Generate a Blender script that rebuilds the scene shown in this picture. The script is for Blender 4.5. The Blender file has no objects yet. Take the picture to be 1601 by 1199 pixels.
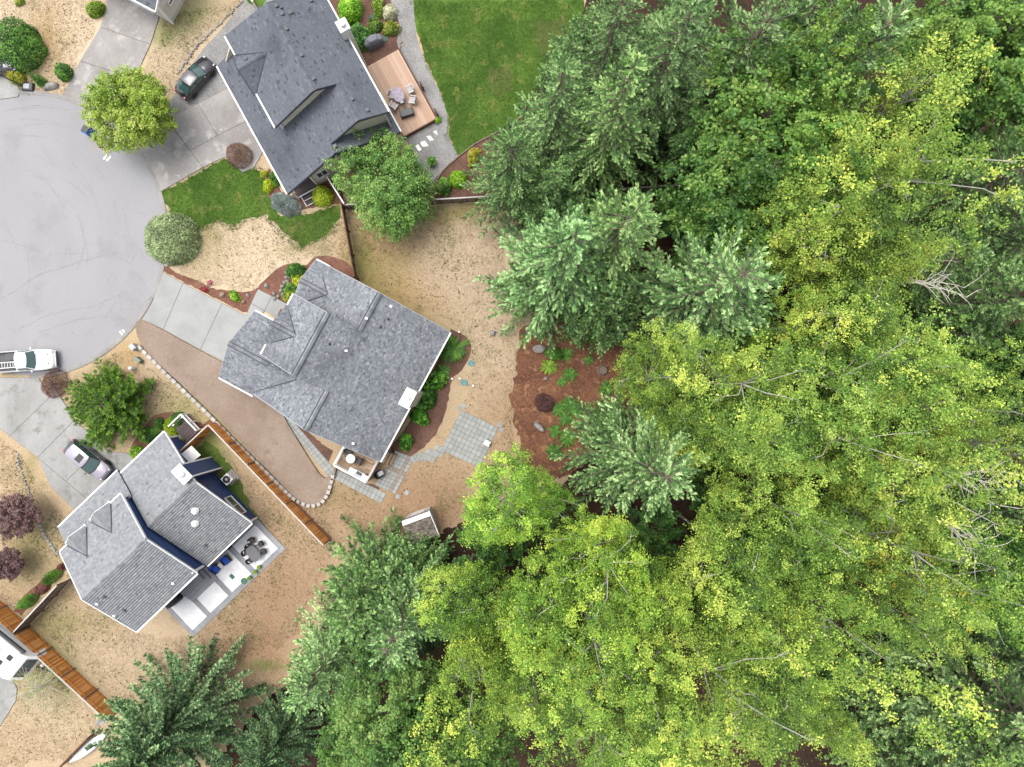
import bpy, math, random
import numpy as np
from mathutils import Vector, Matrix
from mathutils.geometry import tessellate_polygon

SC = bpy.context.scene
COL = SC.collection
R = math.radians

# ---------------------------------------------------------------- camera, sky, sun, exposure
CAM_H = 56.0
cam_d = bpy.data.cameras.new("camera")
cam = bpy.data.objects.new("camera", cam_d)
COL.objects.link(cam)
cam.location = (0, 0, CAM_H)
cam.rotation_euler = (0, 0, 0)
cam_d.sensor_width = 36.0
cam_d.lens = 24.0
cam_d.clip_end = 2000
SC.camera = cam

SUN_EL, SUN_AZ = 70.0, 305.0           # azimuth clockwise from +Y (picture up)
world = bpy.data.worlds.new("World")
SC.world = world
world.use_nodes = True
wn = world.node_tree
bg = wn.nodes["Background"]
sky = wn.nodes.new("ShaderNodeTexSky")
sky.sky_type = 'NISHITA'
sky.sun_disc = False
sky.sun_elevation = R(SUN_EL)
sky.sun_rotation = R(SUN_AZ)
sky.dust_density = 4.0
sky.ozone_density = 0.6
hs = wn.nodes.new("ShaderNodeHueSaturation")
hs.inputs["Saturation"].default_value = 0.30     # thin overcast: a whitened sky
wn.links.new(sky.outputs[0], hs.inputs["Color"])
wn.links.new(hs.outputs[0], bg.inputs[0])
bg.inputs[1].default_value = 0.15
sd = bpy.data.lights.new("sun", 'SUN')
sd.energy = 0.95
sd.angle = R(42)
sd.color = (1.0, 0.965, 0.91)
sun = bpy.data.objects.new("sun", sd)
COL.objects.link(sun)
dv = Vector((math.sin(R(SUN_AZ)) * math.cos(R(SUN_EL)), math.cos(R(SUN_AZ)) * math.cos(R(SUN_EL)), math.sin(R(SUN_EL))))
sun.rotation_euler = dv.to_track_quat('Z', 'Y').to_euler()
sun.location = dv * 120
SC.view_settings.view_transform = 'Standard'
SC.view_settings.look = 'None'
SC.view_settings.gamma = 1.0
SC.view_settings.use_curve_mapping = False
SC.view_settings.exposure = 1.2

# ---------------------------------------------------------------- helpers
GSD = 0.0525                            # metres on the ground per photograph pixel, for a camera 56 m up


def P(px, py, z=0.0):
    k = (CAM_H - z) / CAM_H * GSD
    return Vector(((px - 800.5) * k, (599.5 - py) * k, z))


def srgb(r, g, b, f=2.15):
    o = []
    for c in (r, g, b):
        c /= 255.0
        c = c / 12.92 if c <= 0.04045 else ((c + 0.055) / 1.055) ** 2.4
        o.append(min(0.9, c / f))
    return tuple(o)


def tag(o, label=None, cat=None, group=None, kind=None):
    if label: o["label"] = label
    if cat: o["category"] = cat
    if group: o["group"] = group
    if kind: o["kind"] = kind
    return o


def empty(name, loc, rz=0.0, label=None, cat=None, group=None):
    o = bpy.data.objects.new(name, None)
    o.empty_display_size = 0.3
    COL.objects.link(o)
    o.location = loc
    o.rotation_euler = (0, 0, rz)
    return tag(o, label, cat, group)


def kids(o):
    return [c for c in bpy.data.objects if c.parent == o]


CH = {}                                 # parent name -> children, so copies need no search


def adopt(o, parent):
    o.parent = parent
    CH.setdefault(parent.name, []).append(o)


def dup(root, loc, rz, scale=None, label=None):
    r = root.copy()
    COL.objects.link(r)
    r.location = loc
    r.rotation_euler = (0, 0, rz)
    if scale is not None: r.scale = scale
    if label: r["label"] = label
    for c in CH.get(root.name, []):
        k = c.copy()
        COL.objects.link(k)
        adopt(k, r)
        for g in CH.get(c.name, []):
            d = g.copy()
            COL.objects.link(d)
            adopt(d, k)
    return r


class MB:
    """collects geometry, links it as one mesh object"""
    def __init__(self):
        self.v = []; self.f = []; self.t = []
        self.arr = []

    def add(self, vs, fs, tone=0.5):
        n = len(self.v)
        self.v.extend([tuple(p) for p in vs])
        for k, f in enumerate(fs):
            self.f.append([n + i for i in f])
            self.t.append(tone)
        return self

    def box(self, c, s, rz=0.0, tone=0.5, taper=1.0, rx=0.0):
        hx, hy, hz = s[0] / 2, s[1] / 2, s[2] / 2
        m = Matrix.Rotation(rz, 3, 'Z') @ Matrix.Rotation(rx, 3, 'X')
        vs = []
        for z, k in ((-hz, 1.0), (hz, taper)):
            for x, y in ((-hx, -hy), (hx, -hy), (hx, hy), (-hx, hy)):
                vs.append(Vector(c) + m @ Vector((x * k, y * k, z)))
        return self.add(vs, [(3, 2, 1, 0), (4, 5, 6, 7), (0, 1, 5, 4), (1, 2, 6, 5), (2, 3, 7, 6), (3, 0, 4, 7)], tone)

    def bar(self, a, b, w, h, tone=0.5, up=Vector((0, 0, 1))):
        a = Vector(a); b = Vector(b)
        d = (b - a).normalized()
        s = d.cross(up)
        s = s.normalized() if s.length > 1e-5 else Vector((1, 0, 0))
        u = s.cross(d).normalized()
        vs = []
        for p in (a, b):
            for x, y in ((-w / 2, -h / 2), (w / 2, -h / 2), (w / 2, h / 2), (-w / 2, h / 2)):
                vs.append(p + s * x + u * y)
        return self.add(vs, [(0, 1, 2, 3), (7, 6, 5, 4), (0, 4, 5, 1), (1, 5, 6, 2), (2, 6, 7, 3), (3, 7, 4, 0)], tone)

    def prism(self, poly, z0, z1, tone=0.5):
        n = len(poly)
        vs = [(p[0], p[1], z0) for p in poly] + [(p[0], p[1], z1) for p in poly]
        tris = tessellate_polygon([[Vector((p[0], p[1], 0)) for p in poly]])
        area = sum(poly[i][0] * poly[(i + 1) % n][1] - poly[(i + 1) % n][0] * poly[i][1] for i in range(n))
        fs = []
        for t in tris:
            a, b, c = (Vector((poly[i][0], poly[i][1])) for i in t)
            ccw = (b - a).cross(c - a) > 0
            t = t if ccw else (t[0], t[2], t[1])
            fs.append([n + i for i in t])
            fs.append([t[2], t[1], t[0]])
        for i in range(n):
            j = (i + 1) % n
            fs.append([i, j, n + j, n + i] if area > 0 else [j, i, n + i, n + j])
        return self.add(vs, fs, tone)

    def tube(self, path, radii, n=6, tone=0.5, cap=True):
        path = [Vector(p) for p in path]
        vs, fs = [], []
        for i, p in enumerate(path):
            d = (path[min(i + 1, len(path) - 1)] - path[max(i - 1, 0)]).normalized()
            a = d.cross(Vector((0, 0, 1)))
            a = a.normalized() if a.length > 1e-3 else Vector((1, 0, 0))
            b = d.cross(a)
            r = radii[i] if hasattr(radii, '__len__') else radii
            for k in range(n):
                t = 2 * math.pi * k / n
                vs.append(p + a * (r * math.cos(t)) + b * (r * math.sin(t)))
        for i in range(len(path) - 1):
            for k in range(n):
                k2 = (k + 1) % n
                fs.append((i * n + k, i * n + k2, (i + 1) * n + k2, (i + 1) * n + k))
        if cap:
            fs.append(tuple(range(n - 1, -1, -1)))
            fs.append(tuple(range((len(path) - 1) * n, len(path) * n)))
        return self.add(vs, [f[::-1] for f in fs], tone)

    def lathe(self, prof, c=(0, 0, 0), n=14, tone=0.5, sx=1.0, sy=1.0):
        vs, fs = [], []
        for r, z in prof:
            for k in range(n):
                t = 2 * math.pi * k / n
                vs.append((c[0] + r * sx * math.cos(t), c[1] + r * sy * math.sin(t), c[2] + z))
        m = len(prof)
        for i in range(m - 1):
            for k in range(n):
                k2 = (k + 1) % n
                fs.append((i * n + k, i * n + k2, (i + 1) * n + k2, (i + 1) * n + k))
        fs.append(tuple(range(n - 1, -1, -1)))
        fs.append(tuple(range((m - 1) * n, m * n)))
        return self.add(vs, fs, tone)

    def build(self, name, mat, parent=None, kind=None, smooth=False, org=None, bevel=0.0):
        me = bpy.data.meshes.new(name)
        if org is not None:
            o3 = Vector(org)
            self.v = [(p[0] - o3.x, p[1] - o3.y, p[2] - o3.z) for p in self.v]
        me.from_pydata(self.v, [], self.f)
        a = me.attributes.new("tone", 'FLOAT', 'FACE')
        a.data.foreach_set("value", self.t)
        if smooth:
            me.polygons.foreach_set("use_smooth", [True] * len(me.polygons))
        me.materials.append(mat)
        o = bpy.data.objects.new(name, me)
        COL.objects.link(o)
        if bevel:
            b = o.modifiers.new("bevel", 'BEVEL'); b.width = bevel; b.segments = 2; b.limit_method = 'ANGLE'
        if parent is not None: adopt(o, parent)
        elif org is not None: o.location = org
        if kind: o["kind"] = kind
        return o


def mesh_np(name, V, F, tone, mat, smooth=False):
    """V (n,3), F (m,k) k = 3 or 4, tone (m,)"""
    me = bpy.data.meshes.new(name)
    k = F.shape[1]
    me.vertices.add(len(V)); me.vertices.foreach_set("co", V.astype(np.float32).ravel())
    me.loops.add(F.size); me.loops.foreach_set("vertex_index", F.astype(np.int32).ravel())
    me.polygons.add(len(F))
    me.polygons.foreach_set("loop_start", np.arange(0, F.size, k, dtype=np.int32))
    me.polygons.foreach_set("loop_total", np.full(len(F), k, dtype=np.int32))
    a = me.attributes.new("tone", 'FLOAT', 'FACE')
    a.data.foreach_set("value", np.asarray(tone, dtype=np.float32))
    me.update(calc_edges=True)
    me.materials.append(mat)
    return me


def link(name, me, parent=None, loc=None, kind=None):
    o = bpy.data.objects.new(name, me)
    COL.objects.link(o)
    if parent is not None: adopt(o, parent)
    if loc is not None: o.location = loc
    if kind: o["kind"] = kind
    return o


# ---------------------------------------------------------------- materials
def _nt(name):
    m = bpy.data.materials.new(name)
    m.use_nodes = True
    nt = m.node_tree
    return m, nt, nt.nodes["Principled BSDF"]


def _mix(nt, a, b, fac, mode='MIX'):
    n = nt.nodes.new("ShaderNodeMix"); n.data_type = 'RGBA'; n.blend_type = mode
    for s, v in ((n.inputs[0], fac), (n.inputs[6], a), (n.inputs[7], b)):
        if hasattr(v, "links") or isinstance(v, bpy.types.NodeSocket): nt.links.new(v, s)
        elif isinstance(v, (int, float)): s.default_value = v
        else: s.default_value = (*v[:3], 1)
    return n.outputs[2]


def _noise(nt, scale, detail=4.0, rough=0.55, stretch=None):
    tc = nt.nodes.new("ShaderNodeTexCoord")
    src = tc.outputs["Object"]
    if stretch:
        mp = nt.nodes.new("ShaderNodeMapping"); mp.inputs["Scale"].default_value = stretch
        nt.links.new(src, mp.inputs[0]); src = mp.outputs[0]
    n = nt.nodes.new("ShaderNodeTexNoise")
    n.inputs["Scale"].default_value = scale; n.inputs["Detail"].default_value = detail; n.inputs["Roughness"].default_value = rough
    nt.links.new(src, n.inputs["Vector"])
    return n.outputs["Fac"]


def _ramp(nt, fac, lo, hi):
    n = nt.nodes.new("ShaderNodeMapRange"); n.clamp = True
    n.inputs[1].default_value = lo; n.inputs[2].default_value = hi
    nt.links.new(fac, n.inputs[0])
    return n.outputs[0]


def _attr(nt, name):
    n = nt.nodes.new("ShaderNodeAttribute"); n.attribute_name = name
    return n


def mat_plain(name, c, rough=0.6, metal=0.0, spec=0.4, var=0.12, scale=3.0, bump=0.0, coat=0.0):
    m, nt, b = _nt(name)
    f = _noise(nt, scale, 5)
    lo = tuple(x * (1 - var) for x in c); hi = tuple(min(0.92, x * (1 + var)) for x in c)
    nt.links.new(_mix(nt, lo, hi, _ramp(nt, f, .3, .7)), b.inputs["Base Color"])
    b.inputs["Roughness"].default_value = rough; b.inputs["Metallic"].default_value = metal
    b.inputs["Specular IOR Level"].default_value = spec
    b.inputs["Coat Weight"].default_value = coat
    if bump:
        bn = nt.nodes.new("ShaderNodeBump"); bn.inputs["Strength"].default_value = bump; bn.inputs["Distance"].default_value = .02
        nt.links.new(_noise(nt, scale * 9, 3), bn.inputs["Height"]); nt.links.new(bn.outputs[0], b.inputs["Normal"])
    return m


def mat_surf(name, c1, c2, c3=None, big=0.25, fine=6.0, speck=None, speck_c=None, bump=0.3, rough=0.9, bigband=(.38, .62), fineamt=0.35, stretch=None, specks=(.62, .7)):
    """ground-like surface: broad patches of two colours, fine mottling, optional specks"""
    m, nt, b = _nt(name)
    col = _mix(nt, c1, c2, _ramp(nt, _noise(nt, big, 6, .6, stretch), *bigband))
    if c3 is not None:
        col = _mix(nt, col, c3, _ramp(nt, _noise(nt, big * 2.7, 5, .6), .55, .68))
    f = _noise(nt, fine, 6, .7)
    dk = nt.nodes.new("ShaderNodeMapRange")
    dk.inputs[1].default_value = .3; dk.inputs[2].default_value = .7
    dk.inputs[3].default_value = 1 - fineamt; dk.inputs[4].default_value = 1 + fineamt
    nt.links.new(f, dk.inputs[0])
    vm = nt.nodes.new("ShaderNodeVectorMath"); vm.operation = 'SCALE'
    nt.links.new(col, vm.inputs[0]); nt.links.new(dk.outputs[0], vm.inputs["Scale"])
    col = vm.outputs[0]
    if speck:
        s = _ramp(nt, _noise(nt, speck, 2, .5), *specks)
        col = _mix(nt, col, speck_c, s)
    nt.links.new(col, b.inputs["Base Color"])
    b.inputs["Roughness"].default_value = rough
    b.inputs["Specular IOR Level"].default_value = 0.2
    bn = nt.nodes.new("ShaderNodeBump"); bn.inputs["Strength"].default_value = bump; bn.inputs["Distance"].default_value = .03
    nt.links.new(_noise(nt, fine * 2, 4, .7), bn.inputs["Height"]); nt.links.new(bn.outputs[0], b.inputs["Normal"])
    return m


def mat_tone(name, c_lo, c_hi, rough=0.8, fine=14.0, fineamt=.2, spec=.3, big=0.0, bump=.2, mid=None):
    """colour of each piece follows its own 'tone' value"""
    m, nt, b = _nt(name)
    t = _attr(nt, "tone").outputs["Fac"]
    if mid is None:
        col = _mix(nt, c_lo, c_hi, t)
    else:
        col = _mix(nt, c_lo, mid, _ramp(nt, t, 0, .5))
        col = _mix(nt, col, c_hi, _ramp(nt, t, .5, 1))
    dk = nt.nodes.new("ShaderNodeMapRange")
    dk.inputs[1].default_value = .3; dk.inputs[2].default_value = .7
    dk.inputs[3].default_value = 1 - fineamt; dk.inputs[4].default_value = 1 + fineamt
    nt.links.new(_noise(nt, fine, 4, .7), dk.inputs[0])
    vm = nt.nodes.new("ShaderNodeVectorMath"); vm.operation = 'SCALE'
    nt.links.new(col, vm.inputs[0]); nt.links.new(dk.outputs[0], vm.inputs["Scale"])
    col = vm.outputs[0]
    if big:
        col = _mix(nt, col, tuple(x * .72 for x in c_lo), _ramp(nt, _noise(nt, big, 6, .65), .5, .8))
    nt.links.new(col, b.inputs["Base Color"])
    b.inputs["Roughness"].default_value = rough; b.inputs["Specular IOR Level"].default_value = spec
    if bump:
        bn = nt.nodes.new("ShaderNodeBump"); bn.inputs["Strength"].default_value = bump; bn.inputs["Distance"].default_value = .01
        nt.links.new(_noise(nt, 60, 3, .7), bn.inputs["Height"]); nt.links.new(bn.outputs[0], b.inputs["Normal"])
    return m


def mat_leaf(name, c_lo, c_mid, c_hi, trans=0.25, rough=.55, spec=.35):
    """leaf colour: own tone of each leaf, tinted by the object's colour"""
    m, nt, b = _nt(name)
    t = _attr(nt, "tone").outputs["Fac"]
    col = _mix(nt, c_lo, c_mid, _ramp(nt, t, 0, .5))
    col = _mix(nt, col, c_hi, _ramp(nt, t, .5, 1))
    oi = nt.nodes.new("ShaderNodeObjectInfo")
    col = _mix(nt, col, oi.outputs["Color"], 1.0, 'MULTIPLY')
    nt.links.new(col, b.inputs["Base Color"])
    b.inputs["Roughness"].default_value = rough; b.inputs["Specular IOR Level"].default_value = spec
    tr = nt.nodes.new("ShaderNodeBsdfTranslucent")
    nt.links.new(col, tr.inputs[0])
    mx = nt.nodes.new("ShaderNodeMixShader"); mx.inputs[0].default_value = trans
    out = nt.nodes["Material Output"]
    nt.links.new(b.outputs[0], mx.inputs[1]); nt.links.new(tr.outputs[0], mx.inputs[2]); nt.links.new(mx.outputs[0], out.inputs[0])
    return m


def mat_glass(name, c=(.03, .045, .05)):
    m, nt, b = _nt(name)
    f = _noise(nt, 1.5, 2)
    nt.links.new(_mix(nt, c, tuple(x * 1.6 for x in c), f), b.inputs["Base Color"])
    b.inputs["Roughness"].default_value = .06; b.inputs["Specular IOR Level"].default_value = .8
    b.inputs["Coat Weight"].default_value = .5
    return m


M = {}
M['white'] = mat_plain("white_paint", (.66, .66, .65), .5, var=.04)
M['white_d'] = mat_plain("white_dusty_paint", (.62, .61, .58), .6, var=.08)
M['cream'] = mat_tone("cream_siding", (.46, .43, .34), (.56, .53, .43), .65, bump=0, fineamt=.08)
M['navy'] = mat_tone("navy_siding", (.028, .050, .135), (.040, .070, .18), .45, bump=0, fineamt=.1)
M['beige'] = mat_tone("beige_siding", (.42, .40, .36), (.5, .48, .44), .65, bump=0, fineamt=.08)
M['black'] = mat_plain("black_plastic", (.014, .014, .016), .45, var=.2)
M['dark'] = mat_plain("dark_metal", (.04, .042, .046), .45, var=.2)
M['grey'] = mat_plain("grey_metal", (.30, .31, .32), .5, var=.12)
M['steel'] = mat_plain("galvanised_steel", (.55, .56, .58), .35, metal=.7, var=.1)
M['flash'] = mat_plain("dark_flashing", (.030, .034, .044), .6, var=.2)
M['glass'] = mat_glass("window_glass")
M['shA'] = mat_tone("slate_blue_shingle", srgb(88, 92, 101), srgb(146, 151, 162), big=.25, mid=srgb(118, 123, 133))
M['shB'] = mat_tone("grey_blend_shingle", srgb(112, 116, 123), srgb(196, 199, 204), big=.3, mid=srgb(154, 159, 166))
M['shC'] = mat_tone("light_grey_shingle", srgb(62, 64, 68), srgb(196, 199, 202), mid=srgb(156, 159, 163))
M['shS'] = mat_tone("brown_grey_shingle", srgb(98, 90, 84), srgb(170, 156, 144))
M['deckA'] = mat_tone("salmon_deck_board", srgb(222, 182, 154), srgb(244, 210, 184), rough=.7, bump=0, fineamt=.08)
M['deckB'] = mat_tone("weathered_deck_board", srgb(176, 142, 110), srgb(226, 198, 168), rough=.75, fineamt=.12)
M['brownwood'] = mat_tone("brown_stained_wood", srgb(112, 78, 66), srgb(140, 98, 82), rough=.7)
M['porch'] = mat_tone("brown_porch_board", srgb(96, 82, 84), srgb(120, 104, 104), rough=.7, fineamt=.1)
M['cedar'] = mat_tone("orange_cedar_board", (.38, .14, .030), (.74, .38, .13), rough=.7, fineamt=.2, mid=(.56, .235, .06))
M['oldwood'] = mat_tone("weathered_fence_board", srgb(112, 92, 80), srgb(190, 172, 156), rough=.8, fineamt=.2)
M['capwood'] = mat_plain("bleached_fence_rail", srgb(232, 226, 218), .7, var=.1)
M['rust'] = mat_plain("rust_brown_wood", srgb(146, 84, 52), .75, var=.2)
M['concrete'] = mat_surf("pale_concrete", srgb(188, 189, 187), srgb(200, 201, 198), big=.6, fine=9, fineamt=.07, bump=.12)
M['concreteA'] = mat_surf("stained_concrete", srgb(174, 169, 166), srgb(200, 196, 192), srgb(222, 216, 210), big=.28, fine=7, fineamt=.13, bump=.15, speck=3.2, speck_c=srgb(216, 210, 206), specks=(.68, .74))
M['concreteC'] = mat_surf("mossy_concrete", srgb(180, 179, 174), srgb(203, 202, 199), srgb(164, 163, 157), big=.35, fine=7, fineamt=.12, bump=.15, stretch=(1, .45, 1))
M['road'] = mat_surf("weathered_asphalt", srgb(184, 183, 185), srgb(192, 191, 194), srgb(180, 178, 180), big=.12, fine=16, fineamt=.14, bump=.3, stretch=(1, .6, 1))
M['tar'] = mat_surf("tar_patch", srgb(181, 180, 181), srgb(189, 188, 189), big=.6, fine=12, fineamt=.12)
M['crack'] = mat_plain("asphalt_crack_fill", srgb(176, 174, 176), .9, var=.15)
M['kerb'] = mat_surf("kerb_concrete", srgb(172, 169, 166), srgb(192, 188, 184), big=.5, fine=8, fineamt=.14)
M['paint'] = mat_plain("white_road_paint", (.78, .78, .77), .6, var=.05)
M['gravelA'] = mat_surf("grey_gravel", srgb(164, 162, 160), srgb(186, 184, 182), big=.5, fine=9, fineamt=.42, bump=.8)
M['gravelB'] = mat_surf("tan_crushed_rock", srgb(172, 150, 133), srgb(186, 166, 150), srgb(164, 143, 127), big=.25, fine=8, fineamt=.2, bump=.5)
M['mulch'] = mat_surf("red_brown_mulch", srgb(124, 84, 66), srgb(154, 108, 82), srgb(186, 140, 104), big=.45, fine=5, fineamt=.5, bump=.8, speck=4.0, speck_c=srgb(190, 150, 112), specks=(.66, .72))
M['bed'] = mat_surf("dark_bark_bed", srgb(116, 86, 74), srgb(142, 108, 94), big=.6, fine=6, fineamt=.4, bump=.7)
M['redbed'] = mat_surf("red_bark_bed", srgb(136, 94, 78), srgb(160, 116, 98), big=.6, fine=6, fineamt=.4, bump=.7)
M['forest'] = mat_surf("forest_floor", srgb(66, 48, 38), srgb(84, 60, 46), srgb(54, 58, 34), big=.3, fine=4, fineamt=.5, bump=.8)
M['lawn'] = mat_surf("green_turf", srgb(78, 116, 42), srgb(112, 148, 60), srgb(150, 158, 82), big=.3, fine=7, fineamt=.34, bump=.8)
M['lawn2'] = mat_surf("thin_green_turf", srgb(84, 118, 44), srgb(120, 140, 66), srgb(150, 146, 84), big=.5, fine=6, fineamt=.3, bump=.8)
M['wpatio'] = mat_surf("white_exposed_aggregate", (.56, .56, .57), (.66, .66, .67), big=.8, fine=8, fineamt=.09, bump=.2)
M['gpatio'] = mat_surf("grey_stamped_concrete", srgb(176, 177, 182), srgb(194, 195, 200), big=.8, fine=6, fineamt=.12, bump=.2)
M['dpatio'] = mat_surf("dark_stamped_concrete", srgb(184, 184, 189), srgb(200, 200, 205), big=.8, fine=6, fineamt=.12, bump=.2)
M['paver'] = mat_tone("grey_paver", srgb(182, 185, 181), srgb(202, 205, 201), rough=.85, fineamt=.12)
M['paver_r'] = mat_tone("red_paver", srgb(172, 158, 148), srgb(190, 174, 164), rough=.85, fineamt=.12)
M['joint'] = mat_plain("sand_joint", srgb(128, 120, 106), .95, var=.15, scale=6)
M['block'] = mat_tone("cast_wall_block", srgb(190, 182, 172), srgb(234, 228, 220), rough=.85, fineamt=.12)
M['rock'] = mat_surf("pale_rock", srgb(160, 156, 150), srgb(206, 202, 196), big=1.5, fine=7, fineamt=.25, bump=.6)
M['brownrock'] = mat_surf("tan_rock", srgb(170, 140, 120), srgb(200, 176, 156), big=1.5, fine=7, fineamt=.25, bump=.6)
M['stump'] = mat_tone("cut_wood", srgb(120, 104, 92), srgb(176, 160, 146), fineamt=.2)
M['bark'] = mat_plain("grey_brown_bark", (.14, .11, .085), .9, var=.3, scale=5)
M['alderbark'] = mat_plain("pale_alder_bark", (.40, .38, .34), .85, var=.25, scale=4)
M['deadbark'] = mat_plain("bleached_dead_wood", (.50, .46, .40), .85, var=.2, scale=4)
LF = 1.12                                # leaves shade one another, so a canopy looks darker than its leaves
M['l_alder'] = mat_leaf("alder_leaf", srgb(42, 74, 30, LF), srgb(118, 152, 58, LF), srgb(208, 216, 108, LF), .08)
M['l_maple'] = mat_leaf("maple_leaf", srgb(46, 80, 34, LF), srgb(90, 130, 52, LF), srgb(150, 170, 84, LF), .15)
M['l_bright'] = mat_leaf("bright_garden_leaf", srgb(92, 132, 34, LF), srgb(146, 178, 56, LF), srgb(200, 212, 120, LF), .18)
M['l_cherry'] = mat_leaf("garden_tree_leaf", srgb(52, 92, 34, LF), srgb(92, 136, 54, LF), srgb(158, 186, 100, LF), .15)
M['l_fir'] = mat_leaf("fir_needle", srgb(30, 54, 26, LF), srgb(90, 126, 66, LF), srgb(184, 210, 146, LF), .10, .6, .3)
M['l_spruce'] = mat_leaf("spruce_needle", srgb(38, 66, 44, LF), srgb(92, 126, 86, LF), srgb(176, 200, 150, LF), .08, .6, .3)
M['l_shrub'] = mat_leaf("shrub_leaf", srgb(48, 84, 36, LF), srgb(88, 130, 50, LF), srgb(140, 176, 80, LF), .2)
M['l_white'] = mat_leaf("neutral_leaf", srgb(150, 150, 150, LF), srgb(200, 200, 200, LF), srgb(240, 240, 240, LF), .2)
M['g_dry'] = mat_leaf("dry_grass_blade", srgb(186, 158, 120), srgb(214, 188, 150), srgb(236, 214, 180), .3, .8, .1)
M['g_green'] = mat_leaf("green_grass_blade", srgb(72, 108, 36), srgb(104, 144, 54), srgb(152, 170, 84), .3, .8, .1)
M['g_weed'] = mat_leaf("weed_leaf", srgb(84, 84, 44), srgb(112, 106, 62), srgb(128, 130, 72), .2, .8, .1)

# ================================================================ SETTING: ground, road, drives, lawns, beds
rng = random.Random(7)


def smooth_px(pts, n=6):
    """closed Catmull-Rom through the points"""
    out = []
    k = len(pts)
    for i in range(k):
        p0, p1, p2, p3 = pts[i - 1], pts[i], pts[(i + 1) % k], pts[(i + 2) % k]
        for j in range(n):
            t = j / n
            out.append(tuple(.5 * (2 * p1[a] + (p2[a] - p0[a]) * t + (2 * p0[a] - 5 * p1[a] + 4 * p2[a] - p3[a]) * t * t + (3 * p1[a] - p0[a] - 3 * p2[a] + p3[a]) * t ** 3) for a in (0, 1)))
    return out


def ragged(pts, step=6.0, amp=2.0, seed=1):
    r = random.Random(seed)
    out = []
    for i in range(len(pts)):
        a, b = pts[i], pts[(i + 1) % len(pts)]
        n = max(1, int(math.dist(a, b) / step))
        for j in range(n):
            t = j / n
            out.append((a[0] + (b[0] - a[0]) * t + r.uniform(-amp, amp), a[1] + (b[1] - a[1]) * t + r.uniform(-amp, amp)))
    return out


def sheet(name, pts, z, mat, sm=False, rag=0.0, thick=0.0, kind="structure", parent=None):
    if sm: pts = smooth_px(pts)
    if rag: pts = ragged(pts, 5.0, rag, len(name) + len(pts))
    w = [P(*p) for p in pts]
    mb = MB()
    if thick: mb.prism([(p.x, p.y) for p in w], z - thick, z)
    else:
        fs = []
        for t in tessellate_polygon([w]):
            a, b, c = (w[i] for i in t)
            fs.append(t if (b - a).cross(c - a).z > 0 else (t[0], t[2], t[1]))
        mb.add([(p.x, p.y, z) for p in w], fs)
    return mb.build(name, mat, parent, kind)


def inset(poly, d):
    n = len(poly)
    ar = sum(poly[i][0] * poly[(i + 1) % n][1] - poly[(i + 1) % n][0] * poly[i][1] for i in range(n))
    if ar < 0: poly = poly[::-1]
    out = []
    for i in range(n):
        p0, p1, p2 = Vector(poly[i - 1][:2]), Vector(poly[i][:2]), Vector(poly[(i + 1) % n][:2])
        a = (p1 - p0).normalized(); b = (p2 - p1).normalized()
        na = Vector((-a.y, a.x)); nb = Vector((-b.y, b.x))
        m = (na + nb)
        m = m / max(.3, m.dot(na))
        out.append(tuple(p1 + m * d))
    return out


def slabs(name, polys, mat, z=.06, gap=.018, part="slab", base=None):
    """a paved area: one bedding sheet, each slab a part of its own"""
    b = MB()
    for pl in polys:
        w = [P(*p) for p in pl]
        b.prism([(p.x, p.y) for p in w], z - .055, z - .02)
    root = b.build(name, M['joint'], None, "structure")
    for pl in polys:
        w = [P(*p) for p in pl]
        MB().prism(inset([(p.x, p.y) for p in w], gap), z - .05, z).build(part, mat, root)
    return root


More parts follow.
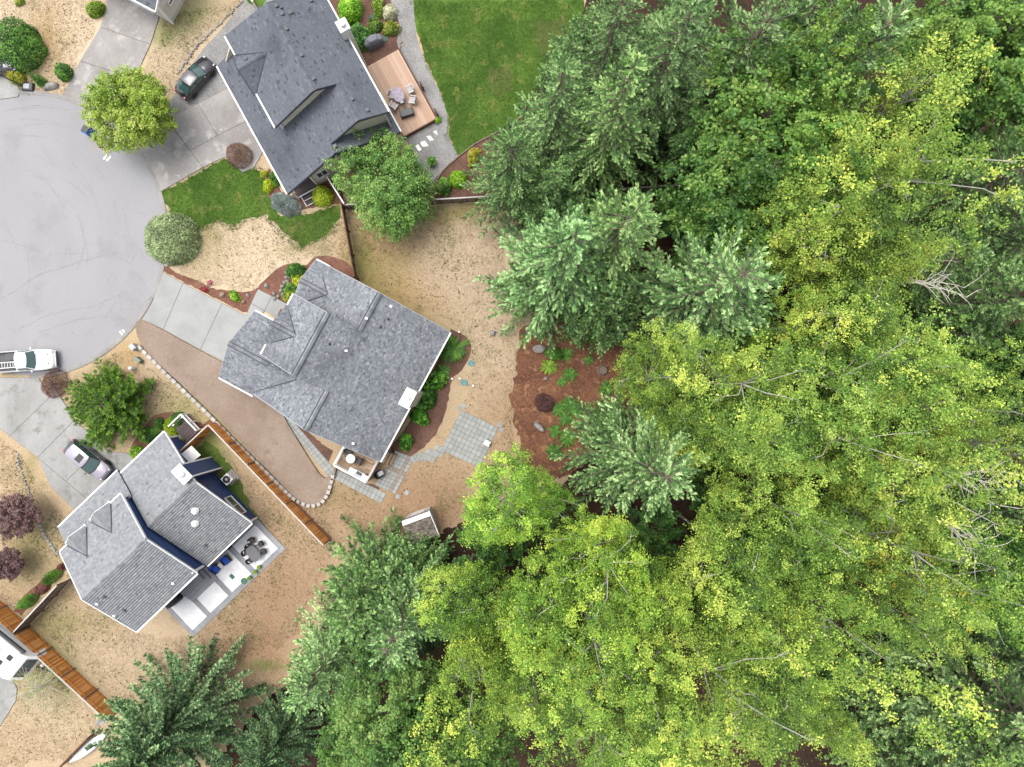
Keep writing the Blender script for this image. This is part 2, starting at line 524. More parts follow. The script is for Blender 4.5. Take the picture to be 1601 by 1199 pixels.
# ---- ground: one sheet, soil and grass colours spread over it
GC = {'pale': srgb(230, 209, 180), 'tan': srgb(204, 180, 146), 'brown': srgb(184, 152, 122), 'dirt': srgb(170, 136, 108), 'olive': srgb(146, 142, 82),
      'green': srgb(120, 142, 66), 'ochre': srgb(190, 158, 104), 'pink': srgb(210, 189, 163), 'redd': srgb(150, 104, 78)}
blobs = [  # px, py, rx, ry, colour, weight
    (80, 60, 170, 130, 'pale', 1), (70, 70, 30, 60, 'ochre', .75), (300, 60, 60, 60, 'pink', .8), (300, 25, 40, 30, 'green', .6), (265, 50, 18, 20, 'green', .7),
    (420, 400, 160, 110, 'pale', 1), (310, 360, 40, 50, 'olive', .6), (470, 390, 40, 16, 'olive', .55), (600, 430, 60, 110, 'ochre', .95), (650, 480, 70, 40, 'ochre', .95), (610, 400, 40, 30, 'olive', .6), (585, 440, 25, 40, 'olive', .6), (660, 500, 60, 20, 'olive', .45),
    (730, 420, 90, 130, 'pink', .8), (600, 380, 50, 30, 'brown', .45), (720, 330, 70, 22, 'olive', .8), (570, 400, 16, 60, 'olive', .9), (590, 470, 40, 30, 'olive', .4),
    (760, 560, 60, 120, 'pink', .6), (700, 600, 30, 60, 'tan', .6), (790, 660, 40, 70, 'brown', .7), (660, 770, 90, 60, 'brown', .9), (600, 800, 100, 40, 'brown', .8), (690, 800, 60, 40, 'dirt', .6),
    (540, 790, 40, 20, 'olive', .4), (460, 900, 80, 110, 'brown', .9), (400, 940, 60, 60, 'dirt', .6), (470, 820, 40, 40, 'tan', .6),
    (390, 1010, 70, 40, 'redd', .5), (405, 1030, 40, 8, 'green', .7), (180, 1010, 130, 60, 'pink', .7), (150, 980, 60, 20, 'tan', .6), (100, 970, 50, 20, 'olive', .6),
    (60, 1020, 26, 60, 'olive', .6), (90, 1060, 24, 60, 'olive', .6), (80, 1110, 70, 60, 'pale', .6), (60, 1070, 60, 40, 'green', .35), (40, 1150, 50, 40, 'tan', .5),
    (330, 710, 26, 60, 'green', .75), (360, 770, 30, 50, 'olive', .7), (400, 830, 30, 30, 'brown', .6), (250, 610, 60, 60, 'tan', .7), (280, 640, 30, 24, 'green', .45), (200, 560, 40, 26, 'ochre', .6),
    (240, 580, 20, 30, 'pink', .6), (20, 740, 50, 80, 'tan', .9), (40, 720, 12, 60, 'olive', .5), (60, 850, 40, 70, 'olive', .55), (50, 870, 20, 30, 'green', .4), (90, 780, 40, 60, 'tan', .7), (20, 900, 60, 40, 'tan', .5),
    (850, 60, 60, 80, 'tan', .8)]
STEP = .25
xs = np.concatenate([[-320, -200, -120, -80, -60], np.arange(-47, 47.01, STEP), [60, 80, 120, 200, 320]])
ys = np.concatenate([[-320, -200, -120, -80, -50], np.arange(-36, 36.01, STEP), [50, 80, 120, 200, 320]])
gx, gy = np.meshgrid(xs, ys)
nx, ny = len(xs), len(ys)
nr = np.random.default_rng(3)


def vnoise(x, y, s, seed):
    r = np.random.default_rng(seed)
    g = r.random((64, 64))
    u, v = x * s + 1000.3, y * s + 1000.7
    i, j = np.floor(u).astype(int), np.floor(v).astype(int)
    fu, fv = u - i, v - j
    fu = fu * fu * (3 - 2 * fu); fv = fv * fv * (3 - 2 * fv)
    g_ = lambda a, b: g[a % 64, b % 64]
    return (g_(i, j) * (1 - fu) + g_(i + 1, j) * fu) * (1 - fv) + (g_(i, j + 1) * (1 - fu) + g_(i + 1, j + 1) * fu) * fv


def fbm(x, y, s, seed, o=4):
    t = 0; a = 1; w = 0
    for k in range(o):
        t = t + a * vnoise(x, y, s * 2 ** k, seed + k); w += a; a *= .55
    return t / w


def ground_colour(x, y):
    wx = x + 3.0 * (fbm(x, y, .25, 11) - .5) + .9 * (fbm(x, y, 1.3, 31) - .5)
    wy = y + 3.0 * (fbm(x, y, .25, 21) - .5) + .9 * (fbm(x, y, 1.3, 41) - .5)
    c = np.zeros(x.shape + (3,)); c[...] = GC['tan']
    for bx, by, rx, ry, cn, wt in blobs:
        p = P(bx, by)
        d = ((wx - p.x) / (rx * GSD)) ** 2 + ((wy - p.y) / (ry * GSD)) ** 2
        w = (wt * np.exp(-d * .9))[..., None]
        c = c * (1 - w) + np.array(GC[cn]) * w
    return c


cols = ground_colour(gx, gy)
V = np.stack([gx.ravel(), gy.ravel(), np.zeros(nx * ny)], 1)
ii = (np.arange(ny - 1)[:, None] * nx + np.arange(nx - 1)[None, :]).ravel()
F = np.stack([ii, ii + 1, ii + nx + 1, ii + nx], 1)
mg, nt, bs = _nt("dry_grass_ground")
gc = _attr(nt, "gcol").outputs["Color"]
dk = nt.nodes.new("ShaderNodeMapRange")
dk.inputs[1].default_value = .3; dk.inputs[2].default_value = .7; dk.inputs[3].default_value = .95; dk.inputs[4].default_value = 1.5
nt.links.new(_noise(nt, 6, 7, .75), dk.inputs[0])
vm = nt.nodes.new("ShaderNodeVectorMath"); vm.operation = 'SCALE'
nt.links.new(gc, vm.inputs[0]); nt.links.new(dk.outputs[0], vm.inputs["Scale"])
fn = nt.nodes.new("ShaderNodeMapRange")
fn.inputs[1].default_value = .32; fn.inputs[2].default_value = .68; fn.inputs[3].default_value = .80; fn.inputs[4].default_value = 1.2
nt.links.new(_noise(nt, 13, 5, .8), fn.inputs[0])
v2 = nt.nodes.new("ShaderNodeVectorMath"); v2.operation = 'SCALE'
nt.links.new(vm.outputs[0], v2.inputs[0]); nt.links.new(fn.outputs[0], v2.inputs["Scale"])
pch = _mix(nt, v2.outputs[0], srgb(150, 136, 92), _ramp(nt, _noise(nt, .55, 7, .7), .54, .80))
gcol = _mix(nt, pch, srgb(124, 108, 74), _ramp(nt, _noise(nt, 3.2, 3, .6), .68, .76))
nt.links.new(gcol, bs.inputs["Base Color"])
bs.inputs["Roughness"].default_value = .95; bs.inputs["Specular IOR Level"].default_value = .1
bn = nt.nodes.new("ShaderNodeBump"); bn.inputs["Strength"].default_value = .7; bn.inputs["Distance"].default_value = .04
nt.links.new(_noise(nt, 9, 5, .7), bn.inputs["Height"]); nt.links.new(bn.outputs[0], bs.inputs["Normal"])
gm = mesh_np("ground", V, F, np.full(len(F), .5), mg)
ca = gm.attributes.new("gcol", 'FLOAT_COLOR', 'POINT')
ca.data.foreach_set("color", np.concatenate([cols.reshape(-1, 3), np.ones((nx * ny, 1))], 1).astype(np.float32).ravel())
link("ground", gm, kind="structure")

sheet("forest_floor", [(760, 300), (830, 310), (850, 440), (845, 500), (900, 530), (985, 560), (985, 640), (900, 730), (880, 760), (760, 800), (690, 830), (600, 850), (540, 920), (490, 1000), (460, 1060), (400, 1110), (330, 1200),
                       (300, 1700), (2400, 1700), (2400, -500), (920, -500), (915, 0), (895, 60), (845, 120), (800, 205), (770, 240)], .004, M['forest'], rag=4)

# ---- road with kerb
ctr = (38, 367)
rw = 11.5
c0 = P(*ctr)


def arc(r, a0, a1, n):
    return [(c0.x + r * math.cos(R(a0 + (a1 - a0) * i / n)), c0.y + r * math.sin(R(a0 + (a1 - a0) * i / n))) for i in range(n + 1)]


mb = MB()
mb.prism(arc(rw, 0, 360, 96)[:-1], -.2, .010)
road = mb.build("road", M['road'], None, "structure")
sheet("road_entry", [(60, 240), (60, 480), (-700, 480), (-700, 240)], .014, M['road'])
mb = MB()
for i in range(58):                                                  # rolled kerb in lengths
    a0 = -88 + i * 3.1
    if a0 > 92: break
    pr = [(rw - .02, .012), (rw + .10, .055), (rw + .24, .07), (rw + .34, .062), (rw + .36, .0)]
    o = []
    for a in (a0, a0 + 3.08):
        for r_, z in pr:
            o.append((c0.x + r_ * math.cos(R(a)), c0.y + r_ * math.sin(R(a)), z))
    n = len(pr)
    mb.add(o, [(k, k + 1, n + k + 1, n + k) for k in range(n - 1)] + [tuple(range(n))[::-1], tuple(range(n, 2 * n))], rng.random())
mb.build("kerb", M['kerb'], None, "structure")


def strip(name, pts, width, z, mat, wob=.0, seed=0):
    r = random.Random(seed)
    w = [P(*p) for p in pts]
    fine = []
    for a, b in zip(w[:-1], w[1:]):
        n = max(1, int((b - a).length / .3))
        for j in range(n): fine.append(a.lerp(b, j / n) + Vector((r.uniform(-wob, wob), r.uniform(-wob, wob), 0)))
    fine.append(w[-1])
    vs, fs = [], []
    for i, p in enumerate(fine):
        d = (fine[min(i + 1, len(fine) - 1)] - fine[max(i - 1, 0)]).normalized()
        s = Vector((-d.y, d.x, 0)) * width / 2 * r.uniform(.5, 1.1)
        vs += [(p.x + s.x, p.y + s.y, z), (p.x - s.x, p.y - s.y, z)]
        if i: fs.append((2 * i - 2, 2 * i - 1, 2 * i + 1, 2 * i))
    return vs, [f for f in fs]


mb = MB()
for k, pts in enumerate([[(-5, 470), (25, 455), (60, 430), (130, 408), (190, 395)], [(0, 375), (40, 385), (70, 398), (130, 396)], [(45, 398), (47, 440), (40, 470)], [(20, 520), (80, 490), (150, 478), (200, 455)],
                         [(205, 327), (218, 332), (232, 338)], [(185, 460), (192, 480), (188, 495), (205, 502)], [(5, 345), (20, 372), (28, 392)], [(8, 173), (60, 165), (110, 172)], [(60, 520), (120, 500), (170, 495)]]):
    mb.add(*strip("c", pts, .07 if k else .12, .0175 + .0003 * k, None, .05, k))
mb.build("asphalt_crack", M['crack'], road)
for k, pts in enumerate([[(188, 470), (196, 446), (203, 430), (214, 424), (226, 436), (232, 470), (226, 494), (210, 506), (198, 497), (186, 492)]]):
    sheet("asphalt_patch", pts, .0165, M['tar'], sm=True, rag=1.2, kind=None, parent=road)
mb = MB()
r_ = random.Random(9)
for k in range(16):
    cx, cy, rr, t0, dt = r_.uniform(10, 70), r_.uniform(330, 410), r_.uniform(40, 190), r_.uniform(-70, 80), r_.uniform(20, 60)
    for off in (0, 26):
        pts = [(cx + (rr + off) * math.cos(R(t0 + dt * i / 10)), cy - (rr + off) * math.sin(R(t0 + dt * i / 10))) for i in range(11)]
        pts = [q for q in pts if math.dist(q, (38, 367)) < 205 and q[0] > -20]
        if len(pts) > 3: mb.add(*strip("c", pts, .16, .0151 + .0002 * k, None, .01, k))
mb.build("tyre_mark", M['tar'], road)
for k, (x, y) in enumerate([(166, 502), (174, 485), (203, 411), (199, 408), (207, 507), (100, 498), (114, 521)]):
    b = MB(); p = P(x, y)
    b.add([(p.x + math.cos(t) * rr, p.y + math.sin(t) * rr * .7, .0185) for t, rr in ((i * .628, rng.uniform(.06, .15)) for i in range(10))], [tuple(range(10))])
    b.build("oil_stain", M['crack'], road)
for (x, y, a) in ((165.5, 245.5, 50), (170.5, 248, 50), (190.5, 521.5, -55), (195, 519.5, -55)):
    b = MB(); p = P(x, y)
    b.box((p.x, p.y, .0195), (.5, .13, .003), R(a))
    b.build("painted_bar", M['paint'], road)

# ---- drives and concrete
drD = slabs("driveway", [[(172, -40), (212, -40), (215, 0), (250, 26), (240, 58), (236, 70), (158, 43), (165, 20)], [(158, 43), (236, 70), (220, 105), (200, 120), (126, 96)], [(126, 96), (200, 120), (160, 165), (138, 170), (96, 152), (104, 140)]], M['concreteA'])
drA = slabs("driveway", [[(260, 186), (310, 163), (341, 212), (298, 236), (268, 195)], [(310, 163), (357, 138), (386, 190), (341, 212)], [(341, 212), (386, 190), (412, 238), (398, 262), (380, 270), (352, 246), (318, 262), (298, 236)], [(205, 226), (260, 186), (298, 236), (318, 262), (252, 300), (240, 270), (222, 240)]], M['concreteA'])
drB = slabs("driveway", [[(253, 424), (287, 443), (256, 515), (223, 500), (240, 470)], [(287, 443), (348, 474), (314, 547), (256, 515)], [(348, 474), (410, 506), (380, 580), (314, 547)]], M['concrete'])
wkB = slabs("front_walk", [[(404, 452), (426, 463), (414, 486), (393, 474)], [(426, 463), (470, 486), (450, 508), (414, 486)], [(393, 474), (414, 486), (404, 503), (385, 494)]], M['concrete'])
drC = slabs("driveway", [[(-40, 590), (62, 590), (78, 622), (16, 682), (-40, 640)], [(78, 592), (98, 625), (112, 645), (117, 657), (60, 715), (16, 682), (78, 622)], [(117, 657), (140, 676), (160, 698), (104, 752), (60, 715)],
                         [(160, 698), (176, 706), (200, 708), (216, 722), (160, 800), (104, 752)], [(104, 752), (160, 800), (160, 810), (120, 800), (80, 760), (60, 715)]], M['concreteC'])
drE = slabs("driveway", [[(-60, 1040), (10, 1045), (28, 1075), (26, 1095), (-2, 1140), (-60, 1150)], [(-60, 1000), (0, 1010), (10, 1045), (-60, 1040)]], M['concreteC'])
drF = slabs("driveway", [[(-60, 100), (14, 104), (32, 142), (30, 152), (0, 156), (-60, 156)]], M['concreteC'])

# ---- gravel
sheet("gravel_side_yard", [(262, 188), (268, 158), (282, 132), (312, 84), (352, 40), (384, 0), (410, -30), (440, -30), (420, 60), (362, 90), (360, 136), (310, 162)], .020, M['gravelA'], rag=1.0)
gpath = sheet("gravel_path", smooth_px([(606, -20), (642, -20), (650, 50), (662, 90), (690, 150), (701, 188), (700, 212), (714, 242), (694, 264), (680, 285), (650, 300), (640, 230), (634, 212), (682, 188), (668, 160), (624, 78), (625, 40), (616, 14)], 4), .022, M['gravelA'], rag=.6)
for poly in ([(649, 229), (654, 225), (660, 234), (655, 238)], [(657, 222), (665, 220), (671, 229), (662, 231), (658, 227)], [(666, 213), (673, 212), (680, 220), (672, 221)], [(676, 206), (683, 204), (685, 213)]):
    b = MB(); b.prism(inset([(P(*p).x, P(*p).y) for p in poly], .02), .0, .06)
    b.build("stepping_stone", M['white_d'], gpath, bevel=.015)
gs = sheet("gravel_strip", smooth_px([(214, 512), (224, 501), (258, 517), (316, 549), (350, 567), (420, 605), (450, 660), (500, 740), (517, 745), (520, 762), (508, 782), (490, 791), (472, 785), (440, 755), (380, 690), (320, 630), (260, 578), (228, 546)], 3), .22, M['gravelB'], thick=.22)

# ---- lawns
sheet("front_lawn", [(251, 302), (300, 275), (353, 247), (388, 262), (412, 270), (420, 305), (440, 336), (470, 336), (533, 322), (530, 342), (512, 368), (474, 386), (440, 362), (418, 336), (392, 340), (366, 354), (340, 345), (304, 362), (282, 352), (262, 320)], .012, M['lawn'], rag=3.0)
sheet("back_lawn", [(641, -20), (915, -20), (912, 20), (895, 62), (850, 118), (806, 190), (775, 206), (716, 243), (702, 212), (703, 188), (690, 148), (664, 88), (652, 50)], .012, M['lawn'], rag=1.6)
sheet("side_lawn", [(306, 700), (322, 690), (340, 700), (372, 745), (392, 790), (420, 830), (438, 856), (400, 812), (350, 760), (318, 730)], .008, M['lawn2'], rag=3.0)
sheet("lawn_strip", [(385, -20), (430, -20), (408, 12), (388, 6)], .024, M['lawn'], rag=1.5)

# ---- planting beds
sheet("planting_bed", smooth_px([(505, -20), (608, -20), (622, 20), (625, 50), (620, 82), (575, 108), (560, 96), (530, 40)], 4), .016, M['bed'], rag=1)
sheet("planting_bed", [(676, 286), (694, 265), (716, 246), (742, 226), (776, 207), (800, 200), (860, 290), (800, 312), (690, 312), (650, 306)], .026, M['bed'], rag=1)
sheet("planting_bed", [(420, 262), (440, 300), (455, 306), (530, 268), (540, 300), (536, 318), (505, 322), (470, 328), (440, 334), (424, 318), (415, 290)], .016, M['redbed'], rag=1.2)
sheet("planting_bed", smooth_px([(256, 414), (280, 428), (310, 440), (340, 452), (380, 456), (400, 452), (424, 428), (450, 412), (478, 414), (496, 400), (530, 404), (552, 420), (560, 445), (520, 430), (470, 450), (450, 505), (405, 455), (392, 490), (330, 462), (256, 424)], 3), .017, M['redbed'], rag=1.2)
sheet("planting_bed", smooth_px([(640, 660), (700, 530), (704, 514), (732, 530), (736, 556), (722, 578), (706, 596), (698, 640), (680, 680), (655, 705), (628, 716), (610, 700)], 3), .018, M['bed'], rag=1.2)
sheet("mulch_bed", smooth_px([(818, 512), (870, 490), (930, 480), (985, 540), (1010, 600), (990, 660), (930, 700), (890, 745), (830, 742), (812, 700), (806, 660), (799, 620), (806, 585), (812, 545)], 4), .016, M['mulch'], rag=4.5)
sheet("planting_bed", [(204, 700), (222, 672), (240, 650), (268, 642), (290, 655), (318, 662), (334, 652), (338, 664), (298, 706), (270, 690), (240, 705), (215, 725)], .016, M['redbed'], rag=1.5)
sheet("planting_bed", [(22, 955), (40, 930), (60, 912), (92, 884), (106, 890), (60, 935), (34, 962)], .016, M['redbed'], rag=1.2)
sheet("dirt_strip", [(442, 636), (465, 662), (500, 690), (522, 705), (512, 726), (488, 700), (460, 668)], .03, M['bed'], rag=1)
sheet("dirt_strip", [(526, 733), (575, 756), (592, 758), (594, 764), (586, 768), (522, 742)], .03, M['bed'], rag=.6)
sheet("dirt_strip", [(330, 655), (336, 656), (520, 842), (514, 850)], .014, M['redbed'], rag=1)

# ---- paver walk and patio: every paver a piece
EX = Vector((.879, -.476))                       # along the house depth
EY = Vector((-.454, -.891)).normalized()


def paver_field(name, quad, nu, nv, z=.05, border=(), skip=(), rowmat=None, part="paver"):
    """bilinear quad of pixels, nu x nv pavers"""
    q = [P(*p) for p in quad]
    b = MB(); b.prism([(p.x, p.y) for p in q], -.02, z - .018)
    root = b.build(name, M['joint'], None, "structure")
    r = random.Random(nu * 31 + nv)
    cells = {}
    for i in range(nu):
        for j in range(nv):
            if (i, j) in skip: continue
            c = []
            for a, bb in ((i, j), (i + 1, j), (i + 1, j + 1), (i, j + 1)):
                u, v = a / nu, bb / nv
                p = q[0] * (1 - u) * (1 - v) + q[1] * u * (1 - v) + q[2] * u * v + q[3] * (1 - u) * v
                c.append((p.x, p.y))
            red = i in border or j in border
            dz = r.uniform(-.004, .004)
            MB().prism(inset(c, .014), z - .05, z + dz, r.random()).build(part, M['paver_r'] if red else M['paver'], root)
    return root


paver_field("paver_patio", [(722, 641), (779, 669), (750, 731), (689, 703)], 9, 9)
paver_field("paver_walk", [(432, 645), (442, 639), (528, 738), (517, 748)], 2, 20)
paver_field("paver_walk", [(518, 746), (525, 733), (604, 771), (596, 787)], 2, 13)
paver_field("paver_landing", [(618, 704), (648, 716), (618, 772), (586, 758)], 6, 10, border=(4,))
b = MB()
for k, (x, y) in enumerate([(644, 716), (654, 714), (666, 720), (672, 708), (684, 702)]):
    pass
wk = paver_field("paver_walk", [(640, 714), (656, 708), (662, 718), (646, 724)], 3, 2)
for q in ([(656, 705), (672, 712), (666, 722), (652, 716)], [(668, 700), (686, 708), (678, 724), (661, 716)], [(682, 694), (698, 702), (690, 716), (674, 709)]):
    qq = [P(*p) for p in q]
    zz = .062 + .004 * rng.random()
    for i in range(3):
        for j in range(2):
            c = []
            for a, bb in ((i, j), (i + 1, j), (i + 1, j + 1), (i, j + 1)):
                u, v = a / 3, bb / 2
                p = qq[0] * (1 - u) * (1 - v) + qq[1] * u * (1 - v) + qq[2] * u * v + qq[3] * (1 - u) * v
                c.append((p.x, p.y))
            MB().prism(inset(c, .014), -.01, zz, rng.random()).build("paver", M['paver'], wk)
    zz += .01
lp = MB().box((0, 0, .02), (.1, .1, .02))
for (x, y) in ((717, 638), (725, 634), (781, 664), (784, 672), (636, 770), (622, 776)):
    p = P(x, y)
    MB().prism([(p.x + a * .17 * c_ - b_ * .17 * .48, p.y + a * .17 * -.5 - b_ * .17 * .87) for a, b_, c_ in ((-1, -1, .87), (-1, 1, .87), (1, 1, .87), (1, -1, .87))], -.01, .05, rng.random()).build("paver", M['paver'], wk)

# ---- stone edging along the drives and beds
def edging(name, pts, w, mat, label, seed, smin=.14, smax=.32):
    r = random.Random(seed)
    pw = [P(*p) for p in pts]
    root = empty(name, pw[0], 0, label, "edging")
    tot = 0
    for a, b in zip(pw[:-1], pw[1:]):
        L = (b - a).length; d = (b - a).normalized(); t = 0
        while t < L:
            s = r.uniform(smin, smax)
            p = a + d * (t + s / 2) + Vector((r.uniform(-.05, .05), r.uniform(-.05, .05), 0))
            mb = MB().lathe([(s * .5, -.02), (s * .55, .03), (s * .4, .09 + r.uniform(0, .05)), (s * .1, .13)], p - pw[0], 6, r.random(), 1, r.uniform(.6, 1))
            mb.build("stone", mat, root)
            t += s * 1.05
    return root

# ================================================================ BUILDINGS
def clip(poly, f):
    out = []
    for i in range(len(poly)):
        a, b = poly[i - 1], poly[i]
        fa, fb = f(a), f(b)
        if (fa >= 0) != (fb >= 0):
            t = fa / (fa - fb)
            out.append((a[0] + (b[0] - a[0]) * t, a[1] + (b[1] - a[1]) * t))
        if fb >= 0: out.append(b)
    return out


def courses(mb, poly, expo, widths, riser, seed, base=.0, toner=None, z0=0.0, edge=.35, cover=1.0):
    """lay tapered tabs (shingles, lap boards) over a planar convex polygon, rows level, lower edges proud"""
    r = random.Random(seed)
    pv = [Vector(p) for p in poly]
    n = (pv[1] - pv[0]).cross(pv[2] - pv[0]).normalized()
    T = Vector((0, 0, -1)); T = (T - n * T.dot(n)).normalized()
    S = T.cross(n)
    o = pv[0]
    tz = -T.z                                   # fall per metre of T
    off = (o.z - z0) / tz                       # rows register on height, so coplanar pieces line up
    st = [((p - o).dot(S), (p - o).dot(T)) for p in pv]
    ar = sum(st[i][0] * st[(i + 1) % len(st)][1] - st[(i + 1) % len(st)][0] * st[i][1] for i in range(len(st)))
    if ar < 0: st = st[::-1]
    edges = []
    for i in range(len(st)):
        a, b = st[i], st[(i + 1) % len(st)]
        edges.append((a, b))
    smin, smax = min(p[0] for p in st), max(p[0] for p in st)
    tmin, tmax = min(p[1] for p in st), max(p[1] for p in st)
    soff = o.dot(S)
    k0 = math.floor((tmin - off) / expo) - 1; k1 = math.ceil((tmax - off) / expo) + 1
    for k in range(k0, k1):
        t0 = k * expo + off; t1 = t0 + expo
        if t1 < tmin or t0 > tmax: continue
        s = math.floor((smin + soff) / 2.0) * 2.0 - soff - r.uniform(0, .5)
        while s < smax:
            w = r.choice(widths)
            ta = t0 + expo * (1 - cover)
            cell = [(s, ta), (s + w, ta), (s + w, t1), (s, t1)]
            s += w
            for a, b in edges:
                ex, ey = b[0] - a[0], b[1] - a[1]
                cell = clip(cell, lambda p: ex * (p[1] - a[1]) - ey * (p[0] - a[0]))
                if len(cell) < 3: break
            if len(cell) < 3: continue
            tone = toner(r) if toner else r.random()
            j = r.uniform(.8, 1.2)
            top = [o + S * p[0] + T * p[1] + n * (base + .003 + riser * j * (p[1] - t0) / expo) for p in cell]
            m = len(cell)
            vs = list(top); fs = [tuple(range(m))]
            low = [i for i in range(m) if abs(cell[i][1] - t1) < 1e-6]
            a2 = (top[1] - top[0]).cross(top[2] - top[0]).dot(n)
            if a2 < 0: fs = [tuple(range(m))[::-1]]
            mb.add(vs, fs, tone)
            if len(low) == 2:
                p, q = top[low[0]], top[low[1]]
                pb, qb = p - n * (riser * j), q - n * (riser * j)
                f = (0, 1, 2, 3) if (q - p).cross(qb - q).dot(T) > 0 else (3, 2, 1, 0)
                mb.add([p, q, qb, pb], [f], tone * edge)


class House:
    def __init__(self, name, px, py, ang, label, mats, shing, wallm, expo=.145, riser=.02, toner=None, z=2.7, edge=.6, tabs=(.12, .16, .2, .26, .32)):
        self.tabs = tabs
        p = P(px, py, z)
        self.root = empty(name, (p.x, p.y, 0), R(ang), label, "house")
        self.deck = MB(); self.sh = MB(); self.wl = MB(); self.shing = shing; self.wallm = wallm
        self.expo, self.riser, self.toner, self.edge = expo, riser, toner, edge
        self.n = 0
        self.late = []

    def slope(self, poly, th=.12, riser=None, cover=1.0):
        pv = [Vector(p) for p in poly]
        if (pv[1] - pv[0]).cross(pv[2] - pv[0]).z < 0: pv = pv[::-1]
        m = len(pv)
        vs = pv + [p - Vector((0, 0, th)) for p in pv]
        fs = [tuple(range(m)), tuple(range(m, 2 * m))[::-1]] + [(i, m + i, m + (i + 1) % m, (i + 1) % m) for i in range(m)]
        self.deck.add(vs, fs)
        self.n += 1
        courses(self.sh, pv, self.expo, self.tabs, riser or self.riser, self.n, .002, self.toner, edge=self.edge, cover=cover)

    def wall(self, poly, outward):
        pv = [Vector(p) for p in poly]
        n = (pv[1] - pv[0]).cross(pv[2] - pv[0])
        if n.dot(Vector(outward)) < 0: pv = pv[::-1]
        nn = Vector(outward).normalized()
        m = len(pv)
        vs = pv + [p - nn * .1 for p in pv]
        self.wl.add(vs, [tuple(range(m)), tuple(range(m, 2 * m))[::-1]] + [(i, m + i, m + (i + 1) % m, (i + 1) % m)[::-1] for i in range(m)])
        self.n += 1
        courses(self.wl, pv, .19, (60,), .016, self.n, .002)

    def later(self, name, mb, mat, sub='roof', kind=None, **k):
        self.late.append((name, mb, mat, sub, kind, k))

    def done(self, deckmat):
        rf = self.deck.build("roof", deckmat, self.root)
        self.sh.build("shingles", self.shing, rf, "stuff")
        self.wl.build("wall", self.wallm, self.root)
        for name, mb, mat, sub, kind, k in self.late:
            mb.build(name, mat, rf if sub == 'roof' else self.root, kind, **k)

    def gutter(self, a, b, mat=None, w=.11):
        self.later("gutter", MB().bar(Vector(a), Vector(b), w, .12), mat or M['white'])

    def rake(self, a, b, mat=None, w=.06, h=.2):
        self.later("rake_board", MB().bar(Vector(a) - Vector((0, 0, .05)), Vector(b) - Vector((0, 0, .05)), w, h), mat or M['white'])

    def ridge(self, a, b, w=.3, h=.05, dark=True):
        a = Vector(a) + Vector((0, 0, .02)); b = Vector(b) + Vector((0, 0, .02))
        d = (b - a).normalized(); s = Vector((-d.y, d.x, 0))
        mb = MB()
        L = (b - a).length; n = max(1, int(L / .3))
        r = random.Random(int(L * 100))
        for i in range(n):
            p = a.lerp(b, i / n); q = a.lerp(b, (i + 1) / n + .01)
            vs = []
            for e, up in ((p, .01), (q, .025)):
                vs += [e - s * w / 2 + Vector((0, 0, up - .06)), e + Vector((0, 0, up + h)), e + s * w / 2 + Vector((0, 0, up - .06))]
            mb.add(vs, [(0, 1, 4, 3)[::-1], (1, 2, 5, 4)[::-1], (0, 2, 1)[::-1], (3, 4, 5)[::-1]], .45 + .4 * r.random())
        self.later("ridge_cap", mb, self.shing)
        if dark:
            self.later("ridge_shadow_strip", MB().bar(a - Vector((0, 0, .025)) + s * (w / 2 + .03), b - Vector((0, 0, .025)) + s * (w / 2 + .03), .06, .05).bar(a - Vector((0, 0, .025)) - s * (w / 2 + .03), b - Vector((0, 0, .025)) - s * (w / 2 + .03), .06, .05), M['flash'])  # dark underlay strips drawn in for the shadow gaps beside the cap

    def valley(self, a, b, w=.07):
        self.later("valley_flashing", MB().bar(Vector(a), Vector(b), w, .07), M['flash'])

    def vent(self, u, v, z, s=.26, h=.13, mat=None, slope=None):
        m = MB().box((u, v, z + h / 2 - .02), (s, s * .95, h), 0, .5, .82)
        m.box((u, v, z + h - .01), (s * 1.12, s * 1.05, .03), 0, .5, .95)
        self.later("roof_vent", m, mat or M['dark'])

    def pipe(self, u, v, z, r=.06, h=.3, mat=None):
        self.later("vent_pipe", MB().lathe([(r * 2.2, -.1), (r * 1.9, .03), (r, .05), (r, h), (r * .7, h)], (u, v, z), 10), mat or M['dark'])

    def window(self, c, w, h, axis, out, panes=2, z=None):
        """axis: unit vector along wall, out: outward normal"""
        c, a, o = Vector(c), Vector(axis), Vector(out)
        up = Vector((0, 0, 1))
        f = MB(); t = .07
        for s in (-1, 1):
            f.bar(c + a * s * (w / 2) - up * (h / 2 + t / 2) + o * .05, c + a * s * (w / 2) + up * (h / 2 + t / 2) + o * .05, t, .09, up=o)
            f.bar(c - a * w / 2 + up * s * h / 2 + o * .05, c + a * w / 2 + up * s * h / 2 + o * .05, .09, t)
        if panes == 2: f.bar(c - up * h / 2 + o * .05, c + up * h / 2 + o * .05, .05, .07, up=o)
        fr = f.build("window", M['white'], self.root)
        pw = w / panes
        for i in range(panes):
            cc = c + a * (-w / 2 + pw * (i + .5)) + o * .035
            vs = [cc - a * (pw / 2 - .03) - up * h / 2, cc + a * (pw / 2 - .03) - up * h / 2, cc + a * (pw / 2 - .03) + up * h / 2, cc - a * (pw / 2 - .03) + up * h / 2]
            vs += [p - o * .02 for p in vs]
            MB().add(vs, [(0, 1, 2, 3), (7, 6, 5, 4), (0, 4, 5, 1), (1, 5, 6, 2), (2, 6, 7, 3), (3, 7, 4, 0)]).build("pane", M['glass'], fr)


def tone_mix(lo, hi, p, other):
    return lambda r: (r.uniform(lo, hi) if r.random() < p else other(r))


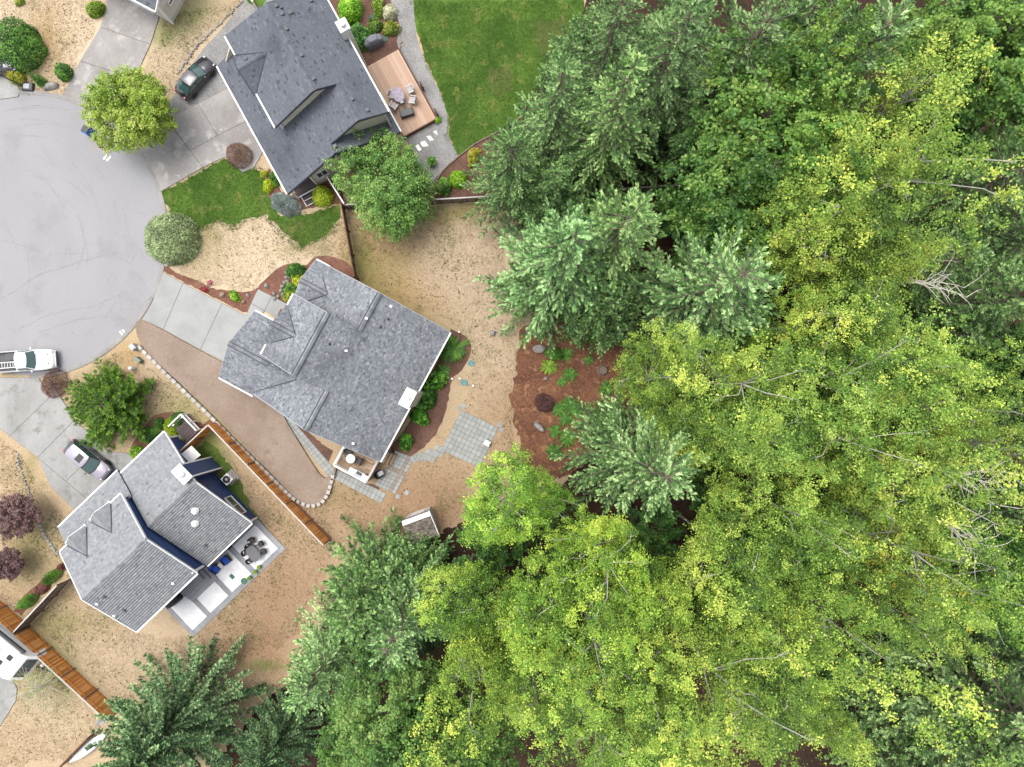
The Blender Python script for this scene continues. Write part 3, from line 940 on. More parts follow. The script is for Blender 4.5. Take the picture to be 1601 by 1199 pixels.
# ---------------------------------------------------------------- house with the salmon deck (top)
A = House("house", 340, 103, -61.27, "large house with slate blue shingle roof in stepped gables and a salmon deck", None, M['shA'], M['cream'],
          toner=tone_mix(.42, .64, .93, lambda r: r.choice((.0, .1, .85, .8))), riser=.018)
sl = .482
w_ = lambda v: 2.7 + sl * v
A.slope([(0, 0, w_(0)), (7.2, 0, w_(0)), (7.2, 2.6, w_(2.6)), (0, 2.6, w_(2.6))])
A.slope([(7.2, 0, w_(0)), (10.65, 0, w_(0)), (10.65, 7.6, w_(7.6)), (7.2, 7.6, w_(7.6))])
A.slope([(10.65, 0, w_(0)), (11.4, 0, w_(0)), (11.4, 4.92, w_(4.92)), (10.65, 4.92, w_(4.92))])
e_ = lambda v: 7.2 - .506 * (v - 5.95)
A.slope([(7.6, 7.6, e_(7.6)), (10.65, 7.6, e_(7.6)), (10.65, 9.9, e_(9.9)), (7.6, 9.9, e_(9.9))])
f_ = lambda v: 7.2 - .506 * (5.95 - v)
A.slope([(-.15, 1.98, f_(1.98)), (7.6, 1.98, f_(1.98)), (7.6, 5.95, 7.2), (.5, 5.95, 7.2)])
A.slope([(.5, 5.95, 7.2), (7.6, 5.95, 7.2), (7.6, 9.9, e_(9.9)), (-.15, 9.9, e_(9.9))])
g_ = lambda v: w_(4.92) - .462 * (v - 4.92)
A.slope([(7.9, 4.92, g_(4.92)), (11.4, 4.92, g_(4.92)), (11.4, 10.05, g_(10.05)), (7.9, 10.05, g_(10.05))])
for s in (-1, 1):
    A.slope([(3.1, 1.75, 6.3), (3.1, 4.35, 6.3), (3.1 + 1.62 * s, 4.35, 5.12), (3.1 + 1.62 * s, 1.75, 5.12)], .1)
A.ridge((.5, 5.95, 7.2), (7.6, 5.95, 7.2), .28, .03, False)
A.ridge((7.6, 7.6, 6.365), (10.65, 7.6, 6.365), .28, .03, False)
A.ridge((10.65, 4.92, g_(4.92)), (11.4, 4.92, g_(4.92)), .28, .03, False)
A.ridge((3.1, 1.75, 6.3), (3.1, 4.2, 6.3), .24, .02, False)
A.valley((3.1, 4.2, 6.33), (1.5, 1.95, 5.2), .05); A.valley((3.1, 4.2, 6.33), (4.7, 1.95, 5.2), .05)
A.gutter((0, -.07, 2.64), (11.4, -.07, 2.64)); A.gutter((-.15, 1.91, 5.12), (1.45, 1.91, 5.12)); A.gutter((4.75, 1.91, 5.12), (7.6, 1.91, 5.12))
A.gutter((-.15, 9.97, 5.14), (10.65, 9.97, 5.14)); A.gutter((7.9, 10.12, 2.66), (11.4, 10.12, 2.66))
for s in (-1, 1):
    A.rake((3.1, 1.72, 6.26), (3.1 + 1.62 * s, 1.72, 5.08), M['flash'])
for pts in ([(7.62, 1.95, 5.14), (7.62, 5.95, 7.12), (7.62, 7.7, 6.25)], [(10.68, 4.6, 4.85), (10.68, 7.6, 6.28), (10.68, 9.9, 5.16)], [(11.43, 0, 2.62), (11.43, 4.92, 4.98), (11.43, 10.05, 2.62)]):
    for a, b in zip(pts[:-1], pts[1:]): A.rake(a, b, M['cream'] if False else M['flash'], .04, .16)
A.wall([(7.25, 2.2, 3.2), (7.25, 9.6, 3.2), (7.25, 9.6, 5.2), (7.25, 5.95, 7.05), (7.25, 2.2, 5.15)], (1, 0, 0))
A.wall([(10.3, 4.2, 2.8), (10.3, 9.6, 2.8), (10.3, 9.6, 5.2), (10.3, 7.6, 6.2), (10.3, 4.2, 4.55)], (1, 0, 0))
A.wall([(10.9, 2.1, 0), (10.9, 9.65, 0), (10.9, 9.65, 2.72), (10.9, 4.92, 4.9), (10.9, 2.1, 3.55)], (1, 0, 0))
A.wall([(.2, 9.65, 0), (10.9, 9.65, 0), (10.9, 9.65, 2.72), (10.3, 9.65, 5.1), (.2, 9.65, 5.1)], (0, 1, 0))
A.wall([(.2, .5, 0), (9.2, .5, 0), (9.2, .5, 2.7), (.2, .5, 2.7)], (0, -1, 0))
A.wall([(.1, 2.3, 3.0), (7.25, 2.3, 3.0), (7.25, 2.3, 5.15), (.1, 2.3, 5.15)], (0, -1, 0))
A.wall([(.2, .5, 0), (.2, 9.65, 0), (.2, 9.65, 5.1), (.2, 2.3, 5.1), (.2, .5, 2.7)], (-1, 0, 0))
A.wall([(9.2, .5, 0), (9.2, 2.1, 0), (9.2, 2.1, 3.5), (9.2, .5, 2.75)], (1, 0, 0))
A.wall([(3.1 - 1.4, 1.98, 5.1), (3.1 + 1.4, 1.98, 5.1), (3.1, 1.98, 6.15)], (0, -1, 0))
for (u, v) in ((.9, 6.45), (1.6, 7.1), (1.55, 6.0 + .55), (2.75, 6.3), (4.9, 6.35), (6.8, 6.3), (9.0, 8.0), (10.1, 8.6), (1.0, 8.8)):
    A.vent(u, v, e_(v))
A.vent(1.15, 6.7, e_(6.7), .14, .2); A.vent(10.9, 5.2, g_(5.2) + .02, .24)
A.vent(2.6, 2.6, 6.0, .24); A.pipe(11.0, 8.4, g_(8.4))
# corner boards, windows, porch
for bc, bs_ in (((10.96, 2.12, 1.75), (.1, .12, 3.5)), ((10.36, 9.62, 4.0), (.1, .1, 2.4)), ((7.31, 2.3, 4.3), (.09, .14, 1.6))):
    A.later("corner_board", MB().box(bc, bs_), M['white'], 'root')
A.window((10.94, 3.05, 1.85), .85, 1.15, (0, 1, 0), (1, 0, 0)); A.window((10.94, 4.95, 1.85), .85, 1.15, (0, 1, 0), (1, 0, 0)); A.window((10.94, 7.4, 1.85), 1.4, 1.2, (0, 1, 0), (1, 0, 0))
pb = MB()
for i in range(15): pb.box((9.25 + .135 * i, 1.2, .52), (.125, 1.9, .05), 0, random.random())
pb.box((10.3, 1.2, .25), (2.0, 1.8, .45))
A.later("porch_floor", pb, M['porch'], 'root')
for k, (u, z) in enumerate(((11.45, .36), (11.85, .19))):
    A.later("porch_step", MB().box((u, 1.25, z / 2), (.38, 1.3, z), 0, .3 + .3 * k), M['porch'], 'root')
    A.later("step_edge", MB().box((u + .20, 1.25, z - .02), (.05, 1.34, .07)), M['white_d'], 'root')
A.later("porch_trim", MB().box((11.22, 1.2, .5), (.06, 2.0, .1)).bar((11.2, .25, 0), (11.2, .25, 2.8), .12, .12).bar((11.24, .5, .45), (12.05, .5, .1), .06, .1).bar((11.24, 2.0, .45), (12.05, 2.0, .1), .06, .1), M['white'], 'root')
A.later("chimney", MB().box((4.1, 9.98, 3.2), (.82, .72, 6.4)).box((4.1, 9.98, 6.43), (.92, .82, .08)), M['white_d'], 'root', bevel=.01)
A.later("chimney_flue", MB().lathe([(.16, 0), (.16, .3), (.25, .3), (.25, .36), (.06, .42)], (4.1, 9.98, 6.45), 14), M['steel'], 'root')
A.done(M['flash'])

# deck of the same house
dk = empty("wooden_deck", A.root.matrix_basis @ Vector((7.7, 11.7, 0)), R(-61.27), "low salmon coloured deck behind the slate blue roofed house", "deck")
mb = MB(); r_ = random.Random(4)
for i in range(23):
    y = -1.5 + .131 * i
    u0 = -3.2 if y < 2 else -3.2
    t = 0
    L = 6.4 if y < 10 else 6
    a = -3.2
    while a < 3.2:
        ln = min(r_.uniform(2.2, 4.2), 3.2 - a)
        mb.box((a + ln / 2, y + .06, .37), (ln - .006, .125, .04), 0, r_.random())
        a += ln
mb.build("deck_boards", M['deckA'], dk, "stuff")
MB().box((0, 1.58, .22), (6.5, .08, .40)).box((3.26, .02, .22), (.08, 3.2, .40)).box((-3.26, .02, .22), (.08, 3.2, .40)).build("deck_skirt", M['brownwood'], dk)
for u in (.4, 2.9): MB().box((u, 1.75, .5), (.5, .1, .9), 0, .4).build("deck_post", M['brownwood'], dk)

# ---------------------------------------------------------------- centre house
B = House("house", 496, 407, -28.434, "house in the centre with blended grey shingle roof, front gables and white chimney", None, M['shB'], M['beige'],
          toner=tone_mix(.28, .72, .75, lambda r: r.random()), riser=.018, expo=.145, edge=1.1, tabs=(.10, .14, .18, .24))
es = .53
E_ = lambda u: 5.6 - es * (u - 6.2)
W_ = lambda u: 2.65 + .5 * (u - .3)
S_ = lambda u: 6.8455 - .5 * (3.85 - u)
B.slope([(6.2, 0, E_(6.2)), (11.8, 0, E_(11.8)), (11.8, -11.5, E_(11.8)), (6.2, -11.5, E_(6.2))])
B.slope([(3.85, -3.1, E_(3.85)), (6.2, -3.1, E_(6.2)), (6.2, -8.2, E_(6.2)), (3.85, -8.2, E_(3.85))])
B.slope([(.3, 0, W_(.3)), (6.2, 0, W_(6.2)), (6.2, -3.2, W_(6.2)), (.3, -3.2, W_(.3))])
B.slope([(.3, -8.0, W_(.3)), (6.2, -8.0, W_(6.2)), (6.2, -11.5, W_(6.2)), (.3, -11.5, W_(.3))])
B.slope([(.5, -3.1, S_(.5)), (3.85, -3.1, S_(3.85)), (3.85, -8.2, S_(3.85)), (.5, -8.2, S_(.5))])
for s in (-1, 1):
    B.slope([(-.1, -1.95, 3.66), (2.6, -1.95, 3.66), (2.6, -1.95 + 1.95 * s, 2.7), (-.1, -1.95 + 1.95 * s, 2.7)])
    B.slope([(.38, -5.7, 6.13), (2.7, -5.7, 6.13), (2.7, -5.7 + 1.6 * s, 5.13), (.38, -5.7 + 1.6 * s, 5.13)], .1)
B.slope([(-2.4, -8.75, 4.25), (3.8, -8.75, 4.25), (3.8, -11.68, 2.7), (-2.4, -11.68, 2.7)])
B.slope([(-2.4, -8.75, 4.25), (1.2, -8.75, 4.25), (1.2, -5.8, 2.7), (-2.4, -5.8, 2.7)])
B.slope([(1.2, -8.75, 4.25), (3.8, -8.75, 4.25), (3.8, -8.0, 3.85), (1.2, -8.0, 3.85)])
B.ridge((6.2, 0, 5.6), (6.2, -3.1, 5.6)); B.ridge((6.2, -8.2, 5.6), (6.2, -11.5, 5.6)); B.ridge((3.85, -3.1, 6.8455), (3.85, -8.2, 6.8455))
B.ridge((-.1, -1.95, 3.66), (2.2, -1.95, 3.66), .26); B.ridge((.38, -5.7, 6.13), (2.4, -5.7, 6.13), .26); B.ridge((-2.4, -8.75, 4.25), (1.0, -8.75, 4.25), .26)
B.valley((3.45, -8.75, 4.27), (.6, -11.35, 2.86)); B.valley((2.25, -1.95, 3.68), (.35, -.2, 2.75)); B.valley((2.25, -1.95, 3.68), (.9, -3.2, 3.05))
B.valley((2.42, -5.7, 6.16), (.6, -4.15, 5.2)); B.valley((2.42, -5.7, 6.16), (.6, -7.25, 5.2))
B.gutter((11.86, 0, 2.58), (11.86, -11.5, 2.58)); B.gutter((.44, -3.1, 5.1), (.44, -4.0, 5.1)); B.gutter((.44, -7.4, 5.1), (.44, -8.2, 5.1))
B.gutter((-2.4, -11.74, 2.62), (.6, -11.74, 2.62)); B.gutter((-2.4, -5.74, 2.62), (.5, -5.74, 2.62)); B.gutter((-.1, .06, 2.62), (1.1, .06, 2.62))
for a, b in (((.3, .03, 2.6), (6.2, .03, 5.55)), ((6.2, .03, 5.55), (11.8, .03, 2.58)), ((.6, -11.53, 2.75), (6.2, -11.53, 5.55)), ((6.2, -11.53, 5.55), (11.8, -11.53, 2.58)),
             ((-2.43, -5.8, 2.62), (-2.43, -8.75, 4.2)), ((-2.43, -8.75, 4.2), (-2.43, -11.68, 2.62)), ((-.13, 0, 2.62), (-.13, -1.95, 3.6)), ((-.13, -1.95, 3.6), (-.13, -3.9, 2.62)),
             ((.5, -3.07, 5.1), (3.85, -3.07, 6.78)), ((.5, -8.23, 5.1), (3.85, -8.23, 6.78))):
    B.rake(a, b, M['grey'], .05, .14)
B.wall([(11.4, 0, 0), (11.4, -11.1, 0), (11.4, -11.1, 2.7), (11.4, -.3, 2.7)], (1, 0, 0))
B.wall([(.8, -.3, 0), (11.4, -.3, 0), (11.4, -.3, 2.75), (6.2, -.3, 5.4), (.8, -.3, 2.75)], (0, 1, 0))
B.wall([(.8, -11.1, 0), (11.4, -11.1, 0), (11.4, -11.1, 2.75), (6.2, -11.1, 5.4), (.8, -11.1, 2.75)], (0, -1, 0))
B.wall([(.85, -3.3, 2.6), (6.2, -3.3, 2.6), (6.2, -3.3, 5.4), (3.85, -3.3, 6.6), (.85, -3.3, 5.15)], (0, 1, 0))
B.wall([(.85, -8.0, 2.6), (6.2, -8.0, 2.6), (6.2, -8.0, 5.4), (3.85, -8.0, 6.6), (.85, -8.0, 5.15)], (0, -1, 0))
B.wall([(.85, -3.3, 0), (.85, -8.0, 0), (.85, -8.0, 5.1), (.85, -3.3, 5.1)], (-1, 0, 0))
B.wall([(.5, -.2, 0), (.5, -3.7, 0), (.5, -3.7, 2.65), (.5, -1.95, 3.5), (.5, -.2, 2.65)], (-1, 0, 0))
B.wall([(.6, -4.3, 5.0), (.6, -7.1, 5.0), (.6, -5.7, 5.95)], (-1, 0, 0))
B.wall([(-2.0, -6.1, 0), (-2.0, -11.4, 0), (-2.0, -11.4, 2.7), (-2.0, -8.75, 4.1), (-2.0, -6.1, 2.7)], (-1, 0, 0))
B.wall([(-2.0, -11.4, 0), (.9, -11.4, 0), (.9, -11.4, 2.65), (-2.0, -11.4, 2.65)], (0, -1, 0))
B.wall([(-2.0, -6.1, 0), (.9, -6.1, 0), (.9, -6.1, 2.65), (-2.0, -6.1, 2.65)], (0, 1, 0))
B.later("chimney", MB().box((11.68, -5.85, 2.7), (.74, 1.3, 5.4)), M['white_d'], 'root', bevel=.01)
B.later("chimney_cap", MB().box((11.68, -5.85, 5.43), (.86, 1.42, .09)), M['white'], 'root', bevel=.01)
B.later("chimney_flue", MB().lathe([(.2, 0), (.2, .08), (.13, .1), (.13, .25), (.19, .25), (.19, .3), (.03, .34)], (11.68, -5.85, 5.47), 14), M['white'], 'root')
B.valley((11.25, -5.2, E_(11.25) + .03), (10.95, -5.85, E_(10.95) + .03), .06); B.valley((11.25, -6.5, E_(11.25) + .03), (10.95, -5.85, E_(10.95) + .03), .06)
B.pipe(7.5, -1.4, E_(7.5), .05, .28); B.pipe(7.3, -2.2, E_(7.3), .06, .3); B.pipe(4.9, -5.0, E_(4.9), .06, .3)
for (u, v) in ((7.3, -.45), (6.1, -4.9), (9.5, -11.0), (6.25, -2.1)):
    B.later("vent_cap", MB().box((u, v, E_(u) + .1), (.2, .16, .22), .3), M['white'])
# 'entry ramp' of brown timber beside the walk
B.later("entry_step", MB().box((-1.0, -5.1, .1), (1.15, .55, .2), 0, .5), M['rust'], 'root', bevel=.01)
B.later("front_door", MB().box((.79, -5.0, 1.05), (.06, .95, 2.05)), M['rust'], 'root')
B.later("downspout", MB().bar((-1.9, -11.5, .05), (-1.2, -12.0, .05), .08, .06).bar((-1.95, -11.55, .05), (-1.95, -11.55, 2.5), .08, .06), M['white'], 'root')
B.later("electric_meter", MB().box((11.5, -3.9, 1.2), (.2, .5, .8)), M['grey'], 'root', bevel=.02)
B.window((11.43, -1.9, 1.4), 1.6, 1.2, (0, 1, 0), (1, 0, 0)); B.window((11.43, -8.6, 1.3), 1.8, 1.9, (0, 1, 0), (1, 0, 0))
B.later("garage_door", MB().box((-2.04, -8.75, 1.05), (.06, 4.6, 2.1)), M['white'], 'root')
B.done(M['flash'])


def hb(h, u, v, z=0.0):
    return h.root.matrix_basis @ Vector((u, v, z))


bpy.context.view_layer.update()
db = empty("raised_deck", hb(B, 10.05, -12.45), R(-28.434), "small raised deck of weathered boards with white railing beside the centre house", "deck")
mb = MB()
for i in range(18):
    y = -1.2 + .14 * i
    a = -1.47
    while a < 1.47:
        ln = min(r_.uniform(1.0, 2.6), 1.47 - a)
        mb.box((a + ln / 2, y + .06, .9), (ln - .006, .13, .04), 0, r_.random()); a += ln
mb.build("deck_boards", M['deckB'], db, "stuff")
for x in (-1.4, 1.4):
    for y in (-1.15, 0, 1.1): MB().box((x, y, .44), (.1, .1, .88)).build("deck_post", M['oldwood'], db)
MB().box((0, -1.25, .8), (3.0, .05, .2)).box((1.5, 0, .8), (.05, 2.5, .2)).box((-1.5, 0, .8), (.05, 2.5, .2)).build("deck_skirt", M['oldwood'], db)
rails = [((-1.45, 1.1), (-1.45, -1.2)), ((-1.45, -1.2), (1.45, -1.2)), ((1.45, -1.2), (1.45, .75))]
for (x0, y0), (x1, y1) in rails:
    rl = MB().bar((x0, y0, 1.8), (x1, y1, 1.8), .14, .05).bar((x0, y0, 1.02), (x1, y1, 1.02), .05, .05).build("railing", M['white'] if x0 < 1 else M['capwood'], db)
    n = int(math.dist((x0, y0), (x1, y1)) / .13)
    bl = MB()
    for k in range(n + 1):
        t = k / n
        bl.box((x0 + (x1 - x0) * t, y0 + (y1 - y0) * t, 1.41), (.035, .035, .76))
    bl.build("balusters", M['white'], rl, "stuff")
for k in range(3):
    MB().box((1.72 + .28 * k, 1.1 - .02 * k, .72 - .24 * k), (.27, 1.0, .05), 0, .7 - .2 * k).build("stair_tread", M['deckB'], db)
MB().bar((1.6, 1.6, .7), (2.4, 1.6, .1), .05, .24).bar((1.6, .6, .7), (2.4, .6, .1), .05, .24).build("stair_stringer", M['oldwood'], db)

# ---------------------------------------------------------------- navy house (lower left)
Cc = House("house", 92, 825, -46.215, "navy blue house with light grey shingle roof in two levels and white trim", None, M['shC'], M['navy'],
           toner=tone_mix(.48, .78, .92, lambda r: r.uniform(.3, .9)), riser=.02, expo=.19, edge=.0)  # butt edges take the darkest tone, painting in the shadow under each course
k1 = .455
c1 = lambda u: 4.95 - k1 * abs(u - 5.25)
c2 = lambda u: 6.4 - k1 * abs(u - 6.1)
Cc.slope([(.3, 6.3, c1(.3)), (.3, 11.15, c1(.3)), (5.25, 11.15, 4.95), (5.25, 6.3, 4.95)])
Cc.slope([(5.25, 6.3, 4.95), (5.25, 11.15, 4.95), (10.15, 11.15, c1(10.15)), (10.15, 6.3, c1(10.15))], riser=.03, cover=.74)  # dark deck left bare between courses stands in for butt-edge shadow lines
Cc.slope([(-.05, -.05, 2.65), (-.05, 6.4, 2.65), (2.5, 6.4, 2.65 + 2.55 * k1), (2.5, -.05, 2.65 + 2.55 * k1)])
Cc.slope([(1.95, -.05, c2(1.95)), (1.95, 6.3, c2(1.95)), (6.1, 6.3, 6.4), (6.1, -.05, 6.4)])
Cc.slope([(6.1, -.05, 6.4), (6.1, 6.3, 6.4), (10.25, 6.3, c2(10.25)), (10.25, -.05, c2(10.25))], riser=.03, cover=.74)  # same dark gaps here, shade lines built into the courses
for cv in (1.75, 4.27):
    for s in (-1, 1):
        Cc.slope([(1.82, cv, 5.36), (4.0, cv, 5.36), (4.0, cv + .99 * s, 4.58), (1.82, cv + .99 * s, 4.58)], .09)
        Cc.valley((3.82, cv, 5.38), (2.0, cv + 1.0 * s, 4.62), .05)
        Cc.rake((1.79, cv, 5.31), (1.79, cv + .99 * s, 4.52), None, .05, .14)
        Cc.later("eave_return", MB().box((1.84, cv + .97 * s, 4.5), (.3, .1, .16)), M['white'])
    Cc.wall([(1.95, cv - .85, 4.4), (1.95, cv + .85, 4.4), (1.95, cv, 5.2)], (-1, 0, 0))
Cc.ridge((5.25, 6.3, 4.95), (5.25, 11.15, 4.95), .26, .03, False); Cc.ridge((6.1, -.05, 6.4), (6.1, 6.3, 6.4), .26, .03, False)
Cc.gutter((.24, 6.4, 2.66), (.24, 11.15, 2.66)); Cc.gutter((-.11, -.05, 2.58), (-.11, 6.4, 2.58)); Cc.gutter((10.22, 6.3, 2.66), (10.22, 11.15, 2.66)); Cc.gutter((10.32, -.05, 4.46), (10.32, 6.3, 4.46))
for a, b in (((1.89, -.05, 4.45), (1.89, .75, 4.45)), ((1.89, 5.26, 4.45), (1.89, 6.3, 4.45))): Cc.gutter(a, b)
for v, f, u0, um, u1 in ((11.18, c1, .3, 5.25, 10.15), (6.33, c2, 1.95, 6.1, 10.25), (-.08, c2, 1.95, 6.1, 10.25)):
    Cc.rake((u0, v, f(u0) - .02), (um, v, f(um) - .02)); Cc.rake((um, v, f(um) - .02), (u1, v, f(u1) - .02))
Cc.rake((-.05, 6.43, 2.62), (2.2, 6.43, 3.65), M['flash'], .04, .12)
Cc.wall([(2.2, 6.08, 2.7), (10.0, 6.08, 2.5), (10.0, 6.08, c2(10.0) - .05), (6.1, 6.08, 6.3), (2.2, 6.08, c2(2.2) - .05)], (0, 1, 0))
Cc.wall([(.6, 10.62, 0), (9.8, 10.62, 0), (9.8, 10.62, 2.75), (5.25, 10.62, 4.85), (.6, 10.62, 2.75)], (0, 1, 0))
Cc.wall([(9.8, 6.08, 0), (9.8, 10.62, 0), (9.8, 10.62, 2.75), (9.8, 6.08, 2.75)], (1, 0, 0))
Cc.wall([(9.82, .3, 0), (9.82, 6.08, 0), (9.82, 6.08, 4.55), (9.82, .3, 4.55)], (1, 0, 0))
Cc.wall([(.4, .3, 0), (9.82, .3, 0), (9.82, .3, 4.6), (6.1, .3, 6.3), (2.2, .3, 4.5)], (0, -1, 0))
Cc.wall([(.4, .3, 0), (.4, 6.3, 0), (.4, 6.3, 2.7), (.4, .3, 2.7)], (-1, 0, 0))
Cc.wall([(2.2, .3, 3.2), (2.2, 6.08, 3.2), (2.2, 6.08, 4.5), (2.2, .3, 4.5)], (-1, 0, 0))
Cc.wall([(.7, 6.3, 0), (.7, 10.62, 0), (.7, 10.62, 2.7), (.7, 6.3, 2.7)], (-1, 0, 0))
for bc, bs_ in (((9.84, 10.66, 1.35), (.14, .14, 2.7)), ((.58, 10.66, 1.35), (.14, .14, 2.7)), ((9.98, 6.13, 3.7), (.16, .14, 1.9)), ((2.2, 6.13, 3.9), (.14, .14, 1.1))):
    Cc.later("corner_board", MB().box(bc, bs_), M['white'], 'root')
Cc.later("chimney", MB().box((4.27, 11.02, 2.65), (1.24, .74, 5.3)), M['navy'], 'root')
Cc.later("chimney_cap", MB().box((4.27, 11.02, 5.34), (1.4, .92, .1)), M['white'], 'root', bevel=.01)
for bu in (3.66, 4.88): Cc.later("chimney_trim", MB().box((bu, 11.39, 2.65), (.12, .06, 5.3)), M['white'], 'root')
Cc.later("chimney_flue", MB().lathe([(.2, 0), (.2, .12), (.28, .12), (.28, .2), (.16, .26), (.0, .28)], (4.27, 11.02, 5.39), 14), M['steel'], 'root')
for u, v in ((6.7, 9.35), (7.35, 8.55)):
    Cc.later("skylight_dome", MB().lathe([(.30, -.12), (.30, .06), (.26, .06), (.25, .14), (.18, .23), (.08, .27), (.0, .28)], (u, v, c1(u)), 16), M['white'], smooth=True)
Cc.vent(9.0, 7.6, c1(9.0), .22, .14); Cc.vent(7.0, 1.0, c2(7.0), .2, .14); Cc.vent(8.6, .9, c2(8.6), .2, .14)
for u, v in ((7.0, .3), (8.4, .2), (9.6, 4.7)): Cc.later("vent_cap", MB().box((u, v, c2(u) + .1), (.2, .13, .2), .6), M['white'])
Cc.window((8.1, 10.66, 1.5), 1.75, 1.15, (1, 0, 0), (0, 1, 0))
Cc.later("awning", MB().add([(2.3, 10.65, 2.1), (3.35, 10.65, 2.1), (3.35, 11.55, 1.75), (2.3, 11.55, 1.75), (2.3, 10.65, 2.02), (3.35, 10.65, 2.02), (3.35, 11.55, 1.67), (2.3, 11.55, 1.67)], [(3, 2, 1, 0)[::-1], (4, 5, 6, 7)[::-1], (0, 4, 7, 3)[::-1], (1, 2, 6, 5)[::-1], (3, 7, 6, 2)[::-1]]), M['white_d'], 'root')
# front porch with white railing
pf = MB()
for i in range(12): pf.box((-.15 + .145 * i, 11.75, .5), (.135, 1.5, .05), 0, random.random())
pf.box((.65, 11.7, .24), (1.7, 1.4, .45))
Cc.later("porch_floor", pf, M['porch'], 'root')
rl = MB()
for z in (1.35, .65): rl.bar((-.2, 12.5, z), (1.55, 12.5, z), .1, .06).bar((-.2, 12.5, z), (-.2, 11.1, z), .1, .06)
for x in (-.2, .65, 1.55): rl.box((x, 12.5, .7), (.1, .1, 1.4))
for i in range(16): rl.box((-.1 + .105 * i, 12.5, 1.0), (.035, .035, .7))
Cc.later("porch_railing", rl, M['white'], 'root')
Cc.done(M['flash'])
bpy.context.view_layer.update()

# patio of the navy house: one bedding sheet, light fields, grey bands, landing and steps
pc = MB()
W2 = lambda u, v: hb(Cc, u, v)
pc.prism([(W2(*q).x, W2(*q).y) for q in ((9.7, .1), (13.3, .1), (13.3, 10.6), (9.7, 10.6))], 0, .035)
patio = pc.build("patio", M['joint'], None, "structure")


def pat(u0, v0, u1, v1, mat, name, z=.06):
    q = [W2(*a) for a in ((u0, v0), (u1, v0), (u1, v1), (u0, v1))]
    MB().prism(inset([(p.x, p.y) for p in q], .008), .0, z).build(name, mat, patio)


vb = [.1, .45, 2.1, 2.55, 4.55, 5.0, 7.15, 7.6, 10.15, 10.6]
pat(9.7, .1, 13.3, .45, M['gpatio'], "band"); pat(12.85, .45, 13.3, 10.6, M['gpatio'], "band"); pat(9.7, 10.15, 12.85, 10.6, M['gpatio'], "band")
for v0, v1 in ((2.1, 2.5), (4.55, 4.95), (7.15, 7.6)): pat(9.9 if v0 > 4 else 11.2, v0, 12.85, v1, M['gpatio'], "band")
pat(9.7, .45, 12.85, 2.1, M['wpatio'], "slab"); pat(11.2, 2.5, 12.85, 4.55, M['wpatio'], "slab"); pat(10.05, 4.95, 12.85, 7.15, M['wpatio'], "slab"); pat(10.15, 7.6, 12.85, 10.15, M['wpatio'], "slab")
pat(9.7, 4.95, 10.05, 7.15, M['gpatio'], "band"); pat(9.7, 7.15, 10.15, 10.15, M['gpatio'], "band")
pat(9.7, 2.1, 11.2, 4.95, M['dpatio'], "step", .16); pat(9.7, 2.1, 10.85, 4.6, M['dpatio'], "step", .30); pat(9.7, 2.1, 10.5, 4.25, M['dpatio'], "landing", .45)

# ---------------------------------------------------------------- other buildings
# corner of the house at the upper edge
p = P(243, 17, 2.7)
D = House("house", 243, 17, 0, "grey roofed house with beige garage wall at the top of the driveway, mostly cut off", None, M['shA'], M['beige'], toner=tone_mix(.4, .7, .9, lambda r: r.random()))
a_ = R(-28)
D.root.rotation_euler = (0, 0, a_)
D.slope([(0, 0, 2.7), (0, 4.2, 4.8), (-8.4, 4.2, 4.8), (-8.4, 0, 2.7)]); D.slope([(0, 4.2, 4.8), (0, 8.4, 2.7), (-8.4, 8.4, 2.7), (-8.4, 4.2, 4.8)])
D.gutter((0, -.07, 2.63), (-8.4, -.07, 2.63)); D.rake((.03, 0, 2.65), (.03, 4.2, 4.75)); D.rake((.03, 4.2, 4.75), (.03, 8.4, 2.65))
D.wall([(-.2, .4, 0), (-.2, 8, 0), (-.2, 8, 2.8), (-.2, 4.2, 4.6), (-.2, .4, 2.8)], (1, 0, 0)); D.wall([(-8.2, .4, 0), (-.2, .4, 0), (-.2, .4, 2.7), (-8.2, .4, 2.7)], (0, -1, 0))
D.wall([(-8.2, .4, 0), (-8.2, 8, 0), (-8.2, 8, 2.8), (-8.2, 4.2, 4.6), (-8.2, .4, 2.8)], (-1, 0, 0)); D.wall([(-8.2, 8, 0), (-.2, 8, 0), (-.2, 8, 2.7), (-8.2, 8, 2.7)], (0, 1, 0))
D.later("corner_board", MB().box((-.15, .38, 1.35), (.16, .16, 2.7)), M['white'], 'root')
D.later("garage_door", MB().box((-4.2, .36, 1.05), (4.8, .06, 2.1)), M['white'], 'root')
D.window((-.16, 1.5, 1.5), .5, .35, (0, 1, 0), (1, 0, 0), 1)
D.done(M['flash'])

# garden shed at the wood's edge
sp = P(662, 812, 0)
sh = House("garden_shed", 662, 814, 20, "small garden shed with brown grey shingles and white eaves at the edge of the wood", None, M['shS'], M['beige'], z=0)
sh.root["category"] = "shed"; sh.root.scale = (.88, .88, .95)
sh.slope([(-1.25, -1.35, 2.15), (1.25, -1.35, 2.15), (1.25, .55, 2.62), (-1.25, .55, 2.62)])
sh.slope([(1.25, .55, 2.62), (1.25, 1.1, 2.3), (-1.25, 1.1, 2.3), (-1.25, .55, 2.62)][::-1])
sh.wall([(-1.1, -1.2, 0), (1.1, -1.2, 0), (1.1, -1.2, 2.1), (-1.1, -1.2, 2.1)], (0, -1, 0)); sh.wall([(-1.1, 1.0, 0), (1.1, 1.0, 0), (1.1, 1.0, 2.3), (-1.1, 1.0, 2.3)], (0, 1, 0))
for s in (-1, 1): sh.wall([(1.1 * s, -1.2, 0), (1.1 * s, 1.0, 0), (1.1 * s, 1.0, 2.28), (1.1 * s, .55, 2.5), (1.1 * s, -1.2, 2.1)], (s, 0, 0))
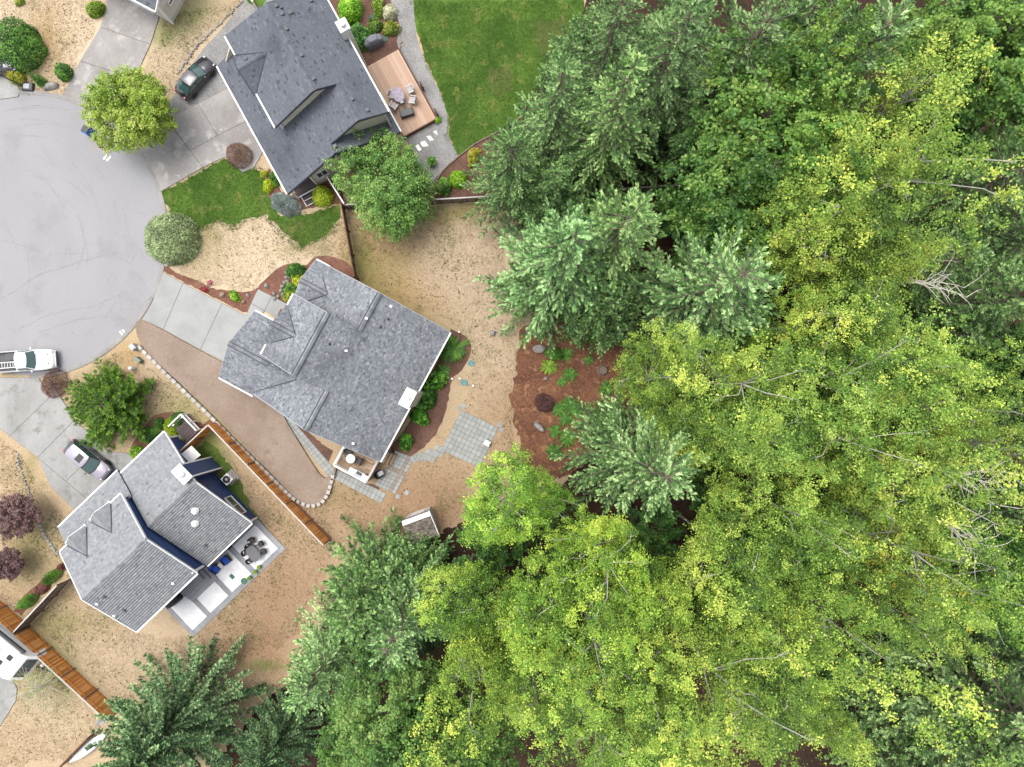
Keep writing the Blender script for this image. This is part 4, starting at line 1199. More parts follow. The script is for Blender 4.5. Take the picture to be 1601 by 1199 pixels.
sh.later("fascia", MB().add([(-1.32, .62, 2.66), (1.32, .62, 2.66), (1.32, 1.0, 2.46), (-1.32, 1.0, 2.46)], [(0, 1, 2, 3)[::-1]]).box((1.32, -.1, 2.3), (.07, 2.4, .26), 0, .5, 1, .19), M['white'])
sh.later("shed_door", MB().box((0, 1.03, 1.0), (1.3, .05, 1.9)), M['white'], 'root')
sh.done(M['flash'])


# ---------------------------------------------------------------- fences and the low block wall
def fence(name, pts, label, board, cap, h=1.8, bay=2.4, bw=.14, face=1, dark_post=None, capw=.1):
    pw = [P(*p) for p in pts]
    root = empty(name, pw[0], 0, label, "fence")
    r = random.Random(len(label))
    for a, b in zip(pw[:-1], pw[1:]):
        a = a - pw[0]; b = b - pw[0]
        L = (b - a).length; d = (b - a).normalized(); s = Vector((-d.y, d.x, 0)) * face
        nb = max(1, round(L / bay))
        for k in range(nb):
            p, q = a.lerp(b, k / nb), a.lerp(b, (k + 1) / nb)
            MB().box(p + Vector((0, 0, h / 2 + .02)) + s * .02, (.1, .1, h + .04), math.atan2(d.y, d.x), .2).build("post", dark_post or board, root)
            m = MB(); n = int((q - p).length / bw)
            for i in range(n):
                c = p.lerp(q, (i + .5) / n) + s * (.05 + r.uniform(-.004, .004))
                m.box(c + Vector((0, 0, h / 2 + .03)), ((q - p).length / n - .008, .02, h - .06 + r.uniform(-.02, .01)), math.atan2(d.y, d.x), r.random())
            pn = m.build("panel", board, root, "stuff")
            MB().bar(p + Vector((0, 0, h + .03)), q + Vector((0, 0, h + .03)), capw, .04).build("top_rail", cap, root)
            for rz_ in (.35, h - .3): MB().bar(p + s * .085 + Vector((0, 0, rz_)), q + s * .085 + Vector((0, 0, rz_)), .04, .09, .1).build("rail", board, root)
            MB().box(q + s * .10 + Vector((0, 0, h / 2)), (.10, .06, h), math.atan2(d.y, d.x), .0).build("batten", M['bark'], root)
        MB().box(b + Vector((0, 0, h / 2 + .02)), (.1, .1, h + .04), math.atan2(d.y, d.x), .2).build("post", dark_post or board, root)
    return root


fence("board_fence", [(341, 662), (515, 844)], "long orange cedar fence between the gravel strip and the navy house yard", M['cedar'], M['capwood'])
fence("board_fence", [(340, 663), (296, 704)], "short orange fence joining the navy house to the gravel strip", M['cedar'], M['capwood'], face=1, bay=1.4)
fence("board_fence", [(-60, 882), (188, 1110)], "long orange cedar fence beside the white travel trailer", M['cedar'], M['capwood'], face=1)
fence("board_fence", [(46, 976), (112, 905)], "brown fence running from the navy house to the trailer fence", M['oldwood'], M['capwood'], face=-1, bay=1.5)
fence("board_fence", [(541, 326), (561, 436)], "dark weathered fence beside the centre house running towards the garden tree", M['oldwood'], M['rust'], face=-1, h=1.6, bay=1.8, dark_post=M['rust'], capw=.06)
fence("board_fence", [(519, 285), (545, 326)], "pale railed fence from the cream wall to the fence corner", M['oldwood'], M['white'], face=1, h=1.5, bay=1.7)
fence("board_fence", [(545, 327), (1072, 296)], "weathered fence with pale rail running under the conifers into the wood", M['oldwood'], M['capwood'], face=-1, h=1.35, bay=2.3)
fence("board_fence", [(376, -20), (404, 16)], "short white fence at the corner of the slate blue roofed house", M['white'], M['white'], h=1.3, bay=1.5)
fence("low_fence", [(104, 1190), (147, 1146)], "low thin wooden fence beside the white canoe", M['oldwood'], M['rust'], h=1.0, bay=1.5, face=-1)

wl = empty("retaining_wall", P(216, 538), 0, "low curved wall of pale blocks edging the tan gravel strip", "wall")
wpts = [P(*p) for p in ((218, 540), (270, 592), (330, 649), (374, 694), (440, 759), (458, 777), (474, 787), (492, 792), (507, 785), (517, 768), (521, 748), (523, 735))]
seg, i, acc = [], 0, 0.0
pos = wpts[0].copy(); idx = 0; r_ = random.Random(5)
while idx < len(wpts) - 1:
    bl = .56 if idx < 4 else .44
    tgt = wpts[idx + 1]
    d = tgt - pos
    if d.length < bl:
        idx += 1
        if idx >= len(wpts) - 1: break
        d = wpts[idx + 1] - pos
    d.normalize()
    c = pos + d * bl / 2 - wl.location
    gate = False
    MB().box((c.x, c.y, .17 + r_.uniform(-.008, .008)), (bl * .66, .27, .36), math.atan2(d.y, d.x), r_.uniform(.4, 1)).build("block", M['block'], wl)
    if idx < 5:
        MB().box((c.x + d.x * bl * .5, c.y + d.y * bl * .5, .15), (bl * .34, .2, .28), math.atan2(d.y, d.x), .0).build("block", M['block'], wl)
    pos = pos + d * bl
MB().bar(P(524, 742) - wl.location + Vector((0, 0, .2)), P(527, 728) - wl.location + Vector((0, 0, .2)), .12, .3).build("timber_end", M['oldwood'], wl)
edging("stone_edging", [(277, 117), (290, 100), (305, 77), (325, 56), (345, 38), (362, 20), (380, 2)], .2, M['rock'], "row of small dark and pale stones beside the gravel where the black car is parked", 3)
edging("stone_edging", [(26, 704), (32, 730), (40, 752), (48, 772), (52, 780)], .2, M['rock'], "row of small pale stones curving through the dry grass by the lower driveway", 4)
edging("stone_edging", [(62, 818), (72, 838), (80, 852), (90, 864)], .2, M['rock'], "row of pale stones curving below the plum tree towards the navy house", 6, .25, .4)
edging("brick_edging", [(628, 64), (624, 84), (630, 100)], .1, M['brownrock'], "short row of tan edging stones between the gravel path and the deck", 8, .12, .2)
tb = empty("timber_edging", P(715, 246), 0, "dark timber edging between the back lawn and the bark bed", "edging")
ep = [(664, 296), (680, 286), (692, 268), (702, 258), (716, 246), (742, 226), (778, 207)]
for a, b in zip(ep[:-1], ep[1:]):
    MB().bar(P(*a) - tb.location + Vector((0, 0, .07)), P(*b) - tb.location + Vector((0, 0, .07)), .1, .14).build("timber", M['bark'], tb)

# ================================================================ VEHICLES
M['p_black'] = mat_plain("black_car_paint", (.012, .012, .015), .18, spec=.6, var=.05, coat=.6)
M['p_grey'] = mat_plain("dark_grey_car_roof", (.055, .055, .065), .25, spec=.6, var=.05, coat=.5)
M['p_silver'] = mat_plain("pearl_car_paint", srgb(206, 198, 210), .25, metal=.25, spec=.6, var=.03, coat=.6)
M['p_white'] = mat_plain("white_car_paint", (.80, .80, .80), .25, spec=.5, var=.02, coat=.5)
M['p_dark'] = mat_plain("brown_black_car_side", (.035, .026, .028), .25, spec=.6, var=.05, coat=.5)
M['carglass'] = mat_glass("green_car_glass", (.022, .050, .046))
M['tyre'] = mat_plain("tyre_rubber", (.012, .012, .012), .85, var=.2)
M['red'] = mat_plain("red_tail_lamp", (.34, .012, .014), .25, spec=.6, var=.05)
M['lamp'] = mat_plain("clear_lamp_lens", (.42, .42, .43), .2, spec=.6, var=.05)
M['orange'] = mat_plain("orange_plastic", (.7, .2, .03), .5)
M['blue'] = mat_plain("blue_cushion_fabric", (.012, .06, .34), .75, var=.15, scale=8)
M['bluebin'] = mat_plain("blue_bin_plastic", (.02, .13, .42), .5)
M['teal'] = mat_plain("faded_turquoise_lid", srgb(120, 176, 176), .7, var=.15)
M['greenlid'] = mat_plain("green_plastic_lid", srgb(84, 140, 114), .6, var=.12)
M['dgreenlid'] = mat_plain("dark_green_lid", srgb(62, 100, 82), .6, var=.12)
M['sage'] = mat_plain("sage_utility_box", srgb(150, 160, 146), .6, var=.08)
M['cushion'] = mat_plain("pale_woven_seat", srgb(226, 220, 222), .85, var=.1, scale=10)
M['wicker'] = mat_plain("dark_wicker", srgb(92, 86, 86), .8, var=.25, scale=14)
M['tabletop'] = mat_plain("grey_table_top", srgb(122, 121, 126), .6, var=.12)
M['frost'] = mat_plain("frosted_glass_top", srgb(206, 226, 222), .15, spec=.7, var=.04)
M['purple'] = mat_plain("mosaic_table_top", srgb(176, 160, 182), .4, var=.3, scale=6)
M['cover'] = mat_plain("grey_fabric_cover", srgb(150, 152, 162), .85, var=.12, scale=4, bump=.4)
M['wood'] = mat_plain("pale_wood_handle", srgb(210, 176, 130), .7, var=.15)
M['stucco'] = mat_plain("pale_plastic", srgb(226, 224, 220), .6, var=.06)


def lerp_tab(tab, x):
    for (x0, y0), (x1, y1) in zip(tab[:-1], tab[1:]):
        if x <= x1: return y0 + (y1 - y0) * max(0, (x - x0)) / (x1 - x0)
    return tab[-1][1]


def car(name, loc, ang, label, cat, L, W, top, belt, cab, hz, paint, roofmat=None, sidemat=None, bed=None, sunroof=False, group=None, k=.85):
    """top: (x, z) of the body's upper line from rear (-L/2) to nose (+L/2); cab: x of rear glass foot, rear roof edge, front roof edge, windscreen foot; hz: roof height"""
    root = empty(name, loc, ang, label, cat, group)
    root.scale = (k, k, k * 1.06)
    N = 30
    xs_ = [-L / 2 + L * (.5 - .5 * math.cos(math.pi * i / (N - 1))) for i in range(N)]
    hw = lambda x: W / 2 * (1 - .20 * abs(2 * x / L) ** 7 - .05 * abs(2 * x / L) ** 2)
    if bed:
        hw = lambda x: W / 2 * (1 - (.22 * (2 * x / L) ** 8 if x > 0 else .02 * (2 * x / L) ** 6))
    mb = MB(); vs = []; ring = 11
    for x in xs_:
        w = hw(x); z = lerp_tab(top, x); zb = .30 + .10 * abs(2 * x / L) ** 8; cr = .03
        pr = [(-w * .90, zb), (-w * .985, zb + .14), (-w, z * .62), (-w * .975, z * .90), (-w * .90, z), (0, z + cr), (w * .90, z), (w * .975, z * .90), (w, z * .62), (w * .985, zb + .14), (w * .90, zb)]
        vs += [(x, y, zz) for y, zz in pr]
    fs, fr = [], []
    for i in range(N - 1):
        for k in range(ring - 1):
            q = (i * ring + k, i * ring + k + 1, (i + 1) * ring + k + 1, (i + 1) * ring + k)
            cx = (xs_[i] + xs_[i + 1]) / 2
            if bed and bed[0] < cx < bed[1] and k in (4, 5): continue
            (fr if (sidemat and k in (0, 1, 2, 7, 8, 9)) else fs).append(q)
        fs.append((i * ring, (i + 1) * ring, (i + 1) * ring + ring - 1, i * ring + ring - 1))
    fs.append(tuple(range(ring))); fs.append(tuple(range((N - 1) * ring, N * ring))[::-1])
    body = MB().add(vs, fs).build("body", paint, root, smooth=True)
    if fr: MB().add(vs, fr).build("body_side", sidemat, root, smooth=True)
    for p_ in (body,):
        p_.data.polygons[len(p_.data.polygons) - 1].use_smooth = False; p_.data.polygons[len(p_.data.polygons) - 2].use_smooth = False
    # cabin: pillars and roof, glass set into it
    xr0, xr1, xf1, xf0 = cab
    zb_ = belt
    wb, wt = hw(0) * .93, hw(0) * .72
    ctr_ = []
    lev = [(0, xr0, xf0, wb), (1, xr1, xf1, wt)]

    def ringpts(x0, x1, w, z, bow):
        return [(x0 + .05, -w, z), (x0 - bow, -w * .5, z), (x0 - bow * 1.3, 0, z), (x0 - bow, w * .5, z), (x0 + .05, w, z), ((x0 + x1) / 2, w * 1.03, z), (x1 - .05, w, z), (x1 + bow, w * .5, z), (x1 + bow * 1.3, 0, z), (x1 + bow, -w * .5, z), (x1 - .05, -w, z), ((x0 + x1) / 2, -w * 1.03, z)]
    r0 = ringpts(xr0, xf0, wb, zb_ - .02, .10); r1 = ringpts(xr1, xf1, wt, hz - .05, .05); r2 = ringpts(xr1 + .10, xf1 - .10, wt * .84, hz, .03)
    n = 12
    vs = r0 + r1
    MB().add(vs, [(k, (k + 1) % n, n + (k + 1) % n, n + k) for k in range(n)][::1]).build("pillars", sidemat or paint, root, smooth=False)
    vs = r1 + r2 + [((xr1 + xf1) / 2, 0, hz + .02)]
    MB().add(vs, [(k, (k + 1) % n, n + (k + 1) % n, n + k) for k in range(n)] + [(n + k, n + (k + 1) % n, 2 * n) for k in range(n)]).build("roof", roofmat or paint, root, smooth=True)

    def pane(idx, out, nm, a=.10, b=.90, c=.10, d=.88):
        lo = [Vector(r0[i]) for i in idx]; hi = [Vector(r1[i]) for i in idx]
        v2 = []
        m_ = len(idx)
        for row, t in ((0, c), (1, d)):
            for j in range(m_):
                p_ = lo[j].lerp(hi[j], t)
                v2.append(p_)
        if m_ > 2 or True:
            for row in (0, 1):
                s, e = v2[row * m_].copy(), v2[row * m_ + m_ - 1].copy()
                if m_ == 2:
                    v2[row * 2] = s.lerp(e, a); v2[row * 2 + 1] = s.lerp(e, b)
                else:
                    v2[row * m_] = s.lerp(v2[row * m_ + 1], a * 1.2); v2[row * m_ + m_ - 1] = e.lerp(v2[row * m_ + m_ - 2], a * 1.2)
        o = Vector(out) * .012
        v2 = [p_ + o for p_ in v2]
        f2 = [(j, j + 1, m_ + j + 1, m_ + j) for j in range(m_ - 1)]
        MB().add(v2, f2).build(nm, M['carglass'], root, smooth=True)
    pane((6, 7, 8, 9, 10), (.7, 0, .7), "windscreen"); pane((0, 1, 2, 3, 4), (-.7, 0, .7), "rear_window")
    for pr_, o in (((4, 5), (0, .9, .4)), ((5, 6), (0, .9, .4)), ((10, 11), (0, -.9, .4)), ((11, 0), (0, -.9, .4))):
        pane(pr_, o, "side_window", .08, .94, .12, .86)
    if sunroof: MB().box(((xr1 + xf1) / 2 + .35, 0, hz + .012), (.62, .78, .03)).build("sunroof", M['black'], root, bevel=.02)
    for x in (-L * .30, L * .31):
        for s in (-1, 1):
            wy = s * (W / 2 - .10)
            wh = MB().lathe([(.31, -.11), (.335, -.08), (.335, .08), (.31, .11), (.22, .115)], (0, 0, 0), 20)
            wh.v = [(x + v[0], wy + v[2] * s, .335 + v[1]) for v in wh.v]
            wo = wh.build("wheel", M['tyre'], root)
            rm = MB().lathe([(.0, .085), (.06, .11), (.20, .10), (.225, .122), (.215, .06)], (0, 0, 0), 14)
            rm.v = [(x + v[0], wy + v[2] * s, .335 + v[1]) for v in rm.v]
            rm.build("rim", M['steel'], wo)
    zt, zn = lerp_tab(top, -L / 2), lerp_tab(top, L / 2)
    for s in (-1, 1):
        MB().box((L / 2 - .17, s * hw(L / 2 - .17) * .80, lerp_tab(top, L / 2 - .17) - .01), (.28, .15, .07), -s * .45, .5, .8).build("headlight", M['lamp'], root, bevel=.02)
        MB().box((-L / 2 + .09, s * hw(-L / 2 + .1) * .86, lerp_tab(top, -L / 2 + .1) - .03), (.16, .2, .14), s * .25).build("tail_light", M['red'], root, bevel=.02)
        MB().box((xf0 - .35, s * (wb + .15), belt + .10), (.13, .16, .11), s * .2, .5, .8).build("mirror", sidemat or paint, root, bevel=.02)
    MB().bar((L / 2 - .01, -W * .36, .46), (L / 2 - .01, W * .36, .46), .06, .18).build("front_bumper", M['dark'], root)
    MB().bar((-L / 2 + .0, -W * .36, .48), (-L / 2 + .0, W * .36, .48), .06, .2).build("rear_bumper", M['dark'] if not bed else M['steel'], root)
    sl_ = MB()
    sl_.bar((xf0 + .12, -W * .1, belt + .045), (xf0 - .08, -W * .33, belt + .10), .02, .02).bar((xf0 + .12, W * .25, belt + .045), (xf0 - .08, W * .02, belt + .10), .02, .02)
    sl_.build("wiper", M['black'], root)
    sm_ = MB()
    for sx in (cab[0] * .2 + cab[3] * .8, (cab[0] + cab[3]) / 2):
        for s in (-1, 1): sm_.box((sx - .55, s * W * .485, belt - .12), (.14, .05, .03))
    sm_.build("door_handle", M['dark'], root)
    return root


def heading(a, b):
    d = P(*b) - P(*a)
    return math.atan2(d.y, d.x)


tp = [(-2.2, .62), (-2.12, .88), (-1.75, .94), (-1.2, .96), (0, .95), (.75, .93), (1.3, .88), (1.9, .76), (2.12, .66), (2.2, .5)]
pz = P(304.5, 121, .7)
car("parked_car", (pz.x, pz.y, .024), heading((278, 152), (330, 90)), "black coupe with grey roof parked on the grey gravel beside the house", "car", 4.45, 1.76, tp, .94, (-1.75, -1.0, .15, 1.0), 1.38, M['p_black'], M['p_grey'])
tp2 = [(-2.3, .75), (-2.25, 1.02), (-1.9, 1.04), (0, 1.0), (.9, .98), (1.5, .93), (2.1, .82), (2.25, .7), (2.3, .55)]
pz = P(137, 719, .8)
car("parked_car", (pz.x, pz.y, .06), heading((110, 696), (166, 743)), "pearl silver estate car with dark sides and red tail lamps on the lower driveway", "car", 4.6, 1.82, tp2, 1.0, (-2.2, -1.75, .25, 1.15), 1.52, M['p_silver'], None, M['p_dark'], sunroof=True)
pz = P(8, 101, .6)
car("parked_car", (pz.x - .9, pz.y, .06), R(2), "dark car with pale windscreen half hidden under the round tree at the left edge", "car", 4.4, 1.76, tp, .94, (-1.75, -1.0, .15, 1.0), 1.38, M['p_black'], M['p_grey'])
tp3 = [(-2.85, .8), (-2.8, 1.08), (-1, 1.08), (.3, 1.06), (1.1, 1.08), (2.2, 1.04), (2.7, .95), (2.85, .6)]
pz = P(36, 564, .8)
tr = car("pickup_truck", (pz.x, pz.y, .012), R(4), "white pickup truck with a ladder in its bed stopped by the kerb", "truck", 5.75, 1.95, tp3, 1.06, (-.35, -.10, .75, 1.35), 1.72, M['p_white'], bed=(-2.7, -.45), k=.88)
MB().box((-1.58, 0, .66), (2.2, 1.62, .05)).box((-1.58, .83, .85), (2.25, .06, .45)).box((-1.58, -.83, .85), (2.25, .06, .45)).box((-.48, 0, .85), (.06, 1.7, .45)).build("bed_liner", M['dark'], tr)
hv = MB()
for y in (-.42, -.22, .22, .42): hv.box((2.42, y, 1.0), (.16, .12, .05))
hv.build("hood_vent", M['black'], tr)
TM = Matrix.Translation(tr.location) @ Matrix.Rotation(R(4), 4, 'Z') @ Matrix.Scale(.88, 4)


def on_truck(x, y, z): return TM @ Vector((x, y, z))


ld = empty("ladder", on_truck(-.6, -.35, 1.25), R(4), "pale metal ladder lying over the white pickup bed", "ladder")
for y in (-.22, .22): MB().bar((-1.7, y, .0), (.55, y, .42), .05, .07).build("ladder_rail", M['white_d'], ld)
for i in range(9): MB().bar((-1.6 + .26 * i, -.22, .02 + .0485 * i), (-1.6 + .26 * i, .22, .02 + .0485 * i), .03, .03).build("rung", M['white_d'], ld)
tbx = empty("tool_box", on_truck(-.85, .42, .69), R(4), "grey tool box in the white pickup bed", "box")
MB().box((0, 0, .22), (.75, .5, .44)).build("case", M['grey'], tbx, bevel=.02); MB().box((0, 0, .46), (.79, .54, .05)).build("lid", M['dark'], tbx, bevel=.01)
tbx = empty("tool_bag", on_truck(-1.25, .55, .69), R(20), "small orange tool bag in the white pickup bed", "bag")
MB().box((0, 0, .13), (.35, .22, .26), 0, .5, .8).build("bag_body", M['orange'], tbx, bevel=.03); MB().tube([(-.12, 0, .25), (-.06, 0, .36), (.06, 0, .36), (.12, 0, .25)], .015).build("handle", M['black'], tbx)

# travel trailer at the lower left
pt = P(8, 1010, 2.6)
tr2 = empty("travel_trailer", (pt.x - .55, pt.y - .55, 0), R(-39), "white travel trailer with black roof panels cut off by the left edge", "trailer")
b = MB()
pr = [(-2.6, .5), (2.0, .5), (2.55, .9), (2.5, 1.6), (1.95, 2.5), (1.6, 2.75), (-2.6, 2.75)]
for y in (-1.2, 1.2): pass
vs = [(x, -1.2, z) for x, z in pr] + [(x, 1.2, z) for x, z in pr]
n = len(pr)
b.add(vs, [tuple(range(n)), tuple(range(n, 2 * n))[::-1]] + [(k, n + k, n + (k + 1) % n, (k + 1) % n) for k in range(n)])
b.build("body", M['p_white'], tr2, bevel=.05)
for x, y, sx, sy in ((-.9, -.55, 1.1, .7), (.35, -.5, .9, .75), (-1.9, .5, .7, .7)): MB().box((x, y, 2.78), (sx, sy, .05)).build("solar_panel", M['black'], tr2, bevel=.01)
MB().box((-.3, .35, 2.87), (.8, .6, .22), 0, .5, .85).build("air_conditioner", M['p_white'], tr2, bevel=.03); MB().box((1.0, .45, 2.8), (.4, .4, .1)).build("roof_hatch", M['black'], tr2, bevel=.02)
MB().bar((1.45, -1.22, 2.7), (1.45, 1.22, 2.7), .1, .12).build("roof_edge", M['grey'], tr2)
MB().add([(2.03, -.9, 2.42), (2.03, .9, 2.42), (2.52, .9, 1.64), (2.52, -.9, 1.64)], [(0, 3, 2, 1)]).build("front_window", M['glass'], tr2)
MB().bar((-2.2, 1.35, 2.55), (1.6, 1.35, 2.55), .18, .14).build("awning_roll", M['black'], tr2)
MB().bar((2.4, .55, .5), (3.9, 0, .5), .08, .1).bar((2.4, -.55, .5), (3.9, 0, .5), .08, .1).build("hitch", M['dark'], tr2)
MB().lathe([(.0, 0), (.16, .05), (.16, .4), (.08, .5), (0, .5)], (2.8, .15, .5), 12).build("gas_bottle", M['white'], tr2)
for x in (-.9, -.05):
    for s in (-1, 1):
        wh = MB().lathe([(.2, -.1), (.33, -.08), (.33, .08), (.2, .1)], (0, 0, 0), 16); wh.v = [(x + v[0], s * 1.08 + v[2], .33 + v[1]) for v in wh.v]; wh.build("wheel", M['tyre'], tr2)
# canoe
pc_ = P(140, 1167, .25)
cn = empty("canoe", (pc_.x, pc_.y, 0), R(38), "white canoe lying behind the low fence under the spruce", "canoe")
vs, fs = [], []
for i in range(13):
    x = -1.9 + 3.8 * i / 12; w = .40 * (1 - abs(x / 1.9) ** 2.6) + .01; z = .38 + .14 * abs(x / 1.9) ** 3
    vs += [(x, -w, z), (x, -w * .8, z * .4), (x, 0, .04 + .1 * abs(x / 1.9) ** 3), (x, w * .8, z * .4), (x, w, z), (x, 0, z + .03)]
for i in range(12):
    for k in range(6): fs.append((i * 6 + k, i * 6 + (k + 1) % 6, (i + 1) * 6 + (k + 1) % 6, (i + 1) * 6 + k)[::-1])
MB().add(vs, fs).build("hull", M['p_white'], cn, smooth=True); MB().box((.1, 0, .41), (.7, .36, .06)).build("cockpit", M['dark'], cn, bevel=.05)

# ================================================================ FURNITURE AND YARD THINGS


def place(px, py, z=0.0): 
    p = P(px, py, z); return (p.x, p.y, z)


# A house deck
dz = .39
t = empty("round_table", place(625, 154, dz), .4, "oval mosaic table in the middle of the salmon deck", "table")
MB().lathe([(.0, .70), (.46, .70), (.48, .72), (.46, .745), (0, .745)], n=20, sx=1.0, sy=1.35).build("table_top", M['purple'], t)
for a in range(4): MB().tube([(.3 * math.cos(a * 1.571 + .8), .4 * math.sin(a * 1.571 + .8), 0), (.2 * math.cos(a * 1.571 + .8), .28 * math.sin(a * 1.571 + .8), .7)], .025).build("leg", M['dark'], t)
bx = empty("planter_box", place(629, 161, dz + .745), .3, "small dark box standing on the oval deck table", "box"); MB().box((0, 0, .1), (.3, .26, .2), 0, .5, 1.1).build("tray", M['dark'], bx, bevel=.01); MB().box((0, 0, .2), (.22, .18, .03)).build("fill", M['grey'], bx)


def armchair(name, loc, ang, label, seatm, framem, group, tall=.5):
    c = empty(name, loc, ang, label, "chair", group)
    MB().box((0, 0, .40), (.52, .52, .10)).build("seat", seatm, c, bevel=.03)
    MB().box((-.28, 0, .40 + tall / 2), (.08, .54, tall), 0, .5, .94).build("backrest", seatm, c, bevel=.03)
    for s in (-1, 1):
        MB().tube([(.24, s * .29, 0), (.24, s * .29, .62), (-.28, s * .29, .64), (-.30, s * .29, 0)], .025).build("arm_frame", framem, c)
    return c


g = "pale chairs on the salmon deck"
for (x, y), tgt, lb in (((615, 152), (640, 158), "pale deck chair by the roof edge, upper of the two"), ((642.5, 144), (625, 152), "pale deck chair standing off towards the path, turned to the table"), ((646, 160), (625, 156), "pale deck chair on the path side of the table"), ((617.5, 169), (627, 155), "pale deck chair by the roof edge, next to the dark bench")):
    armchair("deck_chair", place(x, y, dz), heading((x, y), tgt), lb, M['cushion'], M['white_d'], g)
bn = empty("deck_bench", place(637, 179, dz), heading((626, 182), (648, 175)), "dark grey storage bench on the salmon deck", "bench")
MB().box((0, 0, .22), (1.1, .5, .44)).build("chest", M['dark'], bn, bevel=.02); MB().box((0, 0, .47), (1.16, .56, .06)).build("lid", M['grey'].copy() if False else M['dark'], bn, bevel=.02)
for s in (-1, 1): MB().box((.5 * s, 0, .3), (.06, .58, .64)).build("end_panel", M['black'], bn, bevel=.01)


def covered_grill(name, px, py, ang, label, mat, z=0.0, s=1.0):
    c = empty(name, place(px, py, z), ang, label, "grill")
    vs, fs = [], []
    prof = [(.72, .36, 0), (.74, .37, .3), (.76, .36, .8), (.70, .33, .92), (.46, .30, 1.08), (.40, .22, 1.18), (.0, .0, 1.2)]
    n = 20; r = random.Random(px)
    for (a, b_, z_) in prof:
        for k in range(n):
            t_ = 2 * math.pi * k / n
            q = (abs(math.cos(t_)) ** 4 + abs(math.sin(t_)) ** 4) ** -.25
            w = 1 + r.uniform(-.035, .035)
            vs.append((a * s * q * math.cos(t_) * w, b_ * s * q * math.sin(t_) * w, z_ * s))
    for i in range(len(prof) - 1):
        for k in range(n): fs.append((i * n + k, i * n + (k + 1) % n, (i + 1) * n + (k + 1) % n, (i + 1) * n + k))
    MB().add(vs, fs).build("cover", mat, c, smooth=False)
    for x in (-.5, .5): MB().box((x * s, .1, .05), (.08, .5 * s, .1)).build("foot", M['black'], c)
    return c


covered_grill("covered_grill", 586, 71, heading((573, 76), (598, 65)), "grill under a grey fabric cover in the bark bed by the salmon deck", M['cover'])
covered_grill("covered_grill", 276, 937, heading((266, 944), (284, 930)), "grill under a black cover beside the dark patio steps", M['black'], .06, .85)


def disc(name, px, py, r, label, mat, cat="lid", z=.0, hz=.06):
    o = empty(name, place(px, py, z), 0, label, cat)
    MB().lathe([(r, -.02), (r, hz * .6), (r * .96, hz), (r * .8, hz), (r * .76, hz * .75), (r * .1, hz * .8), (0, hz * .8)], n=24).build("cover", mat, o)
    MB().box((r * .55, 0, hz), (.06, .06, .025)).box((-r * .55, 0, hz), (.06, .06, .025)).build("bolt", M['dark'], o)
    return o


disc("septic_lid", 737, 568, .27, "faded turquoise lid in the dry grass nearer the conifers' side of the yard", M['teal'])
disc("septic_lid", 726, 598, .28, "faded turquoise lid closer to the paver patio, beside a small white cap", M['teal'])
disc("septic_lid", 602, 60, .30, "dark green round lid next to the covered grey grill", M['dgreenlid'])
disc("septic_lid", 582, 27, .24, "dark green round lid among the shrubs in the bark bed", M['dgreenlid'])
disc("septic_lid", 382, 908, .26, "green round lid at the outer edge of the white patio", M['greenlid'], z=.055)
o = empty("septic_lid", place(363, 901, .06), R(-46), "small pale green rectangular lid in the white patio slab", "lid")
MB().box((0, 0, .01), (.42, .30, .03)).build("cover", M['greenlid'], o, bevel=.02); MB().box((.12, 0, .03), (.05, .05, .02)).build("bolt", M['dark'], o)
for (x, y, lb) in ((719, 592, "small white cap in the bark bed beside the turquoise lids"), (707, 592, "small white cap at the bed edge under the large leafed shrubs"), (718, 519, "small white cap by the roof corner near the fern clump"), (740, 603, "small white cap in the dry grass by the turquoise lid")):
    o = empty("pipe_cap", place(x, y), 0, lb, "cap"); MB().lathe([(.07, -.05), (.07, .12), (.085, .12), (.085, .18), (.0, .19)], n=12).build("cap", M['white'], o)


def ubox(name, px, py, ang, sx, sy, sz, label, mat, cat="utility box"):
    o = empty(name, place(px, py), ang, label, cat)
    MB().box((0, 0, sz / 2), (sx, sy, sz), 0, .5, .92).build("housing", mat, o, bevel=.02)
    MB().box((0, 0, sz + .012), (sx * .98, sy * .98, .05)).build("lid", mat, o, bevel=.015)
    MB().box((sx * .4, 0, sz + .04), (.05, .1, .02)).build("latch", M['dark'], o)


ubox("utility_box", 213.5, 543, R(-48), .5, .42, .6, "grey two lid utility box nearest the kerb and gravel strip", M['grey'])
ubox("utility_box", 220, 563, R(-40), .55, .32, .5, "sage green utility box in dry grass between the two other boxes", M['sage'])
o = empty("utility_pedestal", place(210.5, 576), 0, "small white utility pedestal at the top of the big juniper", "utility box")
MB().lathe([(.16, 0), (.16, .6), (.13, .7), (.05, .75), (0, .75)], n=12).build("housing", M['white'], o); MB().box((0, .16, .3), (.1, .03, .2)).build("latch", M['grey'], o)
ubox("utility_box", 263, 413, R(60), .42, .28, .2, "small pale box in red bark beside the round white-flowered shrub", M['stucco'])
# AC unit of the navy house
pa = hb(Cc, 6.0, 11.35)
o = empty("air_conditioner", (pa.x, pa.y, 0), R(-46), "beige air conditioner unit with round fan on a pad beside the navy wall", "air conditioner")
MB().box((0, .1, .03), (1.0, 1.0, .06)).build("pad", M['concreteA'], o)
MB().box((0, 0, .46), (.74, .74, .80)).build("housing", M['white_d'], o, bevel=.04)
MB().lathe([(.31, 0), (.31, .03), (.27, .04), (.27, .01), (0, .01)], (0, 0, .86), 20).build("fan_ring", M['black'], o); MB().lathe([(.1, 0), (.1, .05), (0, .06)], (0, 0, .865), 12).build("fan_hub", M['stucco'], o)
for a in range(5):
    m = MB(); m.bar((.06 * math.cos(a * 1.256), .06 * math.sin(a * 1.256), .89), (.25 * math.cos(a * 1.256), .25 * math.sin(a * 1.256), .885), .09, .01); m.build("fan_blade", M['dark'], o)

